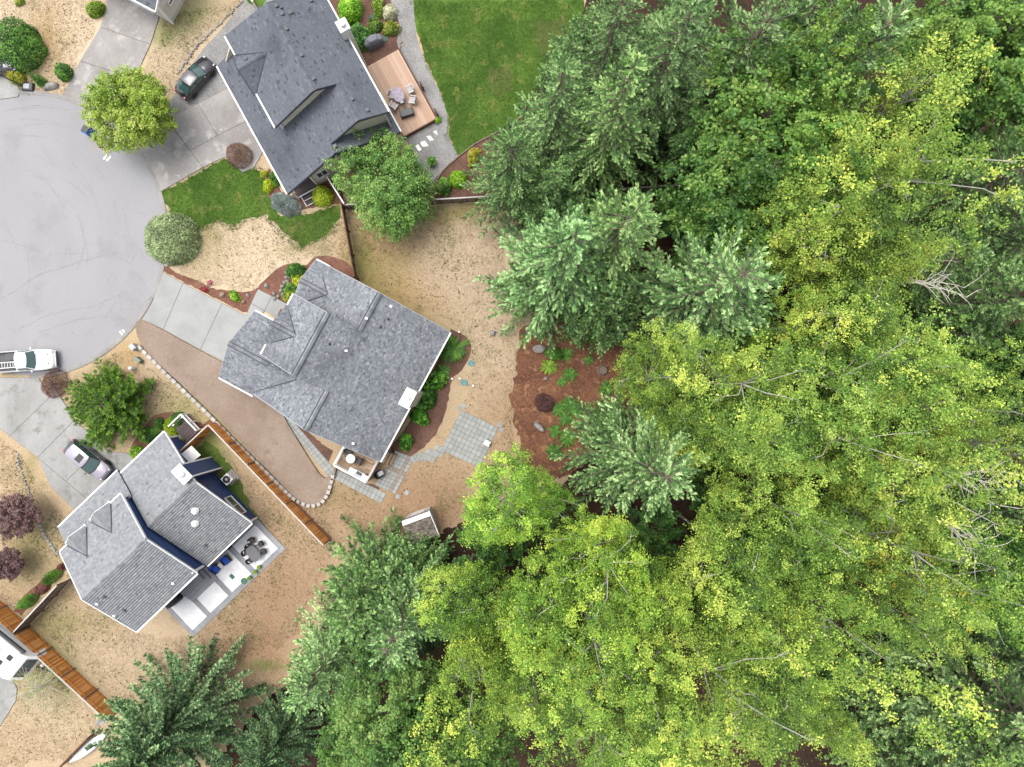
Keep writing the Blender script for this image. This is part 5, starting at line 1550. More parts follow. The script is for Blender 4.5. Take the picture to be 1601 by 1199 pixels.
# patio set of the navy house
o = empty("dining_table", place(401.5, 862, .06), R(-52), "grey boat shaped dining table on the white patio", "table")
pl = [(-.95, -.30), (-.6, -.5), (.6, -.5), (.95, -.30), (.95, .30), (.6, .5), (-.6, .5), (-.95, .30)]
MB().prism([(x * .68, y * .85) for x, y in pl], .70, .745).build("table_top", M['tabletop'], o, bevel=.01)
for x in (-.42, .42):
    for y in (-.28, .28): MB().box((x, y, .35), (.07, .07, .70)).build("leg", M['dark'], o)
g = "dark wicker chairs round the grey patio table"


def wchair(px, py, tgt, lb):
    c = empty("patio_chair", place(401.5 + (px - 401.5) * .94, 861 + (py - 861) * .94, .06), heading((px, py), tgt), lb, "chair", g); c.scale = (.8, .8, .95)
    MB().box((.02, 0, .40), (.50, .52, .08)).build("seat", M['wicker'], c, bevel=.03)
    pts = [(-.05 + .30 * -math.cos(a), .30 * math.sin(a)) for a in (i * math.pi / 8 - math.pi / 2 for i in range(9))]
    m = MB()
    for (x0, y0), (x1, y1) in zip(pts[:-1], pts[1:]): m.bar((x0, y0, .62), (x1, y1, .62), .05, .42)
    m.build("backrest", M['wicker'], c)
    for x in (-.2, .22):
        for y in (-.22, .22): MB().box((x, y, .19), (.04, .04, .38)).build("leg", M['dark'], c)


for x, y, lb in ((397, 842, "wicker chair at the end of the patio table nearest the navy wall corner"), (392.5, 852, "wicker chair on the roof side of the patio table, second from the far end"), (387, 861.5, "wicker chair on the roof side of the patio table, in the middle"), (394, 874, "wicker chair at the patio table end nearest the green lid"),
                 (411, 848, "wicker chair at the outer corner of the patio table, pulled out furthest"), (415.5, 860, "wicker chair on the outer side of the patio table")):
    wchair(x, y, (401, 860), lb)
g = "blue cushioned patio armchairs"
for x, y, lb in ((356, 874, "blue cushioned armchair nearer the grey dining table"), (340, 887.5, "blue cushioned armchair nearer the dark patio steps")):
    c = empty("armchair", place(x, y, .06), R(-52) if x > 345 else R(-34), lb, "armchair", g); c.scale = (.9, .9, 1)
    MB().box((0, 0, .18), (.72, .70, .22)).build("base", M['dark'], c, bevel=.03)
    MB().box((.04, 0, .37), (.62, .56, .16)).build("seat", M['blue'], c, bevel=.05)
    MB().box((-.33, 0, .60), (.16, .62, .52), 0, .5, .9).build("backrest", M['blue'], c, bevel=.06)
    for s in (-1, 1): MB().box((0, s * .35, .40), (.66, .07, .30)).build("armrest", M['wicker'], c, bevel=.02)
o = empty("side_table", place(348.5, 881.5, .06), R(-40), "small white slatted table between the two blue armchairs", "table")
for i in range(3): MB().box((0, -.11 + .11 * i, .45), (.42, .09, .03)).build("slat", M['white'], o)
for s in (-1, 1): MB().box((.17 * s, 0, .22), (.04, .26, .44)).build("leg", M['white'], o)
o = empty("heater", place(364, 847, .06), 0, "small black lantern post under the roof edge of the patio", "lantern"); MB().box((0, 0, .25), (.3, .3, .5), .6).build("case", M['black'], o, bevel=.02); MB().box((0, 0, .53), (.2, .2, .06), .6).build("cap", M['dark'], o)

# raised deck of the centre house
zd = .92
o = empty("round_table", place(551.5, 715.5, zd), 0, "round frosted glass table on the small raised deck", "table")
MB().lathe([(.0, .68), (.36, .68), (.38, .70), (.36, .72), (0, .72)], n=28).build("table_top", M['frost'], o)
for a in range(3): MB().tube([(.28 * math.cos(a * 2.09), .28 * math.sin(a * 2.09), 0), (.1 * math.cos(a * 2.09), .1 * math.sin(a * 2.09), .36), (.24 * math.cos(a * 2.09), .24 * math.sin(a * 2.09), .69)], .018).build("leg", M['dark'], o)
g = "dark wicker chairs on the raised deck"
for x, y, lb in ((545.5, 706, "dark wicker chair between the round glass table and the roof eave"), (562, 719.5, "dark wicker chair between the round glass table and the grill")):
    armchair("deck_chair", place(x, y, zd), heading((x, y), (551.5, 715.5)), lb, M['wicker'], M['wicker'], g, .45)
o = empty("gas_grill", place(563.5, 739.5, zd), R(-28), "white gas grill with black grates open on the raised deck", "grill")
MB().box((0, 0, .42), (1.0, .5, .8)).build("cabinet", M['white'], o, bevel=.02); MB().box((0, -.12, .86), (.62, .28, .1)).build("hood", M['grey'], o, bevel=.03)
MB().box((.04, .12, .84), (.5, .2, .04)).build("firebox", M['black'], o)
for i in range(5): MB().box((-.16 + .1 * i, .12, .87), (.02, .2, .015)).build("grate_bar", M['dark'], o)
for s in (-1, 1): MB().box((.66 * s, 0, .82), (.32, .46, .04)).build("side_shelf", M['white'], o, bevel=.01)
# wheelbarrow
o = empty("wheelbarrow", place(598, 738), R(32), "black wheelbarrow with pale wooden handles on the paver landing", "wheelbarrow")
vs, fs = [], []
n = 16
for z, k in ((.28, .62), (.58, 1.0), (.58, .93), (.33, .58)):
    for i in range(n):
        t_ = 2 * math.pi * i / n; c_, s_ = math.cos(t_), math.sin(t_)
        q = (abs(c_) ** 3 + abs(s_) ** 3) ** -.33
        vs.append((-.18 + .46 * k * c_ * q * (1.05 if c_ < 0 else .92), .33 * k * s_ * q, z))
for i in range(3):
    for k in range(n): fs.append((i * n + k, i * n + (k + 1) % n, (i + 1) * n + (k + 1) % n, (i + 1) * n + k))
fs.append(tuple(range(n))[::-1]); 
MB().add(vs, fs).build("tub", M['black'], o)
MB().box((-.05, 0, .47), (.46, .38, .05)).build("soil_bag", M['grey'], o, bevel=.03)
for s in (-1, 1): MB().bar((-.5, s * .1, .25), (.85, s * .28, .56), .045, .045).build("handle", M['wood'], o); MB().bar((.3, s * .22, .45), (.35, s * .25, 0), .03, .03).build("leg", M['dark'], o)
wh = MB().lathe([(.1, -.04), (.19, -.04), (.19, .04), (.1, .04)], n=16); wh.v = [(-.62 + v[0], v[2], .19 + v[1]) for v in wh.v]; wh.build("wheel", M['tyre'], o)
ubox("storage_box", 762, 692, R(-28), .5, .42, .5, "white box at the patio edge half under the yellow-green tree", M['white'], "box")


# basketball hoops, bin, mailbox
def hoop(px, py, ang, label, white):
    o = empty("basketball_hoop", place(px, py), ang, label, "basketball hoop")
    MB().box((0, 0, .14), (1.05, .72, .26), 0, .5, .85).build("base", M['dark'], o, bevel=.06)
    MB().box((0, 0, .28), (.5, .4, .05)).build("base_cap", M['grey'] if white else M['dark'], o, bevel=.02)
    MB().tube([(.3, 0, .2), (.55, 0, 1.2), (.75, 0, 2.3)], .05).build("pole", M['dark'], o)
    MB().bar((.72, .0, 2.2), (1.35, .0, 2.45), .06, .06).bar((.70, .0, 1.9), (1.35, .0, 2.15), .06, .06).build("arm", M['dark'], o)
    bd = MB().box((1.4, 0, 2.45), (.05, 1.25, .8)).build("backboard", M['stucco'] if white else M['black'], o, bevel=.01)
    MB().box((1.375, 0, 2.86), (.08, 1.3, .05)).box((1.375, 0, 2.04), (.08, 1.3, .05)).box((1.375, .63, 2.45), (.08, .05, .86)).box((1.375, -.63, 2.45), (.08, .05, .86)).build("frame", M['white'] if white else M['dark'], o)
    m = MB(); pts = [(1.68 + .22 * math.cos(a * .3927), .22 * math.sin(a * .3927), 2.2) for a in range(17)]
    m.tube(pts, .012, 5); m.bar((1.42, 0, 2.2), (1.48, 0, 2.2), .1, .05)
    m.build("rim", M['orange'], o)


hoop(45.5, 137, R(176), "portable basketball hoop with white framed board beside the small clipped shrubs", True)
hoop(203, 224, R(215), "portable basketball hoop with black board half under the bright round tree", False)
o = empty("recycling_bin", place(144, 209), R(-30), "blue bin with black lid at the road edge by the bright round tree", "bin")
MB().box((0, 0, .42), (.48, .56, .84), 0, .5, 1.12).build("body", M['bluebin'], o, bevel=.03); MB().box((-.02, .04, .88), (.54, .56, .07)).build("lid", M['black'], o, bevel=.03)
for s in (-1, 1):
    wh = MB().lathe([(.04, -.03), (.12, -.03), (.12, .03), (.04, .03)], n=12); wh.v = [(s * .22 + v[2], .3 + v[0], .12 + v[1]) for v in wh.v]; wh.build("wheel", M['tyre'], o)
o = empty("hand_cart", place(268, 22), R(30), "small black cart beside the beige garage wall", "cart"); MB().box((0, 0, .35), (.35, .3, .5)).build("body", M['black'], o, bevel=.03); MB().tube([(0, .15, .5), (0, .3, .9)], .02).build("handle", M['dark'], o)
for s in (-1, 1):
    wh = MB().lathe([(.04, -.03), (.14, -.03), (.14, .03), (.04, .03)], n=12); wh.v = [(s * .2 + v[2], .1 + v[0], .14 + v[1]) for v in wh.v]; wh.build("wheel", M['tyre'], o)


# rocks, stumps
def rock(name, px, py, rx, ry, rz, hz, label, mat, cat="rock", seed=0, group=None):
    r = random.Random(seed + px)
    n = 10; vs = []; fs = []
    ph = [r.uniform(.75, 1.2) for _ in range(n)]
    lv = [(1.0, -.05), (1.04, .25), (.92, .6), (.66, .88), (.25, 1.0)]
    for k_, z in lv:
        for i in range(n):
            a = 2 * math.pi * i / n
            q = ph[i] * r.uniform(.93, 1.07)
            vs.append((rx * k_ * q * math.cos(a), ry * k_ * q * math.sin(a), hz * z * r.uniform(.92, 1.05)))
    for i in range(len(lv) - 1):
        for k in range(n): fs.append((i * n + k, i * n + (k + 1) % n, (i + 1) * n + (k + 1) % n, (i + 1) * n + k))
    fs.append(tuple(range((len(lv) - 1) * n, len(lv) * n)))
    o = MB().add(vs, fs, r.random()).build(name, mat, None, smooth=False)
    p = P(px, py); o.location = (p.x, p.y, 0); o.rotation_euler = (0, 0, rz)
    b_ = o.modifiers.new("round", 'SUBSURF'); b_.levels = 1; b_.render_levels = 2
    return tag(o, label, cat, group)


rock("boulder", 82, 136, .72, .30, R(18), .45, "long pale boulder beside the small clipped shrubs at the drive corner", M['rock'])
rock("boulder", 49, 104, .28, .24, 0, .4, "pale boulder at the foot of the round tree by the dark car", M['rock'])
rock("boulder", 843, 668, .60, .26, R(-40), .45, "long grey boulder in the mulch below the dark plum shrub", M['rock'])
rock("boulder", 843, 546, .55, .38, R(10), .28, "low grey boulder in the upper mulch bed near the conifers", M['rock'])
rock("boulder", 770, 521, .26, .25, 0, .35, "round grey green boulder alone in the dry back yard", M['rock'])
rock("rock", 853, 592, .2, .16, .3, .25, "grey rock beneath the yellowish fern in the mulch bed", M['rock'])
rock("rock", 912, 567, .17, .17, 0, .2, "small tan rock between two small ferns in the mulch bed", M['brownrock'])
rock("rock", 882, 510, .25, .2, 0, .25, "grey rock at the conifer edge above the big fern", M['rock'])
rock("rock", 826, 516, .3, .22, .5, .25, "pale rock pile at the top left edge of the mulch bed", M['rock'])
rock("rock", 836, 522, .22, .18, .9, .2, "small pale rock beside the rock pile at the mulch edge", M['rock'])
rock("boulder", 349, 461, .32, .24, .4, .3, "tan boulder beside the small green plant in the front bed", M['brownrock'])
rock("rock", 382, 472, .2, .16, .4, .25, "reddish rock near the garage corner in the front bed", M['brownrock'])
rock("rock", 388, 462, .16, .22, .4, .25, "white rock in the front bed beside the garage walk", M['rock'])
rock("rock", 417, 447, .19, .26, .5, .3, "white oblong rock at the tip of the front walk", M['rock'])
for k, (x, y) in enumerate(((449, 426), (448, 434), (453, 433), (445, 442), (450, 440), (442, 448), (440, 454), (436, 463), (429, 459), (443, 460), (462, 446), (430, 467))):
    rock("edging_rock", x, y, .2, .17, k * .7, .22, "white rock in the line of rocks edging the front bed beside the walk", M['rock'], "rock", k, "white rocks edging the front bed")
st = empty("tree_stump", place(942, 579), 0, "pale round cut tree stump in the mulch bed", "stump")
MB().lathe([(.46, 0), (.38, .12), (.36, .30)], n=18, tone=.1).build("stump_side", M['bark'], st)
m = MB()
for i, rr in enumerate((.36, .30, .24, .18, .12, .06)): m.lathe([(rr, .28), (rr, .302 + .003 * i), (0, .302 + .003 * i)], n=18, tone=(i * .37) % 1)
m.build("growth_rings", M['stump'], st)
rock("stepping_stone", 158, 1128, .5, .3, .3, .06, "flat grey stone in the grass beside the spruce and the orange fence", M['rock'], "stone")

# ================================================================ PLANTS
def quads(c, a, b, n):
    """n diamond leaves: centre c, half long axis a, half short axis b -> V, F"""
    V = np.empty((n, 4, 3))
    V[:, 0] = c - a; V[:, 1] = c + b; V[:, 2] = c + a; V[:, 3] = c - b
    return V.reshape(-1, 3), np.arange(n * 4).reshape(n, 4)


def unit(v): return v / np.maximum(1e-9, np.linalg.norm(v, axis=-1, keepdims=True))


def leaf_axes(r, n, up, size, asp):
    """random leaf planes whose normals lean towards 'up' (n,3)"""
    nrm = unit(up + r.normal(0, .55, (n, 3)))
    a = unit(np.cross(nrm, r.normal(0, 1, (n, 3))))
    b = np.cross(nrm, a)
    s = (size * r.uniform(.65, 1.35, n))[:, None]
    return a * s, b * s * asp


def limbs_mesh(name, segs, mat, n=5):
    mb = MB()
    for path, rad in segs: mb.tube(path, rad, n, .5, cap=False)
    me = bpy.data.meshes.new(name)
    me.from_pydata(mb.v, [], mb.f)
    me.polygons.foreach_set("use_smooth", [True] * len(me.polygons))
    me.materials.append(mat)
    return me


def broadleaf(seed, h, Rc, nclump, per, leaf, mat, bark, asp=.6, flat=.75, lob=.35, open_=.0, clr=.55, base=.35, spots=.08, trunk_r=.16, nl=26, shell=.38):
    """crown of leaf clumps in an uneven dome, on a limbed trunk; nominal origin at the trunk foot"""
    r = np.random.default_rng(seed)
    k = 0
    lobes = unit(r.normal(0, 1, (9, 3)) + np.array([0, 0, .4])); la = r.uniform(.3, 1, 9)
    C = []
    zc = h * (1 - (1 - base) * .5); hz = h * (1 - base) * .5
    while len(C) < nclump:
        d = unit(r.normal(0, 1, 3))
        if d[2] < -.45: continue
        w = 1 + lob * (np.sum(la * np.exp(6 * (lobes @ d - 1))) - .45)
        rad = w * (r.uniform(0, 1) ** shell)
        C.append(np.array([0, 0, zc]) + d * rad * np.array([Rc, Rc, hz]))
    C = np.array(C)
    cr = r.uniform(.6, 1.3, nclump) * clr
    outd = unit((C - np.array([0, 0, zc - hz * .5])) * np.array([1, 1, 1.2]))
    idx = np.repeat(np.arange(nclump), per)
    n = len(idx)
    sd_ = unit(outd * np.array([1, 1, .55]) + r.normal(0, .45, (nclump, 3)))          # each clump is a spray along a twig
    u = r.uniform(-.75, 1, n)
    wob = r.normal(0, .30, (nclump, 3))
    off = sd_[idx] * (u * cr[idx])[:, None] + wob[idx] * (u * u * cr[idx])[:, None] * .5
    off += r.normal(0, 1, (n, 3)) * (cr[idx] * .30 * (1.15 - .5 * np.clip(u, 0, 1)))[:, None] * np.array([1, 1, flat])
    c = C[idx] + off
    up = outd[idx] * .7 + np.array([0, 0, .7])
    a, b = leaf_axes(r, n, up, leaf, asp)
    V, F = quads(c, a, b, n)
    ctone = .45 + .9 * (fbm(C[:, 0] + seed, C[:, 1] + C[:, 2] * .7, .35, seed, 3) - .5) + r.normal(0, .12, nclump)
    tone = np.clip(ctone[idx] + r.normal(0, .13, n), 0, 1)
    sp = r.random(n) < spots
    tone[sp] = r.uniform(.8, 1, sp.sum())
    crown = mesh_np("crown", V, F, tone, mat)
    top = np.array([0, 0, h * .93])
    segs = [([(0, 0, -.1), (r.normal(0, .1), r.normal(0, .1), h * .35), (r.normal(0, .2), r.normal(0, .2), h * .65), tuple(top + np.array([0, 0, -h * .06]))], [trunk_r, trunk_r * .8, trunk_r * .5, .03])]
    for i in r.choice(nclump, nl, replace=False):
        e = C[i] + outd[i] * cr[i] * r.uniform(-.2, .7)
        z0 = np.clip(e[2] - np.linalg.norm(e[:2]) * r.uniform(.5, 1.1), h * r.uniform(.3, .6), h * .86)
        s = np.array([0, 0, z0]); m = s * .5 + e * .5 + np.array([0, 0, r.uniform(0, .08) * h]) + r.normal(0, .15, 3)
        q = s * .2 + e * .8 + np.array([0, 0, .03 * h]) + r.normal(0, .12, 3)
        rr = trunk_r * r.uniform(.26, .42)
        segs.append(([tuple(s), tuple(m), tuple(q), tuple(e)], [rr, rr * .7, rr * .42, .012]))
        for _ in range(2):
            f = q + (e - q) * r.uniform(0, .5); g_ = f + unit(e - s + r.normal(0, .6, 3) * np.linalg.norm(e - s)) * r.uniform(.5, 1.2)
            segs.append(([tuple(f), tuple((f + g_) / 2 + r.normal(0, .05, 3)), tuple(g_)], [rr * .35, rr * .25, .008]))
    return crown, limbs_mesh("trunk", segs, bark)


def conifer(seed, h, Rc, nb, mat, bark, droop=.35, lift=.35, sub=.42, blade=.16, bw=.035, nsub=15, nbl=12, base=.10, power=.85, bushy=.0, trunk_r=.22, dense=1.0, whorl=0, fa=(.6, 1.05), ba=(.35, .85)):
    """whorled boughs carrying side sprays of needle twigs"""
    r = np.random.default_rng(seed)
    segs = [([(0, 0, -.1), (0, 0, h * .5), (0, 0, h * .99)], [trunk_r, trunk_r * .6, .02])]
    cs, As, Bs, ts = [], [], [], []
    ga = r.uniform(0, 6.28)
    for i in range(nb):
        f = (i + .5) / nb
        if whorl: f = (i // whorl * whorl + whorl * .5 + r.normal(0, .35)) / nb; f = min(max(f, .003), .997)
        z0 = h * (base + (1 - base) * (1 - (1 - f) ** .80) * .985)
        rel = (z0 / h - base) / (1 - base)
        L = Rc * ((1 - rel) ** power) * r.uniform(.72, 1.15) + .25
        ga += (6.2832 / whorl + (1.1 if i % whorl == 0 else 0) if whorl else 2.39996) + r.normal(0, .22)
        el = lift * (rel * 1.6 - .35) + r.normal(0, .10)
        d = np.array([math.cos(ga), math.sin(ga), 0]); side = np.array([-d[1], d[0], 0])
        bend = r.normal(0, .12) * L

        def pt(t): return np.array([0, 0, z0])[None] + np.outer(t * L, d) + np.outer(bend * t * t, side) + np.outer(L * (math.tan(el) * t - droop * t * t * (1 - rel * .7) + .16 * t ** 4), [0, 0, 1])
        t4 = np.array([0, .35, .7, 1.0])
        if L > .8: segs.append(([tuple(q) for q in pt(t4)], [.035 + .012 * L, .025 + .006 * L, .018, .006]))
        ns = max(4, int(nsub * (L / Rc) ** .7 * dense))
        ts_ = np.linspace(.10, 1.0, ns) + r.normal(0, .015, ns)
        base_p = pt(np.clip(ts_, 0, 1))
        tan = unit(pt(np.clip(ts_ + .05, 0, 1.05)) - pt(np.clip(ts_ - .05, 0, 1)))
        btone = r.uniform(.25, .6)
        for j in range(ns):
            last = j == ns - 1
            sgn = 1 if j % 2 else -1
            ang = 0 if last else sgn * r.uniform(*fa)
            dd = unit(tan[j] * math.cos(ang) + side * math.sin(ang) + np.array([0, 0, r.normal(.02, .14) + bushy * r.uniform(-.2, .7)]))
            sl = sub * (.35 + .65 * L / Rc) * Rc * .34 * (1.15 - .55 * ts_[j]) * r.uniform(.7, 1.25)
            k = max(5, int(nbl * (.5 + .6 * sl / (sub * Rc * .34))))
            u = np.linspace(.05, 1, k) + r.normal(0, .03, k)
            p = base_p[j] + np.outer(u * sl, dd) - np.outer((u * sl) ** 2 * .10, [0, 0, 1])
            sd_ = unit(np.cross(dd, [0, 0, 1]))
            stone = r.normal(0, .20)
            alt = np.where(np.arange(k) % 2 == 0, 1.0, -1.0)
            al = alt * r.uniform(*ba, k); al[-1] = 0
            bd_ = unit(np.outer(np.cos(al), dd) + np.outer(np.sin(al), sd_) + np.outer(r.normal(.04, .22 + bushy * .5, k), [0, 0, 1]))
            ln = blade * r.uniform(.7, 1.3, k)
            cs.append(p + bd_ * ln[:, None] * .8)
            nrm = unit(np.array([0, 0, 1]) + r.normal(0, .45 + bushy * .4, (k, 3)))
            bb = unit(np.cross(nrm, bd_))
            As.append(bd_ * ln[:, None]); Bs.append(bb * (bw * r.uniform(.7, 1.4, k))[:, None])
            ts.append(np.clip(btone + stone + r.normal(0, .10, k) + .3 * (u > .82), 0, 1))
    c = np.concatenate(cs); a = np.concatenate(As); b = np.concatenate(Bs); t = np.concatenate(ts)
    V, F = quads(c, a, b, len(c))
    return mesh_np("crown", V, F, t, mat), limbs_mesh("trunk", segs, bark, 4)


def tree(name, kind, px, py, z, label, group=None, s=(1, 1), rot=None, tint=(1, 1, 1), cat="tree"):
    """px, py: where the point at height z above the trunk foot shows in the photograph"""
    crown, trunk = kind
    p = P(px, py, z)
    o = empty(name, (p.x, p.y, 0), rng.uniform(0, 6.28) if rot is None else rot, label, cat, group)
    o.scale = (s[0], s[0], s[1])
    c = link("crown", crown, o); c.color = (*tint, 1)
    link("trunk", trunk, o)
    return o


# ---- kinds of tree (meshes shared between trees of a kind)
ALDER = [broadleaf(100 + i, 18, 3.45, 420, 62, .076, M['l_alder'], M['alderbark'], lob=.9, clr=.62, base=.16, shell=.26, spots=.015, trunk_r=.17, nl=16) for i in range(6)]
OPEN = [broadleaf(140 + i, 18, 3.8, 230, 38, .092, M['l_alder'], M['alderbark'], lob=.8, clr=.6, base=.45, spots=.10, trunk_r=.17, nl=24) for i in range(2)]
MAPLE = [broadleaf(200 + i, 17, 4.3, 520, 54, .105, M['l_maple'], M['bark'], asp=.75, lob=.9, clr=.62, shell=.28, base=.35, spots=.04, trunk_r=.24, nl=18) for i in range(3)]
UNDER = [broadleaf(240 + i, 6, 2.4, 70, 110, .09, M['l_maple'], M['bark'], asp=.7, lob=.5, clr=.55, base=.25, spots=.01, trunk_r=.07, nl=8) for i in range(2)]
FIR = [conifer(300 + i, 20, 4.3, 108, M['l_fir'], M['bark'], droop=.42, nsub=26, nbl=26, blade=.085, bw=.020, sub=.46, whorl=6, fa=(.30, .75), ba=(.3, .7)) for i in range(4)]
FIRW = [conifer(320 + i, 20, 4.6, 98, M['l_fir'], M['bark'], droop=.30, lift=.5, nsub=27, nbl=26, blade=.09, bw=.021, whorl=7, fa=(.30, .75), ba=(.3, .7), power=.7, sub=.46) for i in range(2)]
SPRUCE = [conifer(340 + i, 13, 6.0, 210, M['l_spruce'], M['bark'], droop=.30, lift=.5, sub=.17, blade=.10, bw=.034, nsub=74, nbl=12, bushy=.9, power=.8) for i in range(1)]
CEDAR = [conifer(360 + i, 17, 4.6, 140, M['l_fir'], M['bark'], droop=.5, lift=.2, sub=.40, blade=.11, bw=.025, nsub=22, nbl=24, fa=(.35, .85), bushy=.3, power=.7) for i in range(2)]

gF = "conifers at the edge of the wood"
T = tree
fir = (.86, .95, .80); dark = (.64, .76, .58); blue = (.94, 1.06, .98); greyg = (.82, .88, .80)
T("fir_tree", FIR[0], 998, 84, 22, "tall fir with pale green tip between the back lawn and the dark maples", gF, (1.05, 1.1), tint=(1.02, 1.08, .86))
T("fir_tree", FIR[1], 884, 84, 19, "grey green fir right beside the back lawn, top of the group", gF, (.95, .95), tint=fir)
T("fir_tree", FIR[2], 800, 205, 15, "dark green fir nearest the bark bed and the pale fence", gF, (.86, .75), tint=dark)
T("fir_tree", CEDAR[0], 872, 268, 12, "dark low conifer over the pale fence, between two taller firs", gF, (.72, .7), tint=dark)
T("fir_tree", FIR[3], 1100, -20, 22, "grey green fir cut off by the upper edge above the pale green fir", gF, (1.05, 1.1), tint=greyg)
T("fir_tree", FIR[1], 985, -40, 20, "fir cut off by the upper edge just right of the back lawn", gF, (.95, 1), tint=greyg)
T("fir_tree", FIRW[0], 1245, -30, 23, "wide grey green fir at the upper edge above the dark maple", gF, (1.1, 1.15), tint=greyg)
T("fir_tree", FIRW[1], 1420, 10, 23, "pale grey green fir at the upper edge beside the leaning yellow alder", gF, (1.1, 1.15), tint=(1.05, 1.1, 1.05))
T("fir_tree", FIR[2], 1330, -60, 22, "fir at the upper edge between two wide grey green firs", gF, (1, 1.1), tint=greyg)
T("fir_tree", FIR[0], 902, 360, 20, "blue green fir over the dry yard, left of the trio above the mulch bed", gF, (1.3, 1.0), tint=blue)
T("fir_tree", FIR[3], 1003, 318, 22, "tall fir with yellowish tip, middle of the trio above the mulch bed", gF, (1.18, 1.1), tint=(1.0, 1.04, .84))
T("fir_tree", FIRW[0], 1172, 424, 20, "pale blue green fir with a rounded fan top, right of the trio by the mulch", gF, (1.32, 1.02), tint=(1.1, 1.16, 1.1))
T("fir_tree", CEDAR[1], 962, 470, 11, "low dark conifer behind the fern bed under the trio of firs", gF, (.72, .65), tint=(.82, .92, .76))
T("fir_tree", CEDAR[0], 838, 428, 9, "short conifer reaching over the dry yard below the blue green fir", gF, (.62, .55), tint=(.85, .92, .72))
T("fir_tree", FIRW[1], 1052, 752, 19, "silvery green fir alone among the yellow alders, right of the mulch bed", gF, (1.10, .95), tint=(1.08, 1.12, 1.04))
T("fir_tree", CEDAR[1], 962, 672, 7, "small green conifer at the lower right edge of the mulch bed", gF, (.48, .42), tint=dark)
T("fir_tree", FIRW[0], 1540, 290, 12, "spreading dark fir at the right edge below the dark maples", gF, (1.2, 1.0), tint=(.82, .9, .74))
T("fir_tree", FIR[1], 1560, 470, 13, "fir at the right edge beside the grey snag branches", gF, (1.1, 1.05), tint=(.84, .92, .72))
T("fir_tree", FIR[2], 1500, 405, 14, "fir with hanging boughs between the alders and the right edge", gF, (.95, .85), tint=(.80, .88, .72))
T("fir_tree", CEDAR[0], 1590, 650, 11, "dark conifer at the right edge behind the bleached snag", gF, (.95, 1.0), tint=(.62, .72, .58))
T("fir_tree", FIRW[1], 1490, 1050, 4, "drooping grey green conifer in the lower right corner", gF, (1.5, .9), tint=(.95, .95, .88))
T("fir_tree", CEDAR[1], 1440, 1100, 5, "lower grey green conifer next to the drooping one in the lower right", gF, (1.15, .92), tint=(.86, .90, .80))
T("fir_tree", CEDAR[0], 540, 985, 15, "dark green cedar left of the garden shed, wide and low", gF, (1.0, .88), tint=(.74, .86, .62))
T("fir_tree", CEDAR[1], 632, 920, 8, "green cedar right below the garden shed roof", gF, (.62, .46), tint=(.74, .86, .60))
T("fir_tree", FIRW[0], 600, 1030, 18, "fir with a pale blue green tip below the cedar, beside the alders", gF, (.95, .9), tint=(1.06, 1.14, 1.06))
T("fir_tree", FIR[3], 458, 1112, 15, "pale green fir with a spiky star top at the bare brown corner", gF, (.92, .75), tint=(1.10, 1.18, 1.06))
T("spruce_tree", SPRUCE[0], 176, 1232, 12.5, "big dark spruce with thick drooping boughs beside the white canoe", gF, (1.0, 1.0), tint=(1.1, 1.16, 1.0))
T("spruce_tree", SPRUCE[0], 385, 1235, 10, "smaller dark spruce at the lower edge between the big spruce and the star topped fir", gF, (.62, .75), tint=(.95, 1.04, .9))

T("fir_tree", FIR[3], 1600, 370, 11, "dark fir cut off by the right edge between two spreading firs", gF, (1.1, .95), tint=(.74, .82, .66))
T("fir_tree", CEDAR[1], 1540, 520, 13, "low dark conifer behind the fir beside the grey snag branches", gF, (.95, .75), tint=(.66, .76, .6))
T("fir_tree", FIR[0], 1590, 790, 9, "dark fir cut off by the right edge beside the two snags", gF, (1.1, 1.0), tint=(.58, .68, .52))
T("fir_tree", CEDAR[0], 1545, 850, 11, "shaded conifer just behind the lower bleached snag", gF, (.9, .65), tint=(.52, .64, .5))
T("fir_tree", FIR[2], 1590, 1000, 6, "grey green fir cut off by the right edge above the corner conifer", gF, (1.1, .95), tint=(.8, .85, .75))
T("fir_tree", CEDAR[1], 1050, 30, 14, "dark conifer at the upper edge filling behind the pale green tipped fir", gF, (.9, .8), tint=(.7, .8, .66))
T("fir_tree", CEDAR[0], 930, 20, 11, "shaded conifer by the lawn at the upper edge", gF, (.75, .65), tint=(.72, .82, .66))
T("fir_tree", CEDAR[1], 1180, 60, 13, "dark conifer at the upper edge just above the dark maple", gF, (.9, .75), tint=(.66, .76, .62))
T("fir_tree", FIR[1], 1600, 1150, 4, "grey green fir cut off by the lower right corner", gF, (1.2, .9), tint=(.86, .9, .8))
T("fir_tree", CEDAR[0], 1400, 1190, 5, "dull conifer at the lower edge under the drooping conifer", gF, (1.0, .7), tint=(.7, .78, .64))
T("fir_tree", CEDAR[1], 1590, 560, 10, "dark conifer cut off by the right edge below the two spreading firs", gF, (1.1, .9), tint=(.6, .7, .56))
T("fir_tree", CEDAR[0], 1090, -10, 12, "low dark conifer at the upper edge between the grey green firs", gF, (.9, .7), tint=(.6, .7, .56))
T("fir_tree", CEDAR[1], 1330, 20, 13, "low dark conifer at the upper edge left of the leaning yellow alder", gF, (1.0, .76), tint=(.62, .72, .6))
gA = "yellow green alders of the wood"
Y = (1.03, 1.01, .80); G = (.80, .95, .80); N = (.72, .84, .74); LM = (.84, 1.02, .56)
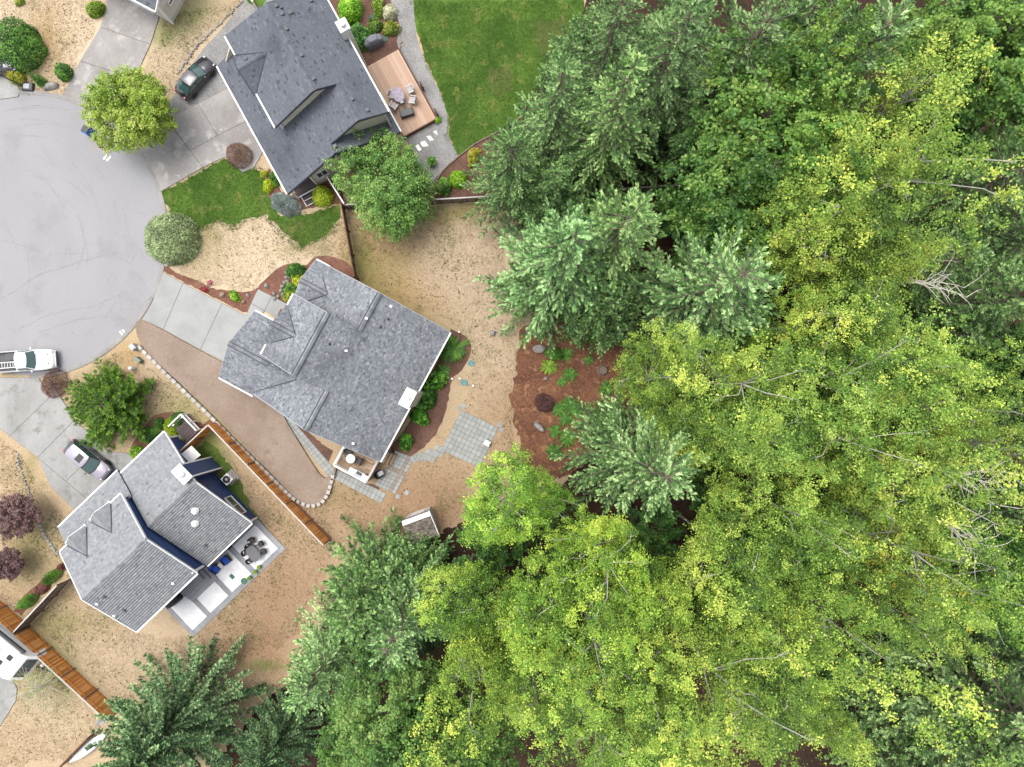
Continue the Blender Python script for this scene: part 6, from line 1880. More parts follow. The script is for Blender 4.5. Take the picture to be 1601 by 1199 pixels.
mp = [  # kind, px, py, z, s, tint, label
    (MAPLE[0], 1190, 200, 14, 1.0, (1.0, 1.02, .95), "dark green maple below the grey green firs, yellowed on its top"),
    (MAPLE[1], 1165, 310, 12, .9, (.80, .92, .80), "dark green maple beside the gap with the pale fence"),
    (MAPLE[2], 1270, 250, 14, .8, (1.12, 1.14, .92), "mid green maple between the dark maple and the yellow alder"),
    (MAPLE[0], 1250, 130, 15, .7, (1.2, 1.16, .86), "small yellowish maple top touching the grey green firs"),
    (MAPLE[1], 1560, 60, 15, 1.0, (.82, .9, .72), "dark green maple in the upper right corner"),
    (MAPLE[2], 1570, 150, 13, .9, (.72, .82, .68), "darkest maple under the upper right corner maple"),
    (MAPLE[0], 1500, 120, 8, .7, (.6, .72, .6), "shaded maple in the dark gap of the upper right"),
    (MAPLE[1], 612, 1130, 13, .80, (.84, .90, 1.0), "grey green dense tree at the lower edge between the fir and the alders"),
    (MAPLE[2], 700, 1190, 13, .8, (.80, .88, .85), "dull green tree at the lower edge right of the grey green one"),
    (MAPLE[0], 545, 1185, 9, .6, (.78, .9, .75), "small dark tree at the lower edge under the star topped fir"),
    (MAPLE[2], 1575, 930, 13, .8, (.72, .86, .6), "dark green tree at the right edge below the bleached snag"),
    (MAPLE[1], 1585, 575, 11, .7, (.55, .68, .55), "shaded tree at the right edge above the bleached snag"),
]
al = [
    (1310, 340, 18, 1.15, Y, "yellow green alder beside the dark maple, middle of the upper wood"), (1405, 260, 18, 1.15, Y, "bright yellow alder left of the spreading dark fir"),
    (1340, 480, 16, .98, (1.1, 1.05, .84), "yellow alder just right of the pale blue green fan topped fir"), (1425, 390, 17, .95, Y, "alder between the yellow alder and the fir with hanging boughs"),
    (1150, 600, 15, .98, Y, "bright yellow alder straight below the fan topped fir"), (1040, 590, 13, .8, (1.06, 1.04, .78), "yellow alder at the right edge of the mulch bed"),
    (1425, 560, 17, .95, (1.06, 1.08, .88), "dense yellow green alder near the grey snag branches"), (1290, 590, 15, .9, (.86, .96, .88), "grey green thin alder between two yellow alders in the middle of the wood"),
    (1075, 660, 13, .85, (1.0, 1.0, .76), "alder beside the silvery fir, upper side"), (1205, 690, 16, 1.05, N, "large alder with white twigs in the middle of the wood"),
    (1330, 690, 16, 1.0, (.94, 1.0, .84), "alder with bare white twigs left of the bleached snag alder"), (1515, 640, 17, .92, (1.14, 1.08, .84), "yellowest alder with pale limbs at the right, above the bleached snag"),
    (1430, 760, 17, 1.0, (1.08, 1.05, .86), "yellow alder beside the upper bleached snag"), (1235, 800, 15, .9, (.98, 1.0, .78), "alder below the large white twigged alder"),
    (1165, 885, 16, 1.0, (1.04, 1.04, .82), "alder with a long white fork of limbs below the silvery fir"), (1310, 860, 16, 1.02, N, "alder between the white forked alder and the lower snag"),
    (1420, 860, 16, .95, (1.02, 1.03, .9), "alder touching the lower bleached snag"), (1300, 970, 16, 1.02, (1.04, 1.06, .84), "broad alder in the lower right wood, above the drooping conifer's left side"),
    (1195, 1000, 16, .95, (1.0, 1.04, .80), "alder left of the broad alder in the lower right wood"),
    (1125, 1065, 17, .98, (1.10, 1.06, .84), "pale yellow alder near the lower edge with a dark slot on its left"), (1235, 1120, 16, 1.0, (.98, 1.02, .92), "grey yellow alder at the lower edge beside the pale yellow one"),
    (1045, 950, 14, .85, (.98, 1.04, .74), "alder left of the dark slot in the lower wood"), (945, 870, 13, .9, (1.06, 1.10, .62), "bright yellow green alder at the foot of the silvery fir"),
    (1010, 1070, 16, .95, (1.06, 1.06, .78), "yellow alder near the lower edge left of the dark slot"), (795, 800, 10.5, .98, LM, "lime green tree beside the garden shed and the paver patio"),
    (855, 785, 8, .62, LM, "smaller lime green tree at the lower end of the mulch bed"), (720, 955, 14, .82, (.94, 1.02, .74), "green alder beside the pale blue tipped fir"),
    (835, 985, 15, 1.0, (.95, 1.04, .70), "deep green alder with grey twigs in the lower middle wood"), (930, 1005, 15, .85, (.98, 1.06, .76), "alder right of the deep green alder"),
    (740, 1070, 16, .9, (1.08, 1.06, .76), "yellow alder beside the grey green dense tree"), (840, 1110, 16, 1.0, (1.0, 1.05, .78), "alder at the lower edge in the middle of the wood"),
    (940, 1140, 16, .95, (1.02, 1.06, .86), "pale alder at the lower edge right of the middle one"), (1060, 1160, 16, .85, (1.06, 1.05, .80), "yellow alder at the lower edge near the dark slot"),
    (1330, 1165, 14, .75, (.98, 1.0, .82), "alder at the lower edge left of the drooping conifer"), (1500, 915, 14, .75, (.9, 1.0, .7), "green alder below the lower bleached snag"),
    (1205, 515, 11, .62, (.9, 1.0, .7), "small alder over the brown gap beside the fan topped fir"), (960, 935, 10, .6, (1.0, 1.06, .66), "small alder below the bright yellow green alder"),
    (1390, 950, 14, .7, (1.0, 1.02, .80), "small alder between the broad alder and the orange tinted one"),
]
for k, (kind, px, py, z, s, tint, lb) in enumerate(mp):
    T("maple_tree", kind, px, py, z, lb, "dark broadleaved trees of the wood", (s, z / 14.0 * (1 if s > .65 else .9)), tint=tint)
for k, (px, py, z, s, tint, lb) in enumerate(al):
    T("alder_tree", ALDER[k % 6], px, py, z, lb, gA, (s * .84, z / 15.0 * (.92 + .16 * ((k * 7) % 5) / 4)), tint=tint)
T("alder_tree", OPEN[0], 1450, 128, 18, "thin yellow alder leaning out with bare limbs among the grey green firs", gA, (.62, 1.1), tint=Y)
T("alder_tree", OPEN[1], 1432, 912, 15, "orange yellow thin alder beside the lower snag", gA, (.5, .95), tint=(1.3, .98, .55))
T("alder_tree", OPEN[0], 1560, 700, 16, "sparse alder with pale limbs at the right edge by the upper snag", gA, (.6, .98), tint=(1.1, 1.06, .86))
T("maple_tree", UNDER[0], 1450, 1182, 5, "rust brown small tree at the lower edge beside the drooping conifer", "dark broadleaved trees of the wood", (.9, .9), tint=(2.1, .62, .75))
ug = "shaded small trees under the alders"
r_ = random.Random(11)
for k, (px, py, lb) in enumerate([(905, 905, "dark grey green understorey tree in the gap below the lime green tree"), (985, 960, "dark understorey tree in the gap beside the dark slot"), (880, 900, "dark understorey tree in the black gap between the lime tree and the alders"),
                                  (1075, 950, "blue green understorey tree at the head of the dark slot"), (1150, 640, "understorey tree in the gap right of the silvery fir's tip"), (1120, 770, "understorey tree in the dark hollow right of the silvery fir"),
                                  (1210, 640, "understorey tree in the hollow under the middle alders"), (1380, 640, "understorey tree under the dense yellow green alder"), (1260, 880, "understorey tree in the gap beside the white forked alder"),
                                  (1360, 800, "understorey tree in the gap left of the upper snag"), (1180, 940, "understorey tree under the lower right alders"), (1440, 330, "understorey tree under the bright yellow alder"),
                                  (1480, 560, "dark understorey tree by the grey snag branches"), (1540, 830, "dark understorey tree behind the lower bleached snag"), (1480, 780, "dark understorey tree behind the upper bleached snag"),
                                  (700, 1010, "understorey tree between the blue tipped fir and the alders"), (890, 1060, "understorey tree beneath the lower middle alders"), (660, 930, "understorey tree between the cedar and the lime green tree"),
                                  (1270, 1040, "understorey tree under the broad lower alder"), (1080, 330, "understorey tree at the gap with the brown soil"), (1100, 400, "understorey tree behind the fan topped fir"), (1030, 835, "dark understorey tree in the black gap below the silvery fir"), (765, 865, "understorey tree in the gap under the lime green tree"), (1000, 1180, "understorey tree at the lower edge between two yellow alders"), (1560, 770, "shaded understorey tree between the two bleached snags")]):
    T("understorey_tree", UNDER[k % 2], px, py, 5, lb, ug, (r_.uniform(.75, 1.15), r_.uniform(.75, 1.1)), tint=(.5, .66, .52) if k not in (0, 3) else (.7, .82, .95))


# bleached snags: bare limbs
def snag(px, py, z, ang, label, seed, h):
    r = np.random.default_rng(seed)
    p = P(px, py, z)
    o = empty("dead_tree", (p.x, p.y, 0), 0, label, "dead tree", "bleached dead trees")
    mb = MB(); mb.tube([(0, 0, -.1), (.1, .05, h * .5), (.0, .1, z)], [.16, .11, .06], 6)
    mb.build("trunk", M['deadbark'], o, smooth=True)
    for i in range(6):
        a = R(ang) + r.normal(0, .42)
        L = r.uniform(2.0, 3.6); z0 = z - r.uniform(0, 1.0)
        d = np.array([math.cos(a), math.sin(a), r.uniform(-.15, .25)]); s_ = np.array([-d[1], d[0], 0])
        pts = [np.array([0, .1, z0]) + d * L * t + s_ * .35 * math.sin(t * 3 + i) * t + r.normal(0, .05, 3) for t in np.linspace(0, 1, 7)]
        m = MB(); m.tube([tuple(q) for q in pts], [.055, .05, .045, .036, .028, .02, .010], 5)
        for k in range(5):
            b0 = pts[2 + k % 5]; aa = a + r.choice([-1, 1]) * r.uniform(.5, 1.0); l2 = r.uniform(.4, 1.1)
            q1 = b0 + np.array([math.cos(aa), math.sin(aa), r.uniform(-.2, .3)]) * l2
            q2 = q1 + np.array([math.cos(aa + r.normal(0, .4)), math.sin(aa + r.normal(0, .4)), r.uniform(-.2, .3)]) * l2 * .7
            m.tube([tuple(b0), tuple(q1), tuple(q2)], [.026, .018, .007], 4)
        m.build("limb", M['deadbark'], o)


snag(1492, 742, 16, -10, "bleached snag with bare limbs reaching right, the upper of the two at the right edge", 1, 9)
snag(1492, 824, 16, -22, "bleached snag with forked bare limbs, the lower of the two at the right edge", 2, 9)
snag(1432, 440, 15, 12, "small grey bare snag between the alders and the firs near the right", 5, 8)
lg = empty("fallen_log", P(1075, 655, 0), 0, "grey broken trunk lying in the gap beside the silvery fir", "log")
MB().tube([(-1.6, .5, .9), (0, 0, .7), (1.5, -.6, .5)], [.10, .14, .16], 8).build("trunk", M['deadbark'], lg, smooth=True); MB().tube([(0, 0, .7), (.3, .5, 1.0)], [.05, .02], 5).build("stub", M['deadbark'], lg)

# ---- garden trees
T("garden_tree", broadleaf(401, 5.6, 2.95, 640, 60, .072, M['l_bright'], M['bark'], lob=.28, clr=.42, base=.15, spots=.10, trunk_r=.12, nl=24), 203, 166, 3.6, "bright green round tree at the road edge between two driveways", None, tint=(.92, .88, .80))
T("garden_tree", broadleaf(402, 5.4, 3.5, 640, 52, .08, M['l_cherry'], M['bark'], asp=.5, lob=.4, clr=.48, base=.15, spots=.12, trunk_r=.12, nl=20), 606, 288, 3.4, "leafy green tree against the cream wall beside the pale fence", None)


def shrub(name, px, py, rx, ry, hz, n, leaf, mat, label, tint=(1, 1, 1), asp=.6, seed=0, group=None, tidy=.12, spiky=0.0, spots=.05, stems=True, cat="shrub", rot=None):
    r = np.random.default_rng(seed + int(px) * 7 + int(py))
    p = P(px, py, hz * .5)
    o = empty(name, (p.x, p.y, 0), r.uniform(0, 6.28) if rot is None else rot, label, cat, group)
    d = unit(r.normal(0, 1, (n, 3))); d[:, 2] = np.abs(d[:, 2]) * 1.0 - .12
    d = unit(d)
    lob = unit(r.normal(0, 1, (7, 3))); lo2 = unit(r.normal(0, 1, (34, 3))); bump = 1 + tidy * 1.6 * (np.exp(5 * (d @ lob.T - 1)).sum(1) - .5) + (.05 + tidy * .9) * (np.exp(40 * (d @ lo2.T - 1)).max(1) - .45)
    rad = bump * np.where(r.random(n) < .62, r.uniform(.9, 1.04, n), r.uniform(.3, .92, n))
    c = d * rad[:, None] * np.array([rx, ry, hz]) + np.array([0, 0, .05])
    c[:, 2] = np.maximum(c[:, 2], .04)
    if spiky:
        a = unit(d + r.normal(0, spiky, (n, 3))) * (leaf * r.uniform(.7, 1.4, n))[:, None]
        b = unit(np.cross(a, r.normal(0, 1, (n, 3)))) * (leaf * asp * r.uniform(.7, 1.3, n))[:, None]
    else:
        a, b = leaf_axes(r, n, d * .9 + np.array([0, 0, .35]), leaf, asp)
    V, F = quads(c, a, b, n)
    cl = fbm(c[:, 0] * 1.0 + px, c[:, 1] + py, 2.2, 77, 3)
    tone = np.clip((cl - .5) * 1.6 + .42 + r.normal(0, .20, n), 0, 1)
    sp = r.random(n) < spots; tone[sp] = r.uniform(.8, 1, sp.sum())
    f = link("foliage", mesh_np("foliage", V, F, tone, mat), o); f.color = (*tint, 1)
    m = MB()
    for k in range(6):
        t_ = k * 1.05 + r.uniform(0, .5)
        m.tube([(0, 0, -.03), (rx * .3 * math.cos(t_), ry * .3 * math.sin(t_), hz * .45), (rx * .62 * math.cos(t_), ry * .62 * math.sin(t_), hz * .75)], [.035, .025, .012], 5)
    m.build("stem", M['bark'], o)
    return o


SH = M['l_shrub']; BR = M['l_bright']; NW = M['l_white']
shrub("shrub", 20, 62, 1.75, 1.75, 2.6, 9000, .075, SH, "large round dark green clipped tree shrub at the upper left edge", (.82, .95, .8), tidy=.14)
shrub("shrub", 98, 112, .68, .68, 1.0, 2200, .06, SH, "small round green shrub beside the long pale boulder", (.9, 1.05, .85))
shrub("shrub", 62, 127, .62, .36, .9, 2000, .05, SH, "small bright green oblong shrub between the basketball hoop and the boulder", (.85, 1.15, .7), rot=R(-35), spiky=.5, asp=.3)
shrub("shrub", 22, 118, .85, .6, .8, 2400, .055, BR, "olive brown shrub under the round tree at the left edge", (1.0, .72, .45))
shrub("shrub", 150, 12, .75, .55, .9, 2200, .06, BR, "yellow green shrub at the top beside the driveway", (.9, .85, .6), rot=R(40))
shrub("shrub", 30, 2, .4, .3, .4, 600, .05, BR, "low olive weed clump at the upper edge in the dry grass", (.8, .75, .5))
shrub("round_shrub", 371, 241, 1.0, 1.0, 1.5, 6500, .05, NW, "round red brown clipped maple at the corner of the driveway", (.44, .24, .15), spiky=.7, asp=.25, tidy=.03)
shrub("round_shrub", 262, 370, 2.1, 2.1, 2.4, 14000, .065, NW, "round pale green shrub with cream flowers at the road edge", (.54, .68, .31), tidy=.02, spots=.0)
shrub("shrub", 81, 600, 1.15, .9, 1.3, 6000, .055, NW, "red brown shrub at the corner of the lower driveway near the white pickup", (.40, .22, .17), spiky=.7, asp=.22, tidy=.06)
PLUM = broadleaf(470, 3.4, 1.75, 260, 46, .075, NW, M['bark'], lob=.4, clr=.34, base=.2, spots=.0, trunk_r=.09, nl=14)
T("plum_tree", PLUM, 26, 806, 2.2, "larger dark purple plum tree at the left edge", None, (.92, .95), tint=(.30, .17, .16))
T("plum_tree", PLUM, 10, 884, 1.9, "smaller dark purple plum tree at the left edge below the larger one", None, (.68, .8), rot=2.0, tint=(.27, .15, .15))
# big spreading juniper
jk = conifer(440, 2.6, 3.1, 120, M['l_shrub'], M['bark'], droop=-.08, lift=.55, sub=.42, blade=.11, bw=.03, nsub=24, nbl=16, base=.05, power=.45, bushy=.3, trunk_r=.12)
T("juniper", jk, 173, 633, 1.4, "big spreading green juniper in the dry grass above the navy house", None, (1.0, 1.0), tint=(.86, .88, .48), cat="shrub")
# A front
shrub("shrub", 444, 318, 1.25, .85, 1.0, 7000, .07, NW, "silver blue spreading spruce shrub at the porch corner", (.50, .62, .58), spiky=.6, asp=.2, rot=R(-10), tidy=.16)
shrub("round_shrub", 503, 305, .82, .82, 1.2, 4500, .055, BR, "round golden green shrub beside the porch steps", (1.15, 1.05, .35), tidy=.06, spots=.2)
shrub("shrub", 420, 289, .5, .42, .7, 1600, .05, BR, "golden yellow small shrub under the slate blue eave", (1.5, 1.2, .35))
shrub("shrub", 429, 278, .42, .6, .8, 1500, .055, SH, "green shrub squeezed between the golden shrub and the slate blue eave", (.9, 1.1, .7))
shrub("shrub", 412, 272, .3, .3, .4, 500, .05, BR, "tiny yellow shrub by the eave above the golden shrub", (1.3, 1.0, .4))
# A bed
shrub("round_shrub", 546, 10, 1.15, 1.0, 1.3, 5500, .065, BR, "rounded bright green shrub at the top of the bark bed", (.78, 1.12, .45), tidy=.08)
shrub("round_shrub", 560, 56, .85, 1.05, 1.4, 5000, .07, SH, "dark green shrub between the white chimney and the covered grey grill", (.72, .95, .85), tidy=.12)
shrub("shrub", 609, 20, .58, .58, .8, 2200, .06, NW, "pale cream variegated shrub by the gravel path", (.86, .86, .56), tidy=.1)
shrub("shrub", 584, 42, .62, .6, .6, 1300, .065, SH, "loose olive green shrub left of the dark green lid in the bark bed", (.95, .9, .7), tidy=.25)
shrub("shrub", 608, 45, .6, .65, .6, 1300, .065, BR, "loose yellow olive shrub below the cream variegated shrub", (.72, .62, .5), tidy=.25)
shrub("shrub", 590, 6, .9, .5, .7, 1800, .065, BR, "olive green shrub at the upper edge between the bright shrub and the path", (.62, .66, .45), tidy=.2)
shrub("shrub", 684, 187, .24, .3, .45, 500, .05, BR, "small lime shrub at the outer corner of the salmon deck", (.9, 1.15, .5))
pt_ = empty("potted_plant", place(676, 256), 0, "potted green plant on the gravel by the leafy tree", "potted plant")
MB().lathe([(.22, 0), (.30, .4), (.32, .42), (.28, .42), (.26, .34), (0, .34)], n=16).build("pot", M['grey'], pt_)
q = np.random.default_rng(5); n_ = 500; d_ = unit(q.normal(0, 1, (n_, 3))) * q.uniform(.15, .42, (n_, 1)) + np.array([0, 0, .62]); a_1, b_1 = leaf_axes(q, n_, np.tile([0, 0, 1.0], (n_, 1)), .06, .6)
Vq, Fq = quads(d_, a_1, b_1, n_); f_1 = link("foliage", mesh_np("foliage", Vq, Fq, q.random(n_), SH), pt_); f_1.color = (.95, 1.15, .7, 1)
shrub("round_shrub", 716, 279, .72, .72, 1.0, 3600, .055, BR, "round yellow green shrub in the bark bed beside the pale fence", (.92, 1.1, .35), tidy=.06)
shrub("shrub", 695, 290, .75, .6, .8, 2000, .06, SH, "loose green shrub between the leafy tree and the round yellow green shrub", (1.0, 1.08, .8), tidy=.25)
shrub("shrub", 741, 245, .45, .8, .8, 1500, .055, BR, "golden orange shrub half under the dark fir by the lawn corner", (1.0, .72, .38), tidy=.2)
# B front bed
shrub("round_shrub", 463, 424, .72, .62, .9, 3000, .055, SH, "dark green mounded shrub against the grey eave in the front bed", (.62, .82, .6), tidy=.12)
shrub("shrub", 466, 437, .55, .55, .7, 1700, .055, BR, "golden yellow shrub beside the dark mounded shrub", (1.25, 1.05, .35), tidy=.15)
shrub("shrub", 454, 452, .55, .5, .6, 1500, .06, SH, "green shrub under the golden yellow shrub by the white rocks", (.85, 1.0, .75), tidy=.2)
shrub("shrub", 456, 463, .6, .55, .6, 1600, .055, BR, "olive yellow shrub at the corner of the grey roof above the walk", (.85, .8, .45), tidy=.18)
shrub("small_plant", 366, 463, .42, .36, .3, 700, .06, BR, "small bright green plant between two rocks in the front bed", (.8, 1.05, .45), tidy=.25, cat="plant")
shrub("small_plant", 321, 453, .3, .2, .22, 260, .05, NW, "small red flowering plant at the driveway edge", (.75, .10, .10), tidy=.25, cat="plant")
shrub("small_plant", 328, 442, .22, .18, .2, 160, .05, NW, "small pink flowering plant above the red one", (.8, .25, .32), tidy=.25, cat="plant")
# B right bed
for x, y, rx, ry, h_, n_, tn, lb in ((684, 594, .85, .95, .9, 700, (1.0, 1.25, .62), "pale lime hydrangea with the largest leaves under the grey eave"), (670, 612, .7, .85, .7, 650, (.7, 1.0, .6), "green leafy shrub left of the lime hydrangea"),
                                      (655, 646, .65, .65, .7, 600, (.75, 1.12, .5), "bright green leafy shrub just below the white chimney"), (634, 687, .52, .5, .6, 560, (.85, 1.15, .6), "separate round green shrub in the dark bed near the raised deck"), (664, 628, .55, .7, .6, 420, (.6, .85, .5), "dark green leafy shrub beside the white chimney")):
    shrub("leafy_shrub", x, y, rx, ry, h_, int(n_ * 1.3), .13, SH, lb, tn, asp=.62, tidy=.3, spots=.02)
# C front beds
shrub("round_shrub", 266, 668, .72, .62, .9, 3000, .055, BR, "golden green shrub above the corner of the light grey roof", (.95, 1.0, .3), tidy=.12, spiky=.5, asp=.35)
shrub("round_shrub", 279, 656, .62, .62, .8, 2600, .05, SH, "dark olive round shrub right of the golden green shrub", (.72, .82, .5), tidy=.06)
shrub("round_shrub", 248, 661, .45, .45, .6, 1500, .05, SH, "small dark olive shrub left of the golden green shrub", (.6, .68, .5), tidy=.06)
shrub("round_shrub", 229, 682, .62, .78, .9, 2600, .05, SH, "dark green oval shrub by the light grey eave", (.6, .72, .45), tidy=.06)
shrub("shrub", 241, 679, .75, .62, .8, 2200, .07, SH, "grey green long leaved shrub under the roof corner", (.9, 1.05, .95), tidy=.2, spiky=.7, asp=.25)
shrub("shrub", 215, 706, .55, .5, .7, 1600, .055, BR, "yellow green shrub at the end of the lower driveway", (.72, .95, .4), tidy=.18)
shrub("small_plant", 282, 684, .36, .3, .35, 500, .05, NW, "small white flowering plant beside the porch railing", (.85, .85, .5), tidy=.25, cat="plant")
shrub("long_shrub", 80, 902, .95, .42, .7, 3000, .05, SH, "long green shrub nearest the navy house along the brown fence", (.85, 1.12, .6), rot=R(38), spiky=.6, asp=.25, tidy=.08)
shrub("long_shrub", 42, 941, .92, .48, .8, 3200, .05, SH, "long green shrub lower along the brown fence, near the trailer fence", (.8, 1.12, .65), rot=R(36), spiky=.6, asp=.25, tidy=.08)
shrub("shrub", 66, 920, .62, .4, .5, 1800, .05, NW, "red brown low shrub between the two long green shrubs", (.34, .13, .10), rot=R(38), tidy=.1)
shrub("shrub", 95, 886, .35, .25, .4, 700, .05, NW, "small red shrub at the corner of the navy house roof", (.38, .13, .10), rot=R(38), tidy=.1)
# potted plants at the patio edge
for x, y, lb, tn in ((407, 885, "potted plant with yellow flowers at the patio edge, nearest the dining table", (1.1, .95, .35)), (401, 893, "potted green plant at the patio edge in the middle of the row", (.9, 1.1, .6)), (392, 902, "potted plant beside the green round lid at the patio edge", (.8, 1.0, .55))):
    pt_ = empty("potted_plant", place(x, y, .055), 0, lb, "potted plant", "potted plants along the patio edge")
    MB().lathe([(.10, 0), (.15, .24), (.16, .26), (.13, .26), (.12, .2), (0, .2)], n=12).build("pot", M['dark'], pt_)
    q = np.random.default_rng(x); n_ = 220; d_ = unit(q.normal(0, 1, (n_, 3))) * q.uniform(.05, .17, (n_, 1)) + np.array([0, 0, .34]); a_1, b_1 = leaf_axes(q, n_, np.tile([0, 0, 1.0], (n_, 1)), .035, .6)
    Vq, Fq = quads(d_, a_1, b_1, n_); f_1 = link("foliage", mesh_np("foliage", Vq, Fq, q.random(n_), BR), pt_); f_1.color = (*tn, 1)
# mulch bed
shrub("round_shrub", 852, 630, .82, .75, .9, 4500, .05, NW, "dark purple feathery shrub in the middle of the mulch bed", (.20, .10, .11), spiky=.8, asp=.2, tidy=.04)
shrub("shrub", 866, 555, .5, .7, .7, 1500, .06, SH, "dark green leafy shrub at the top of the mulch bed near the low boulder", (.65, .85, .5), tidy=.22)
# willowy bare shrub by the trailer
wb = broadleaf(460, 3.2, 1.9, 60, 26, .045, M['l_alder'], M['deadbark'], asp=.35, lob=.5, clr=.5, base=.15, spots=.1, trunk_r=.06, nl=44)
T("sparse_shrub", wb, 66, 1072, 1.5, "thin olive shrub with bare twigs beside the trailer", None, (1.05, .9), tint=(.72, .7, .7), cat="shrub")


# ---- ferns: one plant, copied
def fern_mesh(seed, nf, L, mat):
    r = np.random.default_rng(seed); Vs, Fs, ts = [], [], []; n0 = 0
    for i in range(nf):
        a = i * 2.39996 + r.normal(0, .2); l = L * r.uniform(.7, 1.15); el = r.uniform(.4, 1.1)
        d = np.array([math.cos(a), math.sin(a)]); s = np.array([-d[1], d[0]])
        t = np.linspace(.08, 1, 15)
        x = l * t * math.cos(el * .7); z = .08 + l * (math.sin(el) * t - .75 * t ** 2 * math.sin(el))
        tn = r.uniform(.2, .75)
        w = .085 * np.sin(np.pi * np.clip(t * .92 + .06, 0, 1)) ** .7 * l / .8 + .01
        for k in range(len(t)):
            for sg in (-1, 1):
                b = np.array([d[0] * x[k], d[1] * x[k], z[k]])
                tip = b + np.array([*(s * sg * w[k] + d * w[k] * .45), -.02 + r.normal(0, .012)])
                q = np.array([*(d * .018), 0])
                Vs += [b - q, b + q, tip + q * .3, tip - q * .5]; Fs.append([n0, n0 + 1, n0 + 2, n0 + 3]); n0 += 4; ts.append(np.clip(tn + r.normal(0, .08), 0, 1))
    return mesh_np("fronds", np.array(Vs), np.array(Fs), ts, mat)


FERN = [fern_mesh(i, 34, .78, SH) for i in range(3)]
FB = MB().lathe([(.12, -.05), (.1, .08), (.03, .12)], n=8)
base_me = None
ferns = [(905, 520, 1.15, (.62, .88, .42), "large fern at the top of the mulch bed under the firs"), (926, 524, .8, (.58, .82, .4), "fern right beside the large top fern, under the firs"), (893, 513, .75, (.6, .82, .42), "fern left of the large top fern by the grey rock"),
         (884, 554, .7, (.7, .95, .45), "small fern below the top group, right of the leafy shrub"), (920, 563, .5, (.7, .95, .45), "smallest fern beside the tan rock"), (858, 573, .85, (1.5, 1.25, .40), "yellowing fern above the grey rock in the mulch bed"),
         (891, 585, .72, (.68, .95, .42), "fern in the middle of the mulch bed above a small one"), (878, 597, .5, (.75, 1.0, .5), "small fern just below left of the middle fern"), (948, 607, .8, (.6, .85, .4), "fern at the right edge of the mulch bed below the stump"),
         (890, 632, .85, (.6, .86, .4), "upper fern of the cluster right of the purple shrub"), (902, 641, .75, (.6, .86, .4), "right fern of the cluster by the purple shrub"), (872, 640, .7, (.58, .82, .4), "fern touching the purple feathery shrub"), (884, 654, .75, (.62, .88, .42), "lower fern of the cluster by the purple shrub"),
         (868, 674, .7, (.62, .88, .42), "fern right of the long grey boulder"), (887, 684, .9, (.6, .86, .4), "fern in the lower mulch bed, right of two"), (866, 705, .85, (.55, .8, .38), "fern at the lower end of the mulch bed"),
         (710, 545, 1.35, (.72, .9, .42), "large fern clump under the grey roof corner"), (700, 552, .9, (.6, .8, .4), "fern against the wall below the large fern clump"), (693, 580, .75, (.65, .9, .45), "fern between the large clump and the lime hydrangea")]
fproto = None
for k, (x, y, s, tn, lb) in enumerate(ferns):
    o = empty("fern", place(x, y), rng.uniform(0, 6.28), lb, "fern", "ferns in the garden beds"); o.scale = (s * 1.3, s * 1.3, s * 1.2)
    f = link("fronds", FERN[k % 3], o); f.color = (*tn, 1)
    if base_me is None: b_ = FB.build("rootstock", M['bark'], o); base_me = b_.data
    else: link("rootstock", base_me, o)


# ---- grass, weeds: geometry nobody could count
def poly_mask(px, py, poly):
    inside = np.zeros(px.shape, bool)
    for i in range(len(poly)):
        x0, y0 = poly[i - 1]; x1, y1 = poly[i]
        c = ((y0 > py) != (y1 > py))
        with np.errstate(divide='ignore', invalid='ignore'):
            xi = (x1 - x0) * (py - y0) / (y1 - y0) + x0
        inside ^= c & (px < xi)
    return inside


def tufts(name, polys, n, mat, blades, hgt, wid, spread, seed, clump=None, tint=(1, 1, 1), z=.0):
    r = np.random.default_rng(seed)
    X, Y_ = [], []
    for pl in polys:
        a = np.array(pl); x0, y0 = a.min(0); x1, y1 = a.max(0)
        m = int(n * (x1 - x0) * (y1 - y0) / 10000)
        x = r.uniform(x0, x1, m); y = r.uniform(y0, y1, m)
        wx_ = fbm(x * GSD, y * GSD, .9, 501) - .5; wy_ = fbm(x * GSD, y * GSD, .9, 601) - .5
        ok = poly_mask(x + 26 * wx_, y + 26 * wy_, pl)
        if clump:
            w = fbm(x * GSD, y * GSD, clump[0], seed + 5)
            ok &= w > clump[1]
        X.append(x[ok]); Y_.append(y[ok])
    x = (np.concatenate(X) - 800.5) * GSD; y = (599.5 - np.concatenate(Y_)) * GSD
    m = len(x)
    x = np.repeat(x, blades) + r.normal(0, spread, m * blades); y = np.repeat(y, blades) + r.normal(0, spread, m * blades)
    k = m * blades
    a = r.uniform(0, 6.283, k); lean = r.uniform(.3, 1.3, k) * hgt
    b = np.stack([x, y, np.full(k, z)], 1)
    w = np.stack([-np.sin(a), np.cos(a), np.zeros(k)], 1) * (wid * r.uniform(.6, 1.4, k))[:, None]
    tip = b + np.stack([np.cos(a) * lean, np.sin(a) * lean, hgt * r.uniform(.5, 1.2, k)], 1)
    V = np.stack([b - w, b + w, tip], 1).reshape(-1, 3)
    o = link(name, mesh_np(name, V, np.arange(3 * k).reshape(k, 3), np.clip(np.repeat(r.uniform(.2, .8, m), blades) + r.normal(0, .12, k), 0, 1), mat), kind="stuff")
    o.color = (*tint, 1)
    tag(o, {"dry_grass": "dry straw coloured grass blades over the unwatered yards", "lawn_grass": "short green grass blades of the watered lawns", "weeds": "small dark weed tufts dotted over the dry grass", "sparse_grass": "thin green grass returning among the dry blades", "forest_litter": "fallen twigs and leaves on the forest floor"}.get(name), "grass" if "grass" in name else ("weeds" if name == "weeds" else "leaf litter"))
    return o


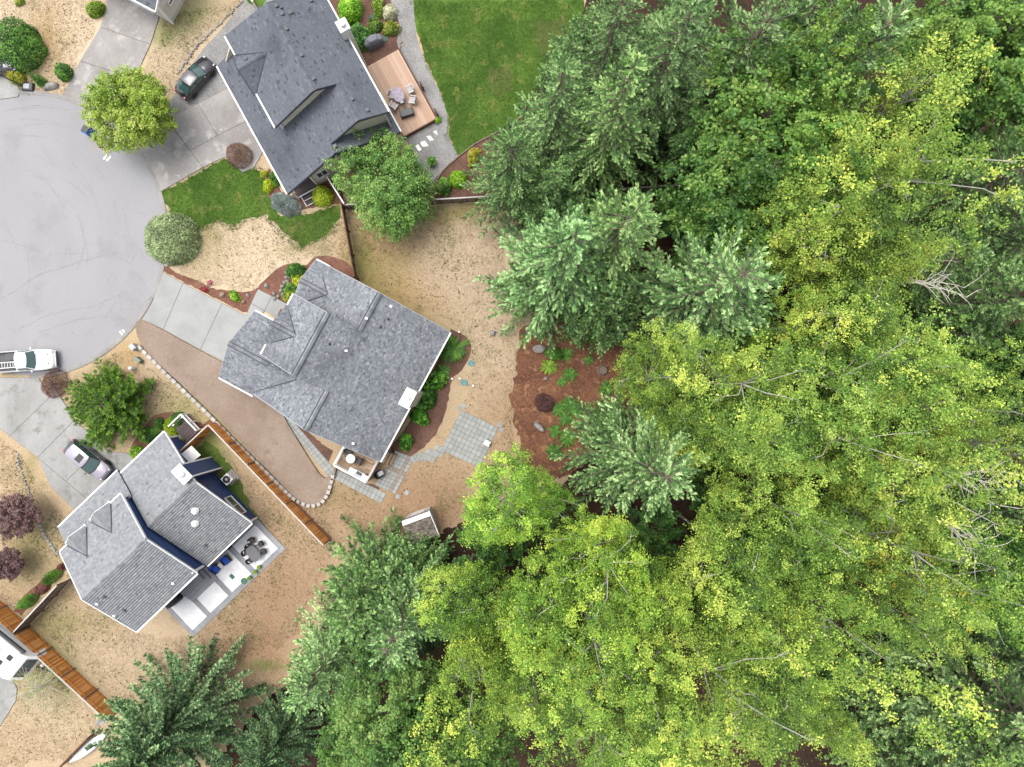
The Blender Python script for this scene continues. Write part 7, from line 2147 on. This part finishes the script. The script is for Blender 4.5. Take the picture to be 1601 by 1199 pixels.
dry_polys = [[(0, 0), (165, 0), (130, 85), (98, 150), (0, 150)], [(262, 30), (380, 0), (300, 90), (262, 155), (225, 120)], [(285, 360), (340, 345), (440, 345), (530, 350), (541, 330), (556, 430), (500, 402), (450, 412), (420, 430), (395, 455), (340, 450), (285, 425), (270, 400)],
             [(555, 335), (780, 318), (790, 420), (830, 500), (812, 580), (806, 700), (800, 760), (690, 830), (520, 850), (470, 800), (530, 745), (600, 790), (650, 716), (690, 704), (720, 640), (740, 580), (740, 545), (705, 510), (563, 436)],
             [(330, 690), (520, 860), (460, 1000), (300, 1060), (190, 1100), (40, 960), (110, 900), (215, 990), (300, 995), (445, 860), (400, 810)], [(30, 1000), (180, 1115), (140, 1180), (0, 1199), (0, 1140)],
             [(215, 550), (320, 650), (290, 690), (230, 690), (160, 700), (100, 650), (80, 610), (130, 580), (190, 550)], [(0, 680), (60, 760), (120, 820), (95, 880), (30, 960), (0, 930)]]
lawn_polys = [[(249, 302), (300, 273), (353, 245), (388, 260), (414, 268), (424, 305), (440, 340), (470, 340), (535, 318), (533, 345), (514, 372), (474, 392), (440, 368), (418, 340), (392, 346), (366, 360), (340, 350), (304, 368), (280, 356), (260, 322)],
              [(641, 0), (915, 0), (912, 20), (897, 64), (852, 120), (806, 194), (775, 210), (716, 245), (700, 212), (701, 188), (688, 148), (662, 88), (650, 50)]]
tufts("dry_grass", dry_polys + 3 * [[(760, 112), (795, 100), (806, 135), (770, 150)], [(835, 40), (880, 20), (890, 60), (850, 90)]], 3600, M['g_dry'], 3, .05, .012, .06, 1)
tufts("weeds", dry_polys, 150, M['g_weed'], 6, .06, .02, .04, 2, (.9, .42))
tufts("sparse_grass", dry_polys, 900, M['g_green'], 4, .07, .014, .06, 3, (.35, .60), tint=(1.15, 1.1, 1.0))
tufts("lawn_grass", lawn_polys, 5200, M['g_green'], 3, .06, .014, .06, 4, z=.012)
tufts("forest_litter", [[(796, 500), (826, 500), (822, 740), (800, 745), (788, 620)], [(815, 520), (870, 490), (985, 540), (990, 660), (890, 745), (830, 742), (800, 620)], [(985, 250), (1085, 230), (1085, 360), (1000, 360)], [(1190, 430), (1240, 430), (1230, 540), (1180, 540)], [(330, 1000), (440, 990), (450, 1090), (340, 1080)]], 900, M['g_dry'], 2, .05, .016, .05, 6, tint=(.72, .5, .38), z=.018)
bpy.context.view_layer.update()
